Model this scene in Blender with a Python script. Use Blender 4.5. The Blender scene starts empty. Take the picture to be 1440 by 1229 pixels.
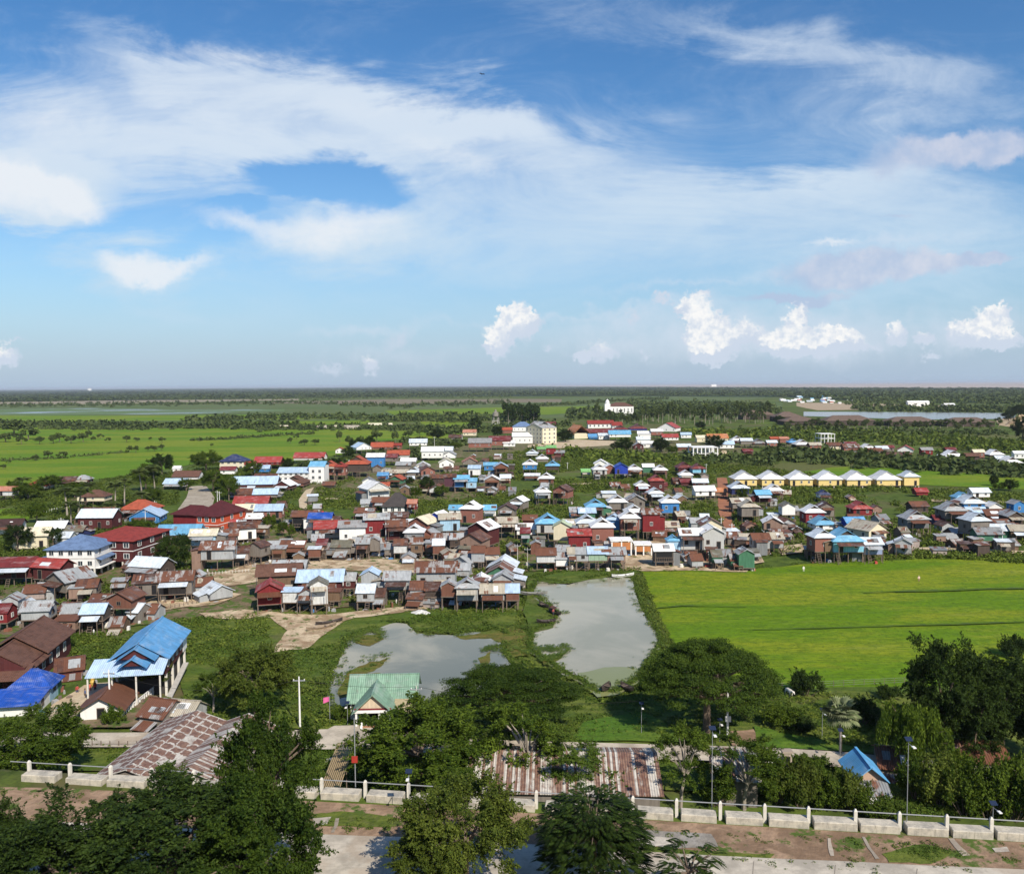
import bpy, bmesh, math, random
import numpy as np
from mathutils import Vector, Matrix
R = math.radians
scene = bpy.context.scene
# ------------------------------------------------------------------ camera
F_PX, CAM_H, PITCH, ROLL = 1200.0, 45.0, R(3.48), R(0.44)
cd = bpy.data.cameras.new('camera'); cam = bpy.data.objects.new('camera', cd)
scene.collection.objects.link(cam); scene.camera = cam
cd.sensor_width = 36; cd.lens = 36 * F_PX / 1440; cd.clip_start = 0.5; cd.clip_end = 200000
_F = Vector((0, math.cos(PITCH), -math.sin(PITCH))); _R0 = Vector((1, 0, 0)); _U0 = Vector((0, math.sin(PITCH), math.cos(PITCH)))
CR = _R0 * math.cos(ROLL) - _U0 * math.sin(ROLL); CU = _U0 * math.cos(ROLL) + _R0 * math.sin(ROLL)
m = Matrix(((CR.x, CU.x, -_F.x, 0), (CR.y, CU.y, -_F.y, 0), (CR.z, CU.z, -_F.z, CAM_H), (0, 0, 0, 1)))
cam.matrix_world = m
# ------------------------------------------------------------------ light
SUN_EL, SUN_AZ = 41.0, 152.0           # azimuth clockwise from +Y (the view direction)
SKY_STRENGTH, SUN_STRENGTH = 0.088, 5.0
sd = bpy.data.lights.new('sun', 'SUN'); sun = bpy.data.objects.new('sun', sd); scene.collection.objects.link(sun)
sd.energy = SUN_STRENGTH; sd.angle = R(0.6); sd.color = (1.0, 0.92, 0.80)
S_DIR = Vector((math.sin(R(SUN_AZ)) * math.cos(R(SUN_EL)), math.cos(R(SUN_AZ)) * math.cos(R(SUN_EL)), math.sin(R(SUN_EL))))
sun.rotation_euler = S_DIR.to_track_quat('Z', 'Y').to_euler(); sun.location = (200, -100, 300)
scene.view_settings.view_transform = 'Standard'; scene.view_settings.look = 'None'
scene.view_settings.exposure = 0.25; scene.view_settings.gamma = 1.0; scene.view_settings.use_curve_mapping = False
HAZE = 0.000038
cy = scene.cycles
cy.max_bounces = 6; cy.diffuse_bounces = 2; cy.glossy_bounces = 2; cy.transmission_bounces = 2; cy.transparent_max_bounces = 4; cy.volume_bounces = 0

def ray(px, py):
    return (_F * F_PX + CR * (px - 720) + CU * (614.5 - py)).normalized()
def at(px, py, z=0.0):
    d = ray(px, py); t = (z - CAM_H) / min(d.z, -1e-4)
    return Vector((d.x * t, d.y * t, z))
# ------------------------------------------------------------------ world: Nishita sky with cirrus and cumulus by direction
w = bpy.data.worlds.new('World'); scene.world = w; w.use_nodes = True
nt = w.node_tree; nt.nodes.clear(); N = nt.nodes.new; L = nt.links.new
def wmath(op, a, b=None, c=None, clamp=False):
    n = N('ShaderNodeMath'); n.operation = op; n.use_clamp = clamp
    for i, v in enumerate((a, b, c)):
        if v is None: continue
        if isinstance(v, (int, float)): n.inputs[i].default_value = v
        else: L(v, n.inputs[i])
    return n.outputs[0]
def wsmooth(v, lo, hi):
    n = N('ShaderNodeMapRange'); n.interpolation_type = 'SMOOTHSTEP'; L(v, n.inputs[0]); n.inputs[1].default_value = lo; n.inputs[2].default_value = hi
    return n.outputs[0]
def wmix(f, a, b):
    n = N('ShaderNodeMix'); n.data_type = 'RGBA'
    if isinstance(f, (int, float)): n.inputs[0].default_value = f
    else: L(f, n.inputs[0])
    for i, v in ((6, a), (7, b)):
        if isinstance(v, tuple): n.inputs[i].default_value = (*v, 1)
        else: L(v, n.inputs[i])
    return n.outputs[2]
def wnoise(vec, scale, detail=6, rough=0.55, dist=0.0):
    n = N('ShaderNodeTexNoise'); L(vec, n.inputs['Vector']); n.inputs['Scale'].default_value = scale; n.inputs['Detail'].default_value = detail
    n.inputs['Roughness'].default_value = rough; n.inputs['Distortion'].default_value = dist
    return n
def wvec(op, a, b=None, s=None):
    n = N('ShaderNodeVectorMath'); n.operation = op
    for i, v in enumerate((a, b)):
        if v is None: continue
        if isinstance(v, tuple): n.inputs[i].default_value = v
        else: L(v, n.inputs[i])
    if s is not None: n.inputs[3].default_value = s
    return n.outputs[0]
sky = N('ShaderNodeTexSky'); sky.sky_type = 'NISHITA'; sky.sun_disc = False
sky.sun_elevation = R(SUN_EL); sky.sun_rotation = R(SUN_AZ); sky.altitude = 50; sky.air_density = 1.0; sky.dust_density = 0.6; sky.ozone_density = 2.0
tc = N('ShaderNodeTexCoord'); sx = N('ShaderNodeSeparateXYZ'); L(tc.outputs['Generated'], sx.inputs[0])
yy = wmath('MAXIMUM', sx.outputs[1], 0.05)
u = wmath('DIVIDE', sx.outputs[0], yy); v = wmath('DIVIDE', sx.outputs[2], yy)
cx = N('ShaderNodeCombineXYZ'); L(u, cx.inputs[0]); L(v, cx.inputs[1]); UV = cx.outputs[0]
def blob(vec, px, py, rx, ry, rot=0.0):      # soft ellipse of the sky centred on a direction
    d = ray(px, py)
    mp = N('ShaderNodeMapping'); mp.vector_type = 'TEXTURE'; L(vec, mp.inputs[0])
    mp.inputs[1].default_value = (d.x / d.y, d.z / d.y, 0); mp.inputs[2].default_value = (0, 0, R(rot)); mp.inputs[3].default_value = (rx / F_PX, ry / F_PX, 1)
    g = N('ShaderNodeTexGradient'); g.gradient_type = 'SPHERICAL'; L(mp.outputs[0], g.inputs[0])
    return g.outputs['Fac']
def total(vec, lst):
    acc = None
    for b in lst:
        wgt = b[5] if len(b) > 5 else 1.0
        o = wmath('MULTIPLY', blob(vec, *b[:5]), wgt)
        acc = o if acc is None else wmath('ADD', acc, o)
    return acc
# wispy warps
st = N('ShaderNodeMapping'); L(UV, st.inputs[0]); st.inputs[2].default_value = (0, 0, R(8)); st.inputs[3].default_value = (1.0, 3.2, 1)
n1 = wnoise(st.outputs[0], 3.2, 9, 0.62, 0.6); n2 = wnoise(UV, 7.0, 8, 0.6)
off1 = wvec('SCALE', wvec('SUBTRACT', n1.outputs['Color'], (0.5, 0.5, 0.5)), None, 0.20)
off2 = wvec('SCALE', wvec('SUBTRACT', n2.outputs['Color'], (0.5, 0.5, 0.5)), None, 0.055)
WUV = wvec('ADD', wvec('ADD', UV, off1), off2)
sheet = total(WUV, [(330, 175, 460, 120, -3, 1.15), (60, 190, 240, 110, 0, .7), (760, 220, 330, 110, -8, .75), (480, 110, 400, 60, -12, 0.65), (230, 70, 170, 50, -10, .6),
    (480, 335, 230, 70, 6, 1.15), (190, 375, 130, 42, -12, 1.1), (720, 310, 330, 110, 12, 0.6), (1050, 310, 480, 90, 8, .8), (1330, 330, 330, 100, 4, .75), (600, 160, 300, 40, -8, .5), (380, 210, 300, 40, 4, .45),
    (30, 262, 170, 66, -8, 1.9), (1260, 95, 360, 60, -8, 0.5), (1010, 55, 360, 60, -14, 0.5), (1300, 150, 300, 60, -4, .35), (700, 420, 700, 120, 0, 0.28), (1230, 420, 360, 80, 3, 0.55), (1150, 250, 330, 45, 8, .7), (1150,190,340,50,-3,.25)])
SV = wvec('ADD', wvec('ADD', UV, wvec('SCALE', wvec('SUBTRACT', n1.outputs['Color'], (0.5, 0.5, 0.5)), None, 0.09)), wvec('SCALE', wvec('SUBTRACT', n2.outputs['Color'], (0.5, 0.5, 0.5)), None, 0.05))
hole = total(SV, [(458, 250, 118, 46, -3, 2.6), (320, 296, 60, 22, 8, 1.6), (300, 345, 150, 26, 12, .7)])
fib = wnoise(st.outputs[0], 4.2, 12, 0.70, 1.6); fib2 = wnoise(UV, 2.6, 6, 0.6)
dens = wmath('SUBTRACT', wmath('ADD', wmath('MULTIPLY', sheet, 1.1), wmath('ADD', wmath('MULTIPLY', wmath('SUBTRACT', fib.outputs[0], 0.5), 1.25), wmath('MULTIPLY', wmath('SUBTRACT', fib2.outputs[0], 0.5), 0.9))), hole)
cir = wmath('MULTIPLY', wsmooth(dens, -0.12, 1.45), 0.95)
# cumulus along the horizon
n3 = wnoise(UV, 38.0, 7, 0.62); n3b = wnoise(UV, 110.0, 5, 0.6)
CV = wvec('ADD', wvec('ADD', UV, wvec('SCALE', wvec('SUBTRACT', n3.outputs['Color'], (0.5, 0.5, 0.5)), None, 0.019)), wvec('SCALE', wvec('SUBTRACT', n3b.outputs['Color'], (0.5, 0.5, 0.5)), None, 0.030))
cu_l = [(702, 478, 26, 34, 0), (728, 455, 34, 34, 0), (745, 452, 28, 20, 0), (975, 470, 20, 20, 0), (1010, 455, 20, 18, 0), (1000, 503, 36, 12, 0), (960, 440, 14, 12, 0), (1095, 492, 24, 16, 0), (1152, 494, 40, 12, 0), (1186, 468, 18, 15, 0), (1125, 462, 16, 18, 0), (1368, 462, 18, 20, 0), (1405, 440, 18, 16, 0), (690, 490, 18, 16, 0), (712, 440, 16, 14, 0), (985, 445, 30, 34, 0), (995, 485, 38, 36, 0), (1026, 482, 20, 26, 0), (983, 414, 26, 9, 0, .8),
    (1112, 475, 30, 40, 0), (1125, 442, 18, 24, 0), (1165, 480, 40, 26, 0), (1200, 482, 22, 22, 0), (1395, 455, 38, 36, 0), (1380, 475, 60, 22, 0), (1345, 462, 18, 18, 0), (1045, 470, 26, 30, 0, .8), (1085, 482, 30, 18, 0, .8), (1225, 490, 24, 12, 0, .7), (1420, 478, 34, 18, 0, .8), (965, 432, 22, 14, 0, .8), (770, 490, 14, 8, 0, .5), (1140, 492, 60, 12, 0, .7),
    (1262, 470, 20, 22, 0), (1300, 476, 20, 14, 0), (820, 502, 24, 11, 0), (850, 496, 30, 20, 0, .7), (890, 447, 14, 18, 0, .5), (908, 500, 13, 11, 0, .6), (930, 423, 22, 12, 0, .7),
    (522, 515, 17, 17, 0, .9), (465, 520, 44, 9, 0, .45), (5, 502, 32, 18, 0, 1), (1310, 502, 26, 8, 0, .6), (20, 481, 40, 5, 0, .4), (1060, 470, 40, 16, 0, .5), (560, 478, 40, 22, 30, .38)]
GV0 = wvec('ADD', wvec('ADD', UV, wvec('SCALE', wvec('SUBTRACT', n2.outputs['Color'], (0.5, 0.5, 0.5)), None, 0.07)), wvec('SCALE', wvec('SUBTRACT', n3.outputs['Color'], (0.5, 0.5, 0.5)), None, 0.03))
cum = wsmooth(total(CV, cu_l), 0.07, 0.52)
veil_l = [(1120, 470, 420, 62, 0, .6), (860, 480, 200, 40, 0, .45), (790, 440, 260, 10, 6, .5), (1000, 395, 300, 12, 6, .5), (1250, 345, 260, 14, 4, .5), (1010, 470, 90, 60, 0, .5), (1160, 465, 120, 60, 0, .5), (1380, 462, 120, 50, 0, .5), (560, 500, 160, 26, 0, .5), (520, 460, 160, 14, 4, .6), (900, 440, 160, 20, 8, .5)]
veil = wmath('MULTIPLY', wsmooth(wmath('ADD', total(GV0, veil_l), wmath('MULTIPLY', wmath('SUBTRACT', n3.outputs[0], .5), .7)), .05, .95), .62)
top = wsmooth(total(wvec('ADD', CV, (0.004, -0.012, 0)), cu_l), 0.15, 0.75)   # lit side up and right
grey_l = [(1310, 222, 150, 34, 6, 1.0), (1400, 205, 80, 34, 6, .9), (1235, 380, 190, 30, 2, 1.3), (1115, 415, 120, 10, 2, 1.0), (1380, 370, 70, 14, 2, 1.0), (1260, 310, 50, 7, 0, .5)]
GV = wvec('ADD', wvec('ADD', UV, wvec('SCALE', wvec('SUBTRACT', n2.outputs['Color'], (0.5, 0.5, 0.5)), None, 0.09)), wvec('SCALE', wvec('SUBTRACT', n3.outputs['Color'], (0.5, 0.5, 0.5)), None, 0.02))
gry = wmath('MULTIPLY', wsmooth(total(GV, grey_l), 0.12, 0.65), 0.8)
# colours (sky radiance units of the Nishita texture, before the strength)
skyc = N('ShaderNodeHueSaturation'); L(sky.outputs[0], skyc.inputs['Color']); skyc.inputs['Saturation'].default_value = 1.32; skyc.inputs['Value'].default_value = 1.24; skyc.inputs['Hue'].default_value = 0.503
low = wsmooth(v, 0.22, -0.01)
base = wmix(wmath('MULTIPLY', low, 0.88), skyc.outputs[0], wmix(wsmooth(v, .0, .12), (3.7, 5.0, 6.8), (2.8, 4.7, 7.0)))
crisp_l = [(15, 262, 150, 52, -10, 1.3), (95, 268, 110, 26, -14, .8), (185, 372, 75, 30, -18, 1.2), (250, 380, 70, 16, 6, .8), (330, 318, 90, 26, -12, .7), (470, 330, 150, 42, 2, .9), (60, 170, 90, 50, 0, .5), (300, 70, 200, 24, -8, .5), (640, 215, 220, 28, -8, .45), (560, 150, 260, 22, -6, .35), (1170, 348, 60, 8, 0, .8)]
crs = wmath('MULTIPLY', wsmooth(wmath('ADD', total(GV, crisp_l), wmath('MULTIPLY', wmath('SUBTRACT', fib.outputs[0], .5), .5)), 0.10, 0.95), .8)
c1 = wmix(crs, wmix(cir, base, wmix(wsmooth(v, 0.04, 0.34), (5.2, 6.9, 8.3), (6.6, 7.5, 8.6))), (8.2, 8.5, 8.9))
c2 = wmix(gry, wmix(veil, c1, (6.6, 7.3, 8.4)), wmix(wsmooth(n2.outputs[0], .45, .62), (4.5, 5.4, 7.2), (6.8, 6.9, 7.8)))
c3 = wmix(cum, c2, wmix(wmath('MULTIPLY', top, wmath('ADD', .15, wmath('MULTIPLY', wsmooth(wmath('ADD', wmath('MULTIPLY', n3b.outputs[0], .6), wmath('MULTIPLY', n3.outputs[0], .4)), .36, .60), .85))), (5.9, 6.7, 7.9), (9.2, 9.2, 9.1)))
bg = N('ShaderNodeBackground'); L(c3, bg.inputs[0]); bg.inputs[1].default_value = SKY_STRENGTH
wo = N('ShaderNodeOutputWorld'); L(bg.outputs[0], wo.inputs[0])
w.cycles.sampling_method = 'MANUAL'; w.cycles.sample_map_resolution = 512
# ------------------------------------------------------------------ helpers
COL = scene.collection
rng = np.random.default_rng(11); rnd = random.Random(5)
class MB:
    def __init__(s): s.v = []; s.f = []; s.m = []
    def face(s, pts, mi=0):
        b = len(s.v); s.v += [tuple(p) for p in pts]; s.f.append(tuple(range(b, b + len(pts)))); s.m.append(mi)
    def hexa(s, b4, t4, mi=0):
        b = len(s.v); s.v += [tuple(p) for p in b4] + [tuple(p) for p in t4]
        for q in ((3, 2, 1, 0), (4, 5, 6, 7), (0, 1, 5, 4), (1, 2, 6, 5), (2, 3, 7, 6), (3, 0, 4, 7)):
            s.f.append(tuple(b + i for i in q)); s.m.append(mi)
    def box(s, x0, x1, y0, y1, z0, z1, mi=0):
        s.hexa([(x0, y0, z0), (x1, y0, z0), (x1, y1, z0), (x0, y1, z0)], [(x0, y0, z1), (x1, y0, z1), (x1, y1, z1), (x0, y1, z1)], mi)
    def slab(s, pts, t, mi=0):      # polygon pts (top face, CCW from above) with thickness t downwards
        n = len(pts); b = len(s.v); s.v += [tuple(p) for p in pts] + [(p[0], p[1], p[2] - t) for p in pts]
        s.f.append(tuple(range(b, b + n))); s.m.append(mi); s.f.append(tuple(range(b + 2 * n - 1, b + n - 1, -1))); s.m.append(mi)
        for i in range(n):
            j = (i + 1) % n; s.f.append((b + j, b + i, b + n + i, b + n + j)); s.m.append(mi)
    def bar(s, a, b, r, r2=None, n=6, mi=0):
        a = Vector(a); b = Vector(b); d = (b - a).normalized(); r2 = r if r2 is None else r2
        p = d.orthogonal().normalized(); q = d.cross(p); k = len(s.v)
        for c, rr in ((a, r), (b, r2)):
            for i in range(n):
                t = 2 * math.pi * i / n; s.v.append(tuple(c + p * rr * math.cos(t) + q * rr * math.sin(t)))
        for i in range(n):
            j = (i + 1) % n; s.f.append((k + i, k + j, k + n + j, k + n + i)); s.m.append(mi)
        s.f.append(tuple(k + i for i in range(n))[::-1]); s.m.append(mi); s.f.append(tuple(k + n + i for i in range(n))); s.m.append(mi)
    def tube(s, pts, rad, n=7, mi=0):
        k = len(s.v); P = [Vector(p) for p in pts]
        for i, c in enumerate(P):
            d = (P[min(i + 1, len(P) - 1)] - P[max(i - 1, 0)]).normalized()
            p = d.cross(Vector((0.13, 0.99, 0.05))).normalized() if abs(d.y) < .95 else d.orthogonal().normalized(); q = d.cross(p)
            for a in range(n):
                t = 2 * math.pi * a / n; s.v.append(tuple(c + p * rad[i] * math.cos(t) + q * rad[i] * math.sin(t)))
        for i in range(len(P) - 1):
            for a in range(n):
                b = (a + 1) % n; s.f.append((k + i * n + a, k + i * n + b, k + (i + 1) * n + b, k + (i + 1) * n + a)); s.m.append(mi)
    def lathe(s, prof, n=12, c=(0, 0, 0), mi=0):
        k = len(s.v)
        for r, z in prof:
            for a in range(n):
                t = 2 * math.pi * a / n; s.v.append((c[0] + r * math.cos(t), c[1] + r * math.sin(t), c[2] + z))
        for i in range(len(prof) - 1):
            for a in range(n):
                b = (a + 1) % n; s.f.append((k + i * n + a, k + i * n + b, k + (i + 1) * n + b, k + (i + 1) * n + a)); s.m.append(mi)
        s.f.append(tuple(k + (len(prof) - 1) * n + a for a in range(n))); s.m.append(mi)
    def mesh(s, name, mats):
        me = bpy.data.meshes.new(name); me.from_pydata(s.v, [], s.f)
        for q in (mats if isinstance(mats, (list, tuple)) else [mats]): me.materials.append(q)
        if any(s.m): me.polygons.foreach_set('material_index', s.m)
        me.update(); return me
    def build(s, name, mats, parent=None, loc=(0, 0, 0), rz=0.0, smooth=False):
        me = s.mesh(name, mats)
        if smooth: me.polygons.foreach_set('use_smooth', [True] * len(me.polygons))
        return link(name, me, parent, loc, rz)
def link(name, data, parent=None, loc=(0, 0, 0), rz=0.0, sc=None):
    o = bpy.data.objects.new(name, data); COL.objects.link(o); o.location = loc; o.rotation_euler = (0, 0, rz)
    if sc is not None: o.scale = sc
    if parent is not None: o.parent = parent
    return o
def tag(o, label=None, cat=None, group=None, kind=None):
    if label: o['label'] = label
    if cat: o['category'] = cat
    if group: o['group'] = group
    if kind: o['kind'] = kind
    return o
def thing(name, loc, rz=0.0, label=None, cat=None, group=None):
    return tag(link(name, None, None, loc, rz), label, cat, group)
def quads_mesh(name, Q, mats, mi=None):       # Q (N,4,3)
    n = len(Q); me = bpy.data.meshes.new(name)
    me.vertices.add(n * 4); me.vertices.foreach_set('co', np.ascontiguousarray(Q, dtype=np.float32).ravel())
    me.loops.add(n * 4); me.loops.foreach_set('vertex_index', np.arange(n * 4, dtype=np.int32))
    me.polygons.add(n); me.polygons.foreach_set('loop_start', np.arange(n, dtype=np.int32) * 4)
    for q in (mats if isinstance(mats, (list, tuple)) else [mats]): me.materials.append(q)
    if mi is not None: me.polygons.foreach_set('material_index', np.ascontiguousarray(mi, dtype=np.int32))
    me.update(calc_edges=True); return me
# ------------------------------------------------------------------ materials
class NB:
    def __init__(s, name):
        s.mat = bpy.data.materials.new(name); s.mat.use_nodes = True; s.t = s.mat.node_tree; s.t.nodes.clear()
        s.out = s.n('ShaderNodeOutputMaterial'); s.b = s.n('ShaderNodeBsdfPrincipled'); s.l(s.b.outputs[0], s.out.inputs[0])
    def n(s, t): return s.t.nodes.new(t)
    def l(s, a, b): s.t.links.new(a, b)
    def put(s, inp, v):
        if isinstance(v, tuple): inp.default_value = (*v, 1) if len(v) == 3 and inp.type == 'RGBA' else v
        elif isinstance(v, (int, float)): inp.default_value = v
        else: s.l(v, inp)
    def math(s, op, a, b=0.0, clamp=False):
        n = s.n('ShaderNodeMath'); n.operation = op; n.use_clamp = clamp; s.put(n.inputs[0], a); s.put(n.inputs[1], b); return n.outputs[0]
    def mix(s, f, a, b, mode='MIX'):
        n = s.n('ShaderNodeMix'); n.data_type = 'RGBA'; n.blend_type = mode; s.put(n.inputs[0], f); s.put(n.inputs[6], a); s.put(n.inputs[7], b); return n.outputs[2]
    def ramp(s, v, lo, hi, smooth=True):
        n = s.n('ShaderNodeMapRange'); n.interpolation_type = 'SMOOTHSTEP' if smooth else 'LINEAR'; s.l(v, n.inputs[0]); n.inputs[1].default_value = lo; n.inputs[2].default_value = hi; return n.outputs[0]
    def vec(s, scale=(1, 1, 1), rnd_off=False, rot=0.0):
        tcn = s.n('ShaderNodeTexCoord'); mp = s.n('ShaderNodeMapping'); s.l(tcn.outputs['Object'], mp.inputs[0]); mp.inputs[3].default_value = scale; mp.inputs[2].default_value = (0, 0, rot)
        if not rnd_off: return mp.outputs[0]
        oi = s.n('ShaderNodeObjectInfo'); a = s.n('ShaderNodeVectorMath'); a.operation = 'ADD'; s.l(mp.outputs[0], a.inputs[0])
        k = s.math('MULTIPLY', oi.outputs['Random'], 91.7); s.l(k, a.inputs[1]); return a.outputs[0]
    def noise(s, vec, scale, detail=4, rough=0.55, dist=0.0):
        n = s.n('ShaderNodeTexNoise'); s.l(vec, n.inputs['Vector']); n.inputs['Scale'].default_value = scale; n.inputs['Detail'].default_value = detail
        n.inputs['Roughness'].default_value = rough; n.inputs['Distortion'].default_value = dist; return n.outputs['Fac']
    def orand(s): return s.n('ShaderNodeObjectInfo').outputs['Random']
    def bump(s, h, strength=0.5, dist=0.05):
        n = s.n('ShaderNodeBump'); n.inputs['Strength'].default_value = strength; n.inputs['Distance'].default_value = dist; s.l(h, n.inputs['Height']); s.l(n.outputs[0], s.b.inputs['Normal'])
    def fin(s, col, rough=0.8, spec=0.3):
        s.put(s.b.inputs['Base Color'], col); s.put(s.b.inputs['Roughness'], rough); s.b.inputs['Specular IOR Level'].default_value = spec; return s.mat
def scl(c, k): return tuple(min(1, x * k) for x in c)
_mc = {}
def cached(f):
    def g(*a):
        k = (f.__name__,) + a
        if k not in _mc: _mc[k] = f(*a)
        return _mc[k]
    return g
RUST = (0.105, 0.043, 0.026)
@cached
def roof_mat(name, col, rust, dirt=0.5):
    b = NB(name + '_roof'); v = b.vec((1, 1, 1), True); sp = b.n('ShaderNodeSeparateXYZ'); b.l(b.vec(), sp.inputs[0])
    px = b.math('FLOOR', b.math('MULTIPLY', sp.outputs[0], 1 / 0.86)); py = b.math('FLOOR', b.math('MULTIPLY', sp.outputs[1], 1 / 1.7))
    cmb = b.n('ShaderNodeCombineXYZ'); b.l(px, cmb.inputs[0]); b.l(py, cmb.inputs[1]); b.l(b.orand(), cmb.inputs[2])
    wn = b.n('ShaderNodeTexWhiteNoise'); b.l(cmb.outputs[0], wn.inputs['Vector'])
    vst = b.vec((2.2, 0.35, 1.0), True)
    streak = b.noise(vst, 1.0, 5, 0.65); blot = b.noise(v, 0.45, 5, 0.6)
    c = b.mix(b.math('MULTIPLY', b.ramp(streak, 0.42, 0.75), dirt), col, scl(col, 0.45))
    c = b.mix(b.math('MULTIPLY', b.ramp(b.noise(v, 1.3, 4), 0.55, 0.8), dirt * .8), c, (0.16, 0.13, 0.11))
    c = b.mix(b.math('MULTIPLY', b.ramp(b.noise(b.vec((.5, 1.4, 1), True), .7, 5, .7), .48, .68), .34), c, tuple(.35 * x + .36 for x in col))
    c = b.mix(b.ramp(b.math('ADD', b.math('ADD', b.math('MULTIPLY', streak, .5), b.math('MULTIPLY', blot, .6)), b.math('MULTIPLY', wn.outputs[0], .34)), 1.02 - rust * .72, 1.16 - rust * .72), c, b.mix(b.noise(v, 3.0, 3), RUST, (0.165, 0.072, 0.040)))
    k = b.math('ADD', 0.80, b.math('ADD', b.math('MULTIPLY', wn.outputs[0], 0.22), b.math('MULTIPLY', b.orand(), 0.22)))
    kk = b.n('ShaderNodeCombineXYZ'); [b.l(k, kk.inputs[i]) for i in range(3)]
    c = b.mix(1.0, c, kk.outputs[0], 'MULTIPLY')
    wv = b.math('SINE', b.math('MULTIPLY', sp.outputs[0], 2 * math.pi / 0.28)); b.bump(wv, 0.6, 0.05)
    return b.fin(c, 0.55, 0.35)
@cached
def tile_mat(name, col):
    b = NB(name + '_tiles'); v = b.vec((1, 1, 1), True); sp = b.n('ShaderNodeSeparateXYZ'); b.l(b.vec(), sp.inputs[0])
    n = b.noise(v, 0.8, 5, 0.65); c = b.mix(b.ramp(n, 0.4, 0.7), col, scl(col, 0.62)); c = b.mix(b.math('MULTIPLY', b.ramp(b.noise(v, 5, 2), .5, .8), .4), c, scl(col, 1.5))
    h = b.math('ADD', b.math('SINE', b.math('MULTIPLY', sp.outputs[0], 2 * math.pi / 0.3)), b.math('SINE', b.math('MULTIPLY', sp.outputs[1], 2 * math.pi / 0.35))); b.bump(h, .6, .04)
    return b.fin(c, 0.7, 0.25)
@cached
def wall_mat(name, col, style='plank'):
    b = NB(name + '_wall'); v = b.vec((1, 1, 1), True); sp = b.n('ShaderNodeSeparateXYZ'); b.l(b.vec(), sp.inputs[0])
    xy = b.math('ADD', sp.outputs[0], sp.outputs[1])
    var = 0.55 if style in ('plank', 'tin') else 0.22
    n = b.noise(b.vec((3.0, 3.0, .5), True), 0.9, 5, 0.65); c = b.mix(b.math('MULTIPLY', b.ramp(n, 0.42, 0.72), var), col, scl(col, 0.5))
    c = b.mix(b.math('MULTIPLY', b.ramp(b.noise(v, 0.9, 5, .6), .56, .72), .5 if style != 'paint' else .15), c, (0.15, 0.09, 0.06) if style == 'tin' else scl(col, .6))
    if style == 'brick':
        br = b.n('ShaderNodeTexBrick'); cm = b.n('ShaderNodeCombineXYZ'); b.l(xy, cm.inputs[0]); b.l(sp.outputs[2], cm.inputs[1]); b.l(cm.outputs[0], br.inputs['Vector']); br.inputs['Scale'].default_value = 3.0
        br.inputs['Color1'].default_value = (*col, 1); br.inputs['Color2'].default_value = (*scl(col, .72), 1); br.inputs['Mortar'].default_value = (.25, .2, .17, 1); c = b.mix(.6, c, br.outputs[0])
    else:
        per = {'plank': 0.22, 'tin': 0.25, 'paint': 3.0}[style]
        st = b.math('FRACT', b.math('MULTIPLY', xy, 1 / per)); pl = b.math('FLOOR', b.math('MULTIPLY', xy, 1 / (per * 3 if style == 'tin' else per)))
        wn = b.n('ShaderNodeTexWhiteNoise'); wn.noise_dimensions = '1D'; b.l(pl, wn.inputs['W'])
        if style != 'paint':
            c = b.mix(b.math('MULTIPLY', wn.outputs[0], .45), c, scl(col, .62)); b.bump(b.math('PINGPONG', st, .5), .5, .03)
    return b.fin(c, 0.8, 0.25)
@cached
def plain(name, col, rough=0.8, var=0.25, scale=1.5):
    b = NB(name); v = b.vec((1, 1, 1), True); n = b.noise(v, scale, 5, 0.6)
    return b.fin(b.mix(b.math('MULTIPLY', b.ramp(n, .35, .7), var), col, scl(col, .5)), rough, .3)
@cached
def leaf_mat(name, col, col2, transl=0.32):
    b = NB(name); v = b.vec((1, 1, 1), True)
    g = b.n('ShaderNodeNewGeometry'); r = g.outputs['Random Per Island']
    n = b.noise(v, 0.35, 4, 0.6)
    c = b.mix(b.ramp(b.math('ADD', b.math('MULTIPLY', n, .9), b.math('MULTIPLY', r, .45)), .40, .95), col, col2)  # leaf tone varies; clump noise also paints lit tufts and dark gaps into it
    c = b.mix(b.math('MULTIPLY', b.orand(), .45), c, scl(col, .68))
    b.fin(c, 0.62, 0.10)
    tr = b.n('ShaderNodeBsdfTranslucent'); b.l(b.mix(.5, c, col2), tr.inputs[0]); ms = b.n('ShaderNodeMixShader'); ms.inputs[0].default_value = transl
    b.l(b.b.outputs[0], ms.inputs[1]); b.l(tr.outputs[0], ms.inputs[2]); b.l(ms.outputs[0], b.out.inputs[0])
    return b.mat
BARK = plain('bark', (0.16, 0.12, 0.09), .9, .5, 4); BARKL = plain('pale_bark', (0.30, 0.26, 0.21), .9, .4, 4)
CONC = plain('concrete', (0.42, 0.40, 0.36), .85, .35, 1.2); CONCW = plain('pale_concrete', (0.62, 0.59, 0.52), .85, .3, 2)
DARK = plain('dark_opening', (0.012, 0.012, 0.014), .6, .2); TIMBER = plain('grey_timber', (0.17, 0.13, 0.10), .9, .4, 2); STEEL = plain('galvanised_steel', (0.26, 0.27, 0.28), .45, .2, 3)
GLASS = plain('window_glass', (0.03, 0.04, 0.05), .12, .1); WFRAME = plain('white_frame', (0.68, 0.67, 0.64), .6, .15); WPAINT = plain('white_paint', (0.75, 0.74, 0.71), .7, .2, 2)
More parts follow.
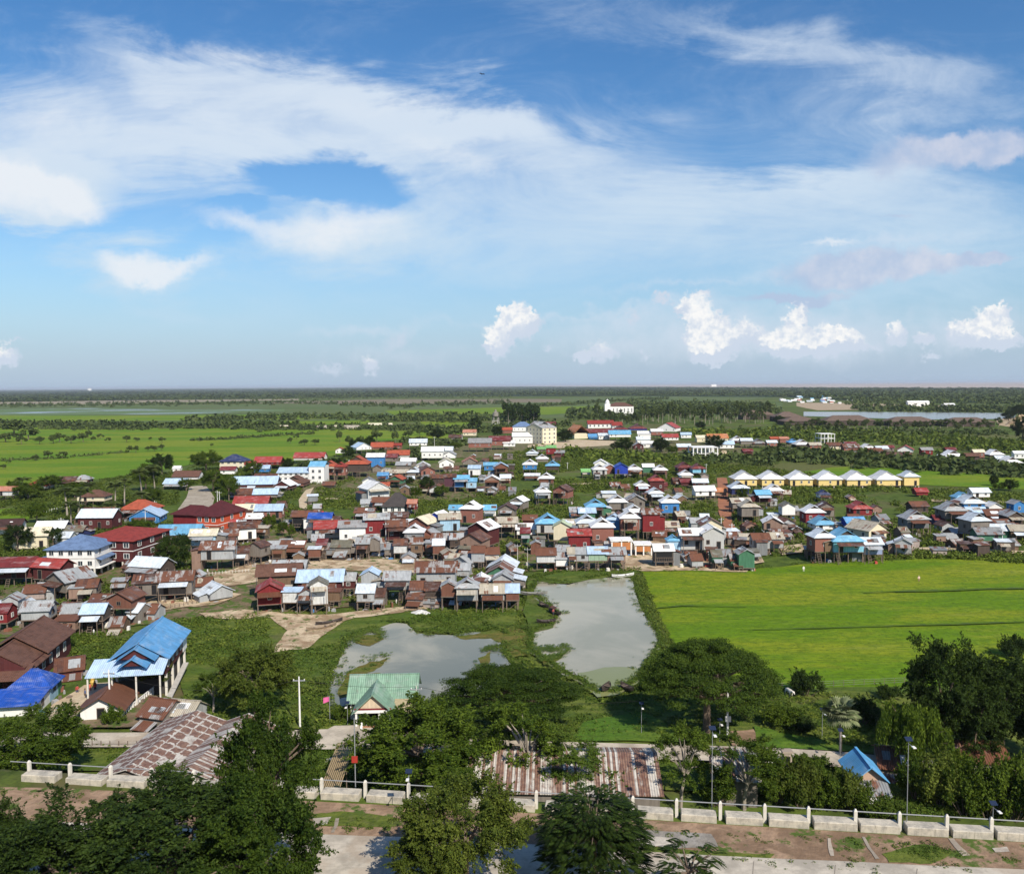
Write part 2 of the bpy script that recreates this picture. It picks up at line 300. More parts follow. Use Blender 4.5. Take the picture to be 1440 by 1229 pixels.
# ------------------------------------------------------------------ terrain
TZ = 6.0
LA, LB = at(90, 1100, TZ), at(1440, 1184, TZ); _ld = (LB - LA).normalized(); _ln = Vector((_ld.y, -_ld.x, 0))
if _ln.y > 0: _ln = -_ln                     # towards the camera
def sst(x): x = min(1, max(0, x)); return x * x * (3 - 2 * x)
def zt(X, Y):
    t = (X - LA.x) * _ln.x + (Y - LA.y) * _ln.y
    z = TZ * sst((t + 9.5) / 8.0)
    h = max(0.0, 50 - Y)
    return z + min(30.0, 0.5 * h * h / (h + 6)) if t > 0 else z
def atg(px, py):                             # where the ray of a pixel meets the terrain
    d = ray(px, py); lo = None; t = 45.0
    while t < 400:
        if CAM_H + d.z * t <= zt(d.x * t, d.y * t): break
        t += 0.5
    p = d * t; return Vector((p.x, p.y, zt(p.x, p.y)))
def make_ground():
    rad = [2.0 + 1.5 * i for i in range(92)]
    while rad[-1] < 70000: rad.append(rad[-1] * 1.09)
    ang = [-50 + .8 * i for i in range(126)]; a = 55.0
    while a < 310: ang.append(a); a += 5
    V = [(0, 0, zt(0, 0))]; Fs = []
    n = len(ang)
    for r in rad:
        for g in ang:
            X, Y = r * math.sin(R(g)), r * math.cos(R(g)); V.append((X, Y, zt(X, Y) if r < 160 and Y > -60 else (zt(X, Y) if r < 160 else 0)))
    for j in range(n): Fs.append((0, 1 + (j + 1) % n, 1 + j))
    for i in range(len(rad) - 1):
        for j in range(n):
            k = (j + 1) % n; Fs.append((1 + i * n + j, 1 + i * n + k, 1 + (i + 1) * n + k, 1 + (i + 1) * n + j))
    me = bpy.data.meshes.new('ground'); me.from_pydata(V, [], Fs); me.polygons.foreach_set('use_smooth', [True] * len(Fs)); me.update()
    b = NB('ground'); v = b.vec()
    big = b.noise(b.vec((.004, .009, 1)), 1, 6, .6); mid = b.noise(v, .03, 5, .6); fine = b.noise(v, .35, 6, .65); tiny = b.noise(v, 2.2, 4, .6)
    g = b.mix(b.ramp(fine, .35, .65), (0.045, 0.072, 0.012), (0.095, 0.135, 0.022)); g = b.mix(b.math('MULTIPLY', b.ramp(tiny, .4, .7), .5), g, (0.025, 0.045, 0.010))
    d = b.mix(b.ramp(fine, .3, .7), (0.13, 0.10, 0.055), (0.085, 0.085, 0.03))
    c = b.mix(b.ramp(mid, .50, .68), g, d); c = b.mix(b.math('MULTIPLY', b.ramp(big, .48, .62), .75), c, b.mix(b.ramp(mid, .4, .6), (0.10, 0.15, 0.02), (0.11, 0.105, 0.05)))
    b.bump(fine, .6, .3)
    me.materials.append(b.fin(c, .95, .1)); tag(link('ground', me), kind='structure')
make_ground()
_lay = [0]
def ragged(pts, amp, it, r):
    for _ in range(it):
        out = []
        for i, p in enumerate(pts):
            q = pts[(i + 1) % len(pts)]; dx, dy = q[0] - p[0], q[1] - p[1]; ln = math.hypot(dx, dy)
            out.append(p)
            k = r.uniform(-1, 1) * amp * min(1, ln / 30)
            out.append(((p[0] + q[0]) / 2 - dy / (ln + 1e-6) * k, (p[1] + q[1]) / 2 + dx / (ln + 1e-6) * k * .5))
        pts = out; amp *= .6
    return pts
def zone(name, pts, mat, z=0.0, rag=3.0, it=3, kind='structure', lift=None):
    _lay[0] += 1; r = random.Random(hash(name) % 1000 + len(pts)); r.seed(len(name) * 31 + int(pts[0][0] * 7 + pts[0][1]))
    pp = ragged(pts, rag, it, r) if rag else pts
    zz = z + (0.012 * _lay[0] if lift is None else lift)
    bm = bmesh.new(); vs = [bm.verts.new(at(x, y, zz)) for x, y in pp]
    f = bm.faces.new(vs); bmesh.ops.triangulate(bm, faces=[f]); bm.normal_update()
    if sum(q.normal.z * q.calc_area() for q in bm.faces) < 0: bmesh.ops.reverse_faces(bm, faces=bm.faces)
    me = bpy.data.meshes.new(name); bm.to_mesh(me); bm.free(); me.materials.append(mat)
    return tag(link(name, me), kind=kind)
def field_mat(name, c1, c2, c3, rot=0.0, patch=0.015, rows=True):
    b = NB(name); v = b.vec()
    pa = b.noise(b.vec((patch, patch * 3.2, 1), False, rot), 1, 5, .6); fi = b.noise(v, .5, 6, .65); ti = b.noise(b.vec((.25, 1.5, 1), False, rot), 1, 5, .7)
    c = b.mix(b.ramp(pa, .40, .60), c1, c2); c = b.mix(b.math('MULTIPLY', b.ramp(fi, .42, .72), .55), c, c3); c = b.mix(b.math('MULTIPLY', b.ramp(ti, .42, .7), .6), c, scl(c1, .55))
    c = b.mix(b.math('MULTIPLY', b.ramp(b.noise(v, .09, 6, .72), .56, .64), .55), c, (.115, .105, .045)) if name in ('bank_grass', 'marsh') else c; c = b.mix(b.math('MULTIPLY', b.ramp(b.noise(b.vec((.035, .16, 1), False, rot), 1, 6, .7), .56, .68), .4), c, (.24, .255, .04)) if name.startswith('paddy') else c; c = b.mix(b.math('MULTIPLY', b.ramp(b.noise(v, 1.6, 5, .7), .5, .66), .6), c, scl(c3, .62))
    b.bump(fi, .9, .5); return b.fin(c, .9, .12)
PADDY = field_mat('paddy_rice', (0.108, 0.195, 0.005), (0.205, 0.240, 0.012), (0.060, 0.125, 0.008), R(-4), .020)
PADDY2 = field_mat('paddy_far', (0.105, 0.200, 0.008), (0.200, 0.240, 0.018), (0.070, 0.145, 0.010), R(3), .009)
DRYF = field_mat('dry_field', (0.085, 0.115, 0.022), (0.125, 0.125, 0.04), (0.06, 0.09, 0.018), 0, .004)
MARSH = field_mat('marsh', (0.085, 0.135, 0.035), (0.13, 0.15, 0.06), (0.05, 0.085, 0.03), 0, .004)
def soil_mat(name, c1, c2, green=0.25):
    b = NB(name); v = b.vec(); n = b.noise(v, .22, 6, .65, .8); f = b.noise(v, 1.3, 6, .65)
    c = b.mix(b.ramp(n, .40, .60), c1, c2); c = b.mix(b.math('MULTIPLY', b.ramp(f, .45, .7), .6), c, scl(c1, .55)); c = b.mix(b.ramp(b.noise(v, .4, 6, .7), .72 - green * .5, .80 - green * .5), c, (0.07, 0.11, 0.022))
    b.bump(f, .8, .2); return b.fin(c, .95, .1)
SAND = soil_mat('sand', (0.54, 0.43, 0.29), (0.27, 0.185, 0.11), .34); SANDC = soil_mat('pale_sand', (0.52, 0.43, 0.30), (0.44, 0.34, 0.22), .02)  # brown patches of SAND: darker soil, and shadows painted into the colour
MUD = soil_mat('village_soil', (0.20, 0.15, 0.095), (0.13, 0.10, 0.06), .5); RED = soil_mat('laterite', (0.34, 0.15, 0.085), (0.27, 0.12, 0.07), .08)
SOIL = soil_mat('brown_soil', (0.33, 0.225, 0.15), (0.19, 0.125, 0.08), .36)
GRASS = field_mat('bank_grass', (0.075, 0.118, 0.016), (0.130, 0.155, 0.028), (0.050, 0.085, 0.014), R(20), .06)
BRIGHTG = field_mat('bright_weeds', (0.070, 0.145, 0.014), (0.115, 0.175, 0.022), (0.045, 0.095, 0.012), R(10), .08)
def water_mat(name, col, col2, rough=0.06, sc=.03):
    b = NB(name); v = b.vec(); n = b.noise(v, sc, 5, .6, .5); c = b.mix(b.ramp(n, .4, .65), col, col2)
    b.bump(b.noise(b.vec((1, .6, 1)), 1.6, 4, .6), .05, .05); m_ = b.fin(c, rough, .5); b.b.inputs['IOR'].default_value = 1.33; return m_
POND = water_mat('pond_water', (0.255, 0.25, 0.175), (0.34, 0.32, 0.235), .09, .05); POND2 = water_mat('pond_water_dark', (0.15, 0.16, 0.125), (0.29, 0.275, 0.205), .10, .06)
LAKE = water_mat('lake_water', (0.38, 0.29, 0.22), (0.42, 0.33, 0.26), .45, .0004); FLOOD = water_mat('flood_water', (0.19, 0.20, 0.19), (0.23, 0.235, 0.21), .2, .004)
def broken_flood():
    b = NB('broken_flood'); v = b.vec((.0035, .011, 1)); n = b.noise(v, 1, 7, .68, .4); f = b.ramp(n, .40, .52); c = b.mix(f, (.17, .18, .165), (.085, .14, .035)); b.fin(c, b.math('ADD', .2, b.math('MULTIPLY', f, .7)), .4); return b.mat
BFLOOD = broken_flood()
def road_mat(name, c1):
    b = NB(name); v = b.vec(); n = b.noise(v, .35, 6, .65); f = b.noise(v, 2.5, 5, .6); c = b.mix(b.ramp(n, .38, .62), c1, scl(c1, .66)); c = b.mix(b.math('MULTIPLY', b.ramp(f, .5, .75), .5), c, scl(c1, .55)); c = b.mix(b.math('MULTIPLY', b.ramp(b.noise(b.vec((.12, 1.6, 1)), 1, 5, .65), .5, .7), .4), c, scl(c1, .6))
    c = b.mix(b.math('MULTIPLY', b.ramp(b.noise(v, .12, 4, .6), .55, .62), .4), c, (.30, .22, .15)); return b.fin(c, .85, .2)
ROADC = road_mat('concrete_road', (0.50, 0.44, 0.35)); ROADG = road_mat('worn_road', (0.50, 0.45, 0.37))
# far country
zone('lake', [(380, 545.6), (560, 543.6), (720, 543.4), (900, 544.0), (1080, 544.7), (1440, 545.8), (1800, 547), (1800, 535.9), (1440, 537.0), (1080, 539.7), (720, 542.3), (380, 544.7)], LAKE, 0.3, 0, 0, lift=.3)
zone('marsh_plain', [(-300, 572), (360, 569), (800, 566), (1100, 566), (1100, 580), (800, 588), (360, 592), (-300, 600)], MARSH, 0, 1.2, 3)
zone('pale_plain', [(-200, 566), (100, 564), (240, 562.5), (420, 561), (420, 563), (240, 566), (120, 568.5), (-200, 570)], soil_mat('far_soil', (.30, .25, .19), (.22, .2, .13), .2), 0, .5, 2)
zone('brown_plain', [(330, 567), (540, 561.5), (720, 561), (860, 562), (860, 565), (720, 566.5), (540, 568.5)], soil_mat('far_brown_soil', (.20, .165, .12), (.17, .15, .09), .2), 0, .5, 2)
zone('flooded_field', [(-150, 577), (60, 575), (130, 574), (250, 576), (400, 575.5), (400, 578), (330, 580), (260, 583), (-150, 584)], BFLOOD, 0, .8, 3)
zone('flooded_field', [(-100, 586.5), (60, 585.5), (105, 586.5), (90, 589), (-100, 591)], BFLOOD, 0, .5, 2)
zone('far_paddy', [(-100, 584.5), (150, 584.5), (380, 583), (520, 584), (520, 588.5), (360, 590), (150, 592), (-100, 595)], PADDY2, 0, .6, 2)
zone('far_paddy', [(540, 577.5), (700, 573), (845, 571), (850, 577), (770, 583), (700, 582), (560, 586)], PADDY2, 0, .6, 2)
zone('far_paddy', [(790, 559), (1000, 557), (1090, 559), (1010, 565), (850, 570), (790, 568)], MARSH, 0, .6, 2)
zone('far_paddy', [(590, 593), (672, 592), (675, 600), (600, 601)], PADDY2, 0, .6, 2)
zone('far_paddy', [(330, 592.5), (520, 591), (520, 596), (340, 599)], PADDY2, 0, .6, 2)
zone('rice_field', [(-120, 602), (150, 600), (330, 602), (470, 604), (560, 606), (660, 610), (640, 616), (520, 620), (480, 640), (400, 650), (300, 646), (260, 655), (180, 668), (60, 684), (-120, 702)], PADDY2, 0, 2, 3)
zone('rice_field', [(-60, 728), (0, 716), (40, 711), (84, 706), (98, 711), (60, 724), (0, 738), (-60, 748)], PADDY2, 0, 2, 3)
zone('dry_field', [(990, 641), (1080, 645), (1195, 655), (1190, 664), (1080, 664), (985, 656)], DRYF, 0, 2, 3)
zone('rice_field', [(1170, 657), (1250, 658), (1330, 664), (1440, 672), (1560, 678), (1560, 700), (1440, 688), (1300, 682), (1200, 671), (1120, 664)], PADDY2, 0, 2, 3)
zone('dry_field', [(1080, 606), (1440, 612), (1560, 616), (1560, 634), (1440, 630), (1300, 618), (1080, 614)], DRYF, 0, 1.5, 3)
zone('sandy_plain', [(1120, 566), (1195, 567), (1240, 568), (1335, 571), (1335, 574), (1240, 576), (1150, 577), (1120, 571)], soil_mat('far_sand', (.42, .34, .24), (.30, .22, .14), .2), 0, .7, 2)
zone('canal', [(1130, 579), (1250, 579.5), (1430, 581), (1425, 589), (1300, 590), (1130, 585)], FLOOD, 0, .6, 2)
zone('sand_mound_ground', [(1400, 590), (1440, 585), (1560, 585), (1560, 604), (1440, 603), (1405, 598)], SAND, 0, 1, 2)
# village ground
zone('village_soil', [(-60, 850), (200, 770), (330, 720), (420, 735), (560, 730), (700, 745), (800, 740), (880, 755), (1030, 765), (1060, 800), (900, 803), (740, 803), (720, 850), (560, 845), (400, 865), (250, 875), (60, 895), (-60, 905)], MUD, 0, 6, 4)
zone('village_soil', [(380, 690), (450, 665), (560, 655), (700, 650), (715, 690), (600, 705), (480, 700)], MUD, 0, 5, 4)
zone('village_soil', [(560, 640), (640, 625), (800, 622), (960, 620), (1060, 632), (1060, 645), (900, 640), (700, 645)], MUD, 0, 4, 4)
zone('village_soil', [(840, 690), (1010, 680), (1110, 690), (1110, 712), (860, 712)], MUD, 0, 5, 4)
zone('rice_field', [(893, 803), (1060, 800), (1130, 793), (1290, 786), (1440, 783), (1540, 780), (1540, 962), (1085, 970), (1000, 955), (940, 912), (910, 855)], PADDY, 0, 2, 3)
zone('bank', [(250, 880), (400, 860), (560, 860), (740, 850), (745, 812), (900, 800), (915, 860), (960, 930), (1090, 968), (1440, 962), (1540, 962), (1540, 1074), (1230, 1060), (1065, 1050), (690, 1040), (560, 1032), (420, 1024), (260, 1010), (250, 940)], GRASS, 0, 4, 4)
zone('grass_verge', [(-60, 1052), (125, 1052), (500, 1054), (690, 1064), (1075, 1072), (1440, 1100), (1440, 1125), (1000, 1112), (500, 1090), (-60, 1080)], GRASS, 0, 3, 3)
zone('dirt_road', [(266, 684), (290, 683), (302, 700), (296, 716), (258, 724), (250, 716), (262, 700)], soil_mat('grey_sand', (.40, .35, .28), (.30, .26, .2), .1), 0, 1.5, 3)
zone('footpath', [(430, 689), (442, 685), (436, 695), (431, 703), (432, 716), (421, 714), (420, 703)], SANDC, 0, 1, 2)
zone('footpath', [(440, 700), (490, 700), (490, 702), (440, 702)], SANDC, 0, .5, 2)
zone('dirt_track', [(1008, 672), (1022, 672), (1024, 700), (1030, 735), (1038, 755), (1050, 765), (1034, 778), (1024, 762), (1016, 735), (1010, 705)], RED, 0, 2.5, 3)
zone('sand_yard', [(742, 626), (810, 618), (866, 620), (862, 626), (790, 630), (742, 632)], SANDC, 0, 1, 3)
zone('sand_yard', [(985, 640), (1010, 636), (1032, 637), (1030, 641), (1000, 643)], SANDC, 0, .8, 3)
zone('sand_yard', [(300, 806), (360, 790), (440, 786), (520, 786), (640, 786), (668, 790), (660, 800), (560, 806), (470, 800), (440, 800), (360, 818), (300, 824)], SAND, 0, 4, 4)
zone('sand_yard', [(215, 842), (300, 832), (340, 835), (300, 850), (230, 858), (200, 856)], SAND, 0, 3, 3)
zone('sand_yard', [(280, 862), (340, 856), (400, 862), (470, 863), (590, 850), (602, 856), (500, 868), (474, 880), (450, 896), (430, 912), (384, 917), (392, 902), (404, 886), (380, 868), (290, 868)], SAND, 0, 4, 4)
zone('sand_yard', [(860, 770), (920, 760), (960, 765), (1000, 790), (1060, 795), (1050, 804), (880, 802)], SAND, 0, 3, 3)
zone('sand_yard', [(1095, 768), (1140, 762), (1150, 772), (1100, 780)], SAND, 0, 2, 3)
zone('sand_yard', [(1030, 772), (1060, 768), (1075, 790), (1040, 798)], SAND, 0, 2, 3)
zone('footpath', [(1250, 770), (1320, 769), (1450, 775), (1560, 778), (1560, 782), (1450, 779), (1320, 773), (1250, 774)], SANDC, 0, .6, 2)
zone('footpath', [(1310, 702), (1440, 705), (1560, 708), (1560, 712), (1440, 708), (1310, 705)], SANDC, 0, .6, 2)
zone('footpath', [(800, 678), (845, 679), (845, 681), (800, 681)], SANDC, 0, .4, 2)
zone('village_yard', [(62, 1002), (82, 985), (118, 963), (160, 958), (172, 968), (150, 980), (128, 996), (100, 1012), (70, 1012)], SANDC, 0, 2, 3)
zone('bare_ground', [(110, 1000), (200, 975), (275, 985), (275, 1012), (180, 1022), (110, 1022)], MUD, 0, 3, 3)
zone('bare_ground', [(1020, 1028), (1060, 1025), (1075, 1045), (1030, 1048)], SOIL, 0, 3, 3)
zone('weed_strip', [(1060, 1020), (1160, 1040), (1230, 1056), (1065, 1049)], BRIGHTG, 0, 3, 3)
zone('weed_strip', [(820, 1015), (900, 1000), (990, 1040), (940, 1042), (800, 1040)], BRIGHTG, 0, 4, 3)
zone('dirt_bund', [(893, 806), (900, 806), (916, 850), (942, 905), (970, 935), (958, 936), (930, 905), (905, 852)], soil_mat('bund', (.10, .11, .04), (.07, .1, .02), .5), 0, 2, 3)
BUND = soil_mat('field_bund', (.095, .155, .012), (.08, .135, .012), .5)
for pts in ([(1060, 884), (1250, 879), (1440, 873), (1540, 870), (1540, 871.3), (1440, 874.4), (1250, 880.2), (1060, 885)], [(1215, 832), (1300, 829), (1440, 825), (1540, 822), (1540, 824.5), (1440, 827.5), (1300, 831.5), (1215, 833)], [(905, 856), (960, 850), (1050, 852), (1050, 853), (960, 851.5), (906, 857)]):
    zone('field_bund', pts, BUND, 0, 1.5, 3)
for pts in () and ([(1340, 806), (1375, 803), (1395, 806), (1380, 809), (1350, 808)], [(1040, 848), (1064, 847), (1066, 850), (1046, 850)], [(975, 853), (1000, 851), (1004, 853), (980, 854)], [(1085, 825), (1100, 824), (1098, 826)]):
    zone('bare_patch', pts, soil_mat('bare_patch', (.30, .29, .17), (.22, .25, .10), .3), 0, 3, 3)
# ponds
zone('pond', [(488, 902), (520, 888), (548, 877), (572, 877), (585, 890), (640, 893), (690, 888), (712, 893), (706, 915), (720, 935), (730, 955), (690, 975), (650, 990), (610, 1005), (540, 1008), (470, 1000), (460, 975), (466, 945), (480, 920)], POND2, 0, 4, 4)
zone('pond', [(756, 817), (800, 822), (850, 812), (880, 812), (889, 813), (905, 860), (930, 902), (926, 915), (897, 960), (870, 976), (840, 980), (820, 962), (790, 948), (772, 935), (745, 918), (748, 890), (776, 880), (784, 865), (762, 848), (745, 836)], POND, 0, 3.5, 4)
WEED = field_mat('floating_weed', (0.105, 0.125, 0.02), (0.16, 0.12, 0.035), (0.06, 0.10, 0.015), R(30), .12)
for pts in ([(476, 968), (488, 945), (520, 930), (546, 925), (536, 937), (515, 946), (550, 949), (546, 957), (505, 955), (495, 977), (478, 982)],
            [(640, 893), (690, 886), (720, 880), (742, 890), (745, 922), (722, 924), (712, 905), (690, 897), (655, 899)], [(672, 925), (690, 915), (686, 940), (674, 946)],
            [(498, 895), (535, 890), (540, 898), (520, 908), (500, 904)], [(755, 920), (800, 915), (790, 925), (765, 935)]):
    zone('floating_weed', pts, WEED, 0, 6, 4)
zone('reed_fringe', [(742, 815), (800, 803), (900, 802), (888, 812), (860, 810), (800, 820), (756, 816), (750, 840), (785, 866), (778, 882), (745, 892), (735, 860)], GRASS, 0, 3, 3)
SHALLOW = water_mat('shallow_water', (0.20, 0.215, 0.075), (0.23, 0.24, 0.12), .08)
zone('shallow_water', [(812, 946), (850, 938), (905, 940), (897, 960), (870, 976), (840, 980), (822, 962)], SHALLOW, 0, 3, 4)
# roads
zone('concrete_road', [(-80, 1030), (125, 1030), (350, 1028), (500, 1024), (560, 1030), (690, 1040), (1065, 1050), (1200, 1058), (1300, 1068), (1440, 1078), (1600, 1092), (1600, 1118), (1440, 1098), (1250, 1082), (1075, 1071), (690, 1062), (500, 1053), (350, 1051), (125, 1050), (-80, 1050)], ROADC, 0, .8, 2)
zone('concrete_apron', [(420, 1046), (470, 1020), (530, 1019), (548, 1030), (560, 1053), (420, 1053)], ROADC, 0, 1, 2)
zone('hillside_soil', [(-150, 1102), (90, 1108), (560, 1132), (1000, 1158), (1440, 1184), (1640, 1198), (1640, 1330), (-150, 1330)], SOIL, TZ, 2, 3, lift=.10)
zone('gravel_strip', [(880, 1165), (1000, 1172), (1010, 1190), (940, 1192), (870, 1180)], soil_mat('gravel', (.30, .28, .25), (.22, .2, .17), .1), TZ, 2, 3, lift=.13)
zone('verge_grass', [(440, 1144), (480, 1140), (560, 1150), (565, 1160), (500, 1162), (440, 1160)], GRASS, TZ, 5, 4, lift=.14)
zone('verge_grass', [(920, 1190), (1000, 1196), (1090, 1200), (1080, 1208), (980, 1202), (900, 1198)], GRASS, TZ, 4, 4, lift=.14)
zone('verge_grass', [(1240, 1200), (1300, 1186), (1340, 1196), (1310, 1214), (1250, 1212)], GRASS, TZ, 5, 4, lift=.14)
zone('hill_road', [(-150, 1150), (100, 1156), (435, 1172), (560, 1176), (740, 1186), (930, 1198), (1040, 1204), (1200, 1211), (1440, 1222), (1640, 1232), (1640, 1420), (-150, 1420)], ROADG, TZ, 1, 3, lift=.16)
DRAIN = road_mat('drain_concrete', (.40, .34, .27))
for pts in ([(1164, 1178), (1168, 1178), (1173, 1203), (1168, 1203)], [(1212, 1176), (1216, 1176), (1237, 1207), (1231, 1207)], [(1333, 1178), (1341, 1178), (1364, 1202), (1354, 1203)], [(472, 1150), (477, 1150), (470, 1170), (465, 1170)]):
    zone('drain_channel', pts, DRAIN, TZ, 2.6, 3, lift=.15)
for pts in ([(1395, 1192), (1416, 1190), (1420, 1197), (1400, 1198)], [(880, 1180), (930, 1176), (960, 1184), (900, 1192)], [(440, 1150), (466, 1148), (460, 1158), (440, 1160)]):
    zone('rubble_patch', pts, soil_mat('rubble', (.52, .48, .41), (.30, .25, .2), .05), TZ, 2, 3, lift=.145)
jm = MB()
for x in (1060, 1175, 1290):
    a = at(x, 1182 + (x - 430) * .045, TZ + .175); d = (a - Vector((0, 8, TZ + .175))).normalized(); n = Vector((-d.y, d.x, 0)) * .03
    jm.face([a + n, a - n, a - d * 12 - n, a - d * 12 + n])
tag(jm.build('road_joint', plain('road_joint', (.24, .21, .17))), kind='structure')
# ------------------------------------------------------------------ houses
ROOFC = dict(white=((.74, .74, .73), .10), pale=((.58, .64, .69), .12), pblue=((.40, .53, .68), .10), sky=((.14, .37, .56), .12), blue=((.09, .27, .50), .08), royal=((.014, .075, .38), .05, .35),
    navy=((.018, .03, .10), 0), tin=((.33, .345, .35), .30), tind=((.21, .22, .225), .35), beige=((.40, .36, .28), .30), cream=((.66, .60, .44), .10), mix=((.34, .33, .32), .62),
    rust=((.155, .066, .040), .75), rbrown=((.100, .046, .031), .55), brown=((.080, .038, .026), .35), maroon=((.14, .022, .022), .15), red=((.28, .040, .032), .12), salmon=((.40, .17, .11), .25),
    orange=((.46, .18, .07), .1), green=((.16, .36, .12), .05), greeny=((.45, .52, .34), .1), dgreen=((.06, .16, .09), .1), grey=((.26, .26, .26), .2), moss=((.15, .14, .10), .3))
TILEC = dict(tile=(.36, .085, .045), tbrown=(.13, .065, .045), char=(.058, .050, .048), dkbrown=(.055, .028, .024), hall=(.15, .105, .08), dkmaroon=(.085, .018, .020), tred=(.25, .040, .030), bgrey=(.13, .20, .34))
ROOFW = dict(white='white', pale='pale silvery', pblue='pale blue', sky='sky blue', blue='blue', royal='royal blue', navy='navy blue', tin='grey tin', tind='dark tin', beige='beige', cream='cream', mix='rust streaked',
    rust='rusty', rbrown='rust brown', brown='brown', maroon='maroon', red='red', salmon='salmon', orange='orange', green='light green', greeny='pale green', dgreen='green', grey='grey', moss='mossy grey',
    tile='red tiled', tbrown='brown tiled', char='charcoal', dkbrown='dark brown', hall='brown', dkmaroon='dark maroon', tred='red tiled', bgrey='blue grey')
WALLC = dict(white=((.72, .71, .68), 'paint'), cream=((.62, .56, .40), 'paint'), grey=((.42, .42, .40), 'paint'), gwood=((.20, .175, .15), 'plank'), dwood=((.075, .055, .045), 'plank'), wood=((.17, .11, .07), 'plank'), tin=((.36, .375, .38), 'tin'),
    tind=((.20, .21, .215), 'tin'), pale=((.56, .57, .56), 'tin'), maroon=((.085, .022, .022), 'plank'), red=((.19, .022, .024), 'plank'), brick=((.24, .085, .06), 'brick'), rwood=((.17, .075, .05), 'plank'), blue=((.05, .20, .46), 'plank'),
    royal=((.02, .05, .35), 'plank'), lblue=((.34, .52, .66), 'plank'), sky=((.22, .50, .66), 'plank'), lilac=((.25, .30, .46), 'plank'), navy=((.02, .03, .10), 'plank'), green=((.06, .17, .10), 'plank'), purple=((.09, .035, .05), 'plank'),
    orange=((.46, .19, .07), 'plank'), yellow=((.66, .50, .20), 'paint'), lgreen=((.30, .42, .30), 'plank'), open=((.10, .085, .07), 'plank'), rtin=((.26, .17, .13), 'tin'), mix=((.34, .28, .25), 'tin'), beige=((.40, .36, .28), 'plank'), ored=((.46, .075, .03), 'paint'))
WALLW = dict(white='white', cream='cream', grey='grey', gwood='weathered grey', dwood='dark wooden', wood='brown plank', tin='grey tin', tind='dark tin', pale='pale tin', maroon='maroon', red='red', brick='red brick', rwood='reddish wooden', blue='blue',
    royal='royal blue', lblue='light blue', sky='sky blue', lilac='lilac blue', navy='navy', green='green', purple='purplish', orange='orange', yellow='yellow', lgreen='pale green', open='shaded open', rtin='rusty tin', mix='patched tin', beige='beige', ored='orange red')
KINDW = dict(F='gable-fronted', S='', C='tier-roofed', H='hip-roofed', L='lean-to')
def rmat(k):
    if k in TILEC: return tile_mat(k, TILEC[k])
    return roof_mat(k, *ROOFC[k])
def wmat(k): return wall_mat(k, *WALLC[k])
def roof_mesh(mb, kind, Lx, S, Rz, o, t=.10, gm=None):
    a, b = Lx / 2, S / 2; k = Rz / b; ze = -k * o
    if kind in 'FS':
        for s in (1, -1):
            p = [(-a - o, s * (b + o), ze), (a + o, s * (b + o), ze), (a + o, 0, Rz), (-a - o, 0, Rz)]
            mb.slab(p[::-1] if s > 0 else p, t)
        mb.box(-a - o - .02, a + o + .02, -.14, .14, Rz - .06, Rz + .05)
    elif kind == 'H':
        g = min(b, a - .3); zx = -(Rz / g) * o
        A = [(-a - o, -b - o, ze), (a + o, -b - o, ze), (a + o, b + o, ze), (-a - o, b + o, ze)]; r0, r1 = (-a + g, 0, Rz), (a - g, 0, Rz)
        mb.slab([A[0], A[1], r1, r0], t); mb.slab([A[2], A[3], r0, r1], t); mb.slab([A[1], A[2], r1], t); mb.slab([A[3], A[0], r0], t)
        mb.box(r0[0] - .1, r1[0] + .1, -.12, .12, Rz - .05, Rz + .05)
    elif kind == 'C':
        mlev = .42; g = mlev * b * .8
        zend = ze
        for s in (1, -1):
            p = [(-a - o, s * (b + o), ze), (a + o, s * (b + o), ze), (a - g, s * b * (1 - mlev), mlev * Rz), (a - g + .35, s * b * (1 - mlev) * .985, mlev * Rz + .03), (a - g + .35, 0, Rz), (-a + g - .35, 0, Rz), (-a + g - .35, s * b * (1 - mlev) * .985, mlev * Rz + .03), (-a + g, s * b * (1 - mlev), mlev * Rz)]
            mb.slab(p[::-1] if s > 0 else p, t)
            e = [(s * (a + o), -b - o, ze), (s * (a + o), b + o, ze), (s * (a - g), b * (1 - mlev), mlev * Rz), (s * (a - g), -b * (1 - mlev), mlev * Rz)]
            mb.slab(e if s > 0 else e[::-1], t)
        mb.box(-a + g - .37, a - g + .37, -.13, .13, Rz - .06, Rz + .05)
    elif kind == 'L':
        mb.slab([(-a - o, -b - o, -.1), (a + o, -b - o, -.1), (a + o, b + o, Rz), (-a - o, b + o, Rz)], t)
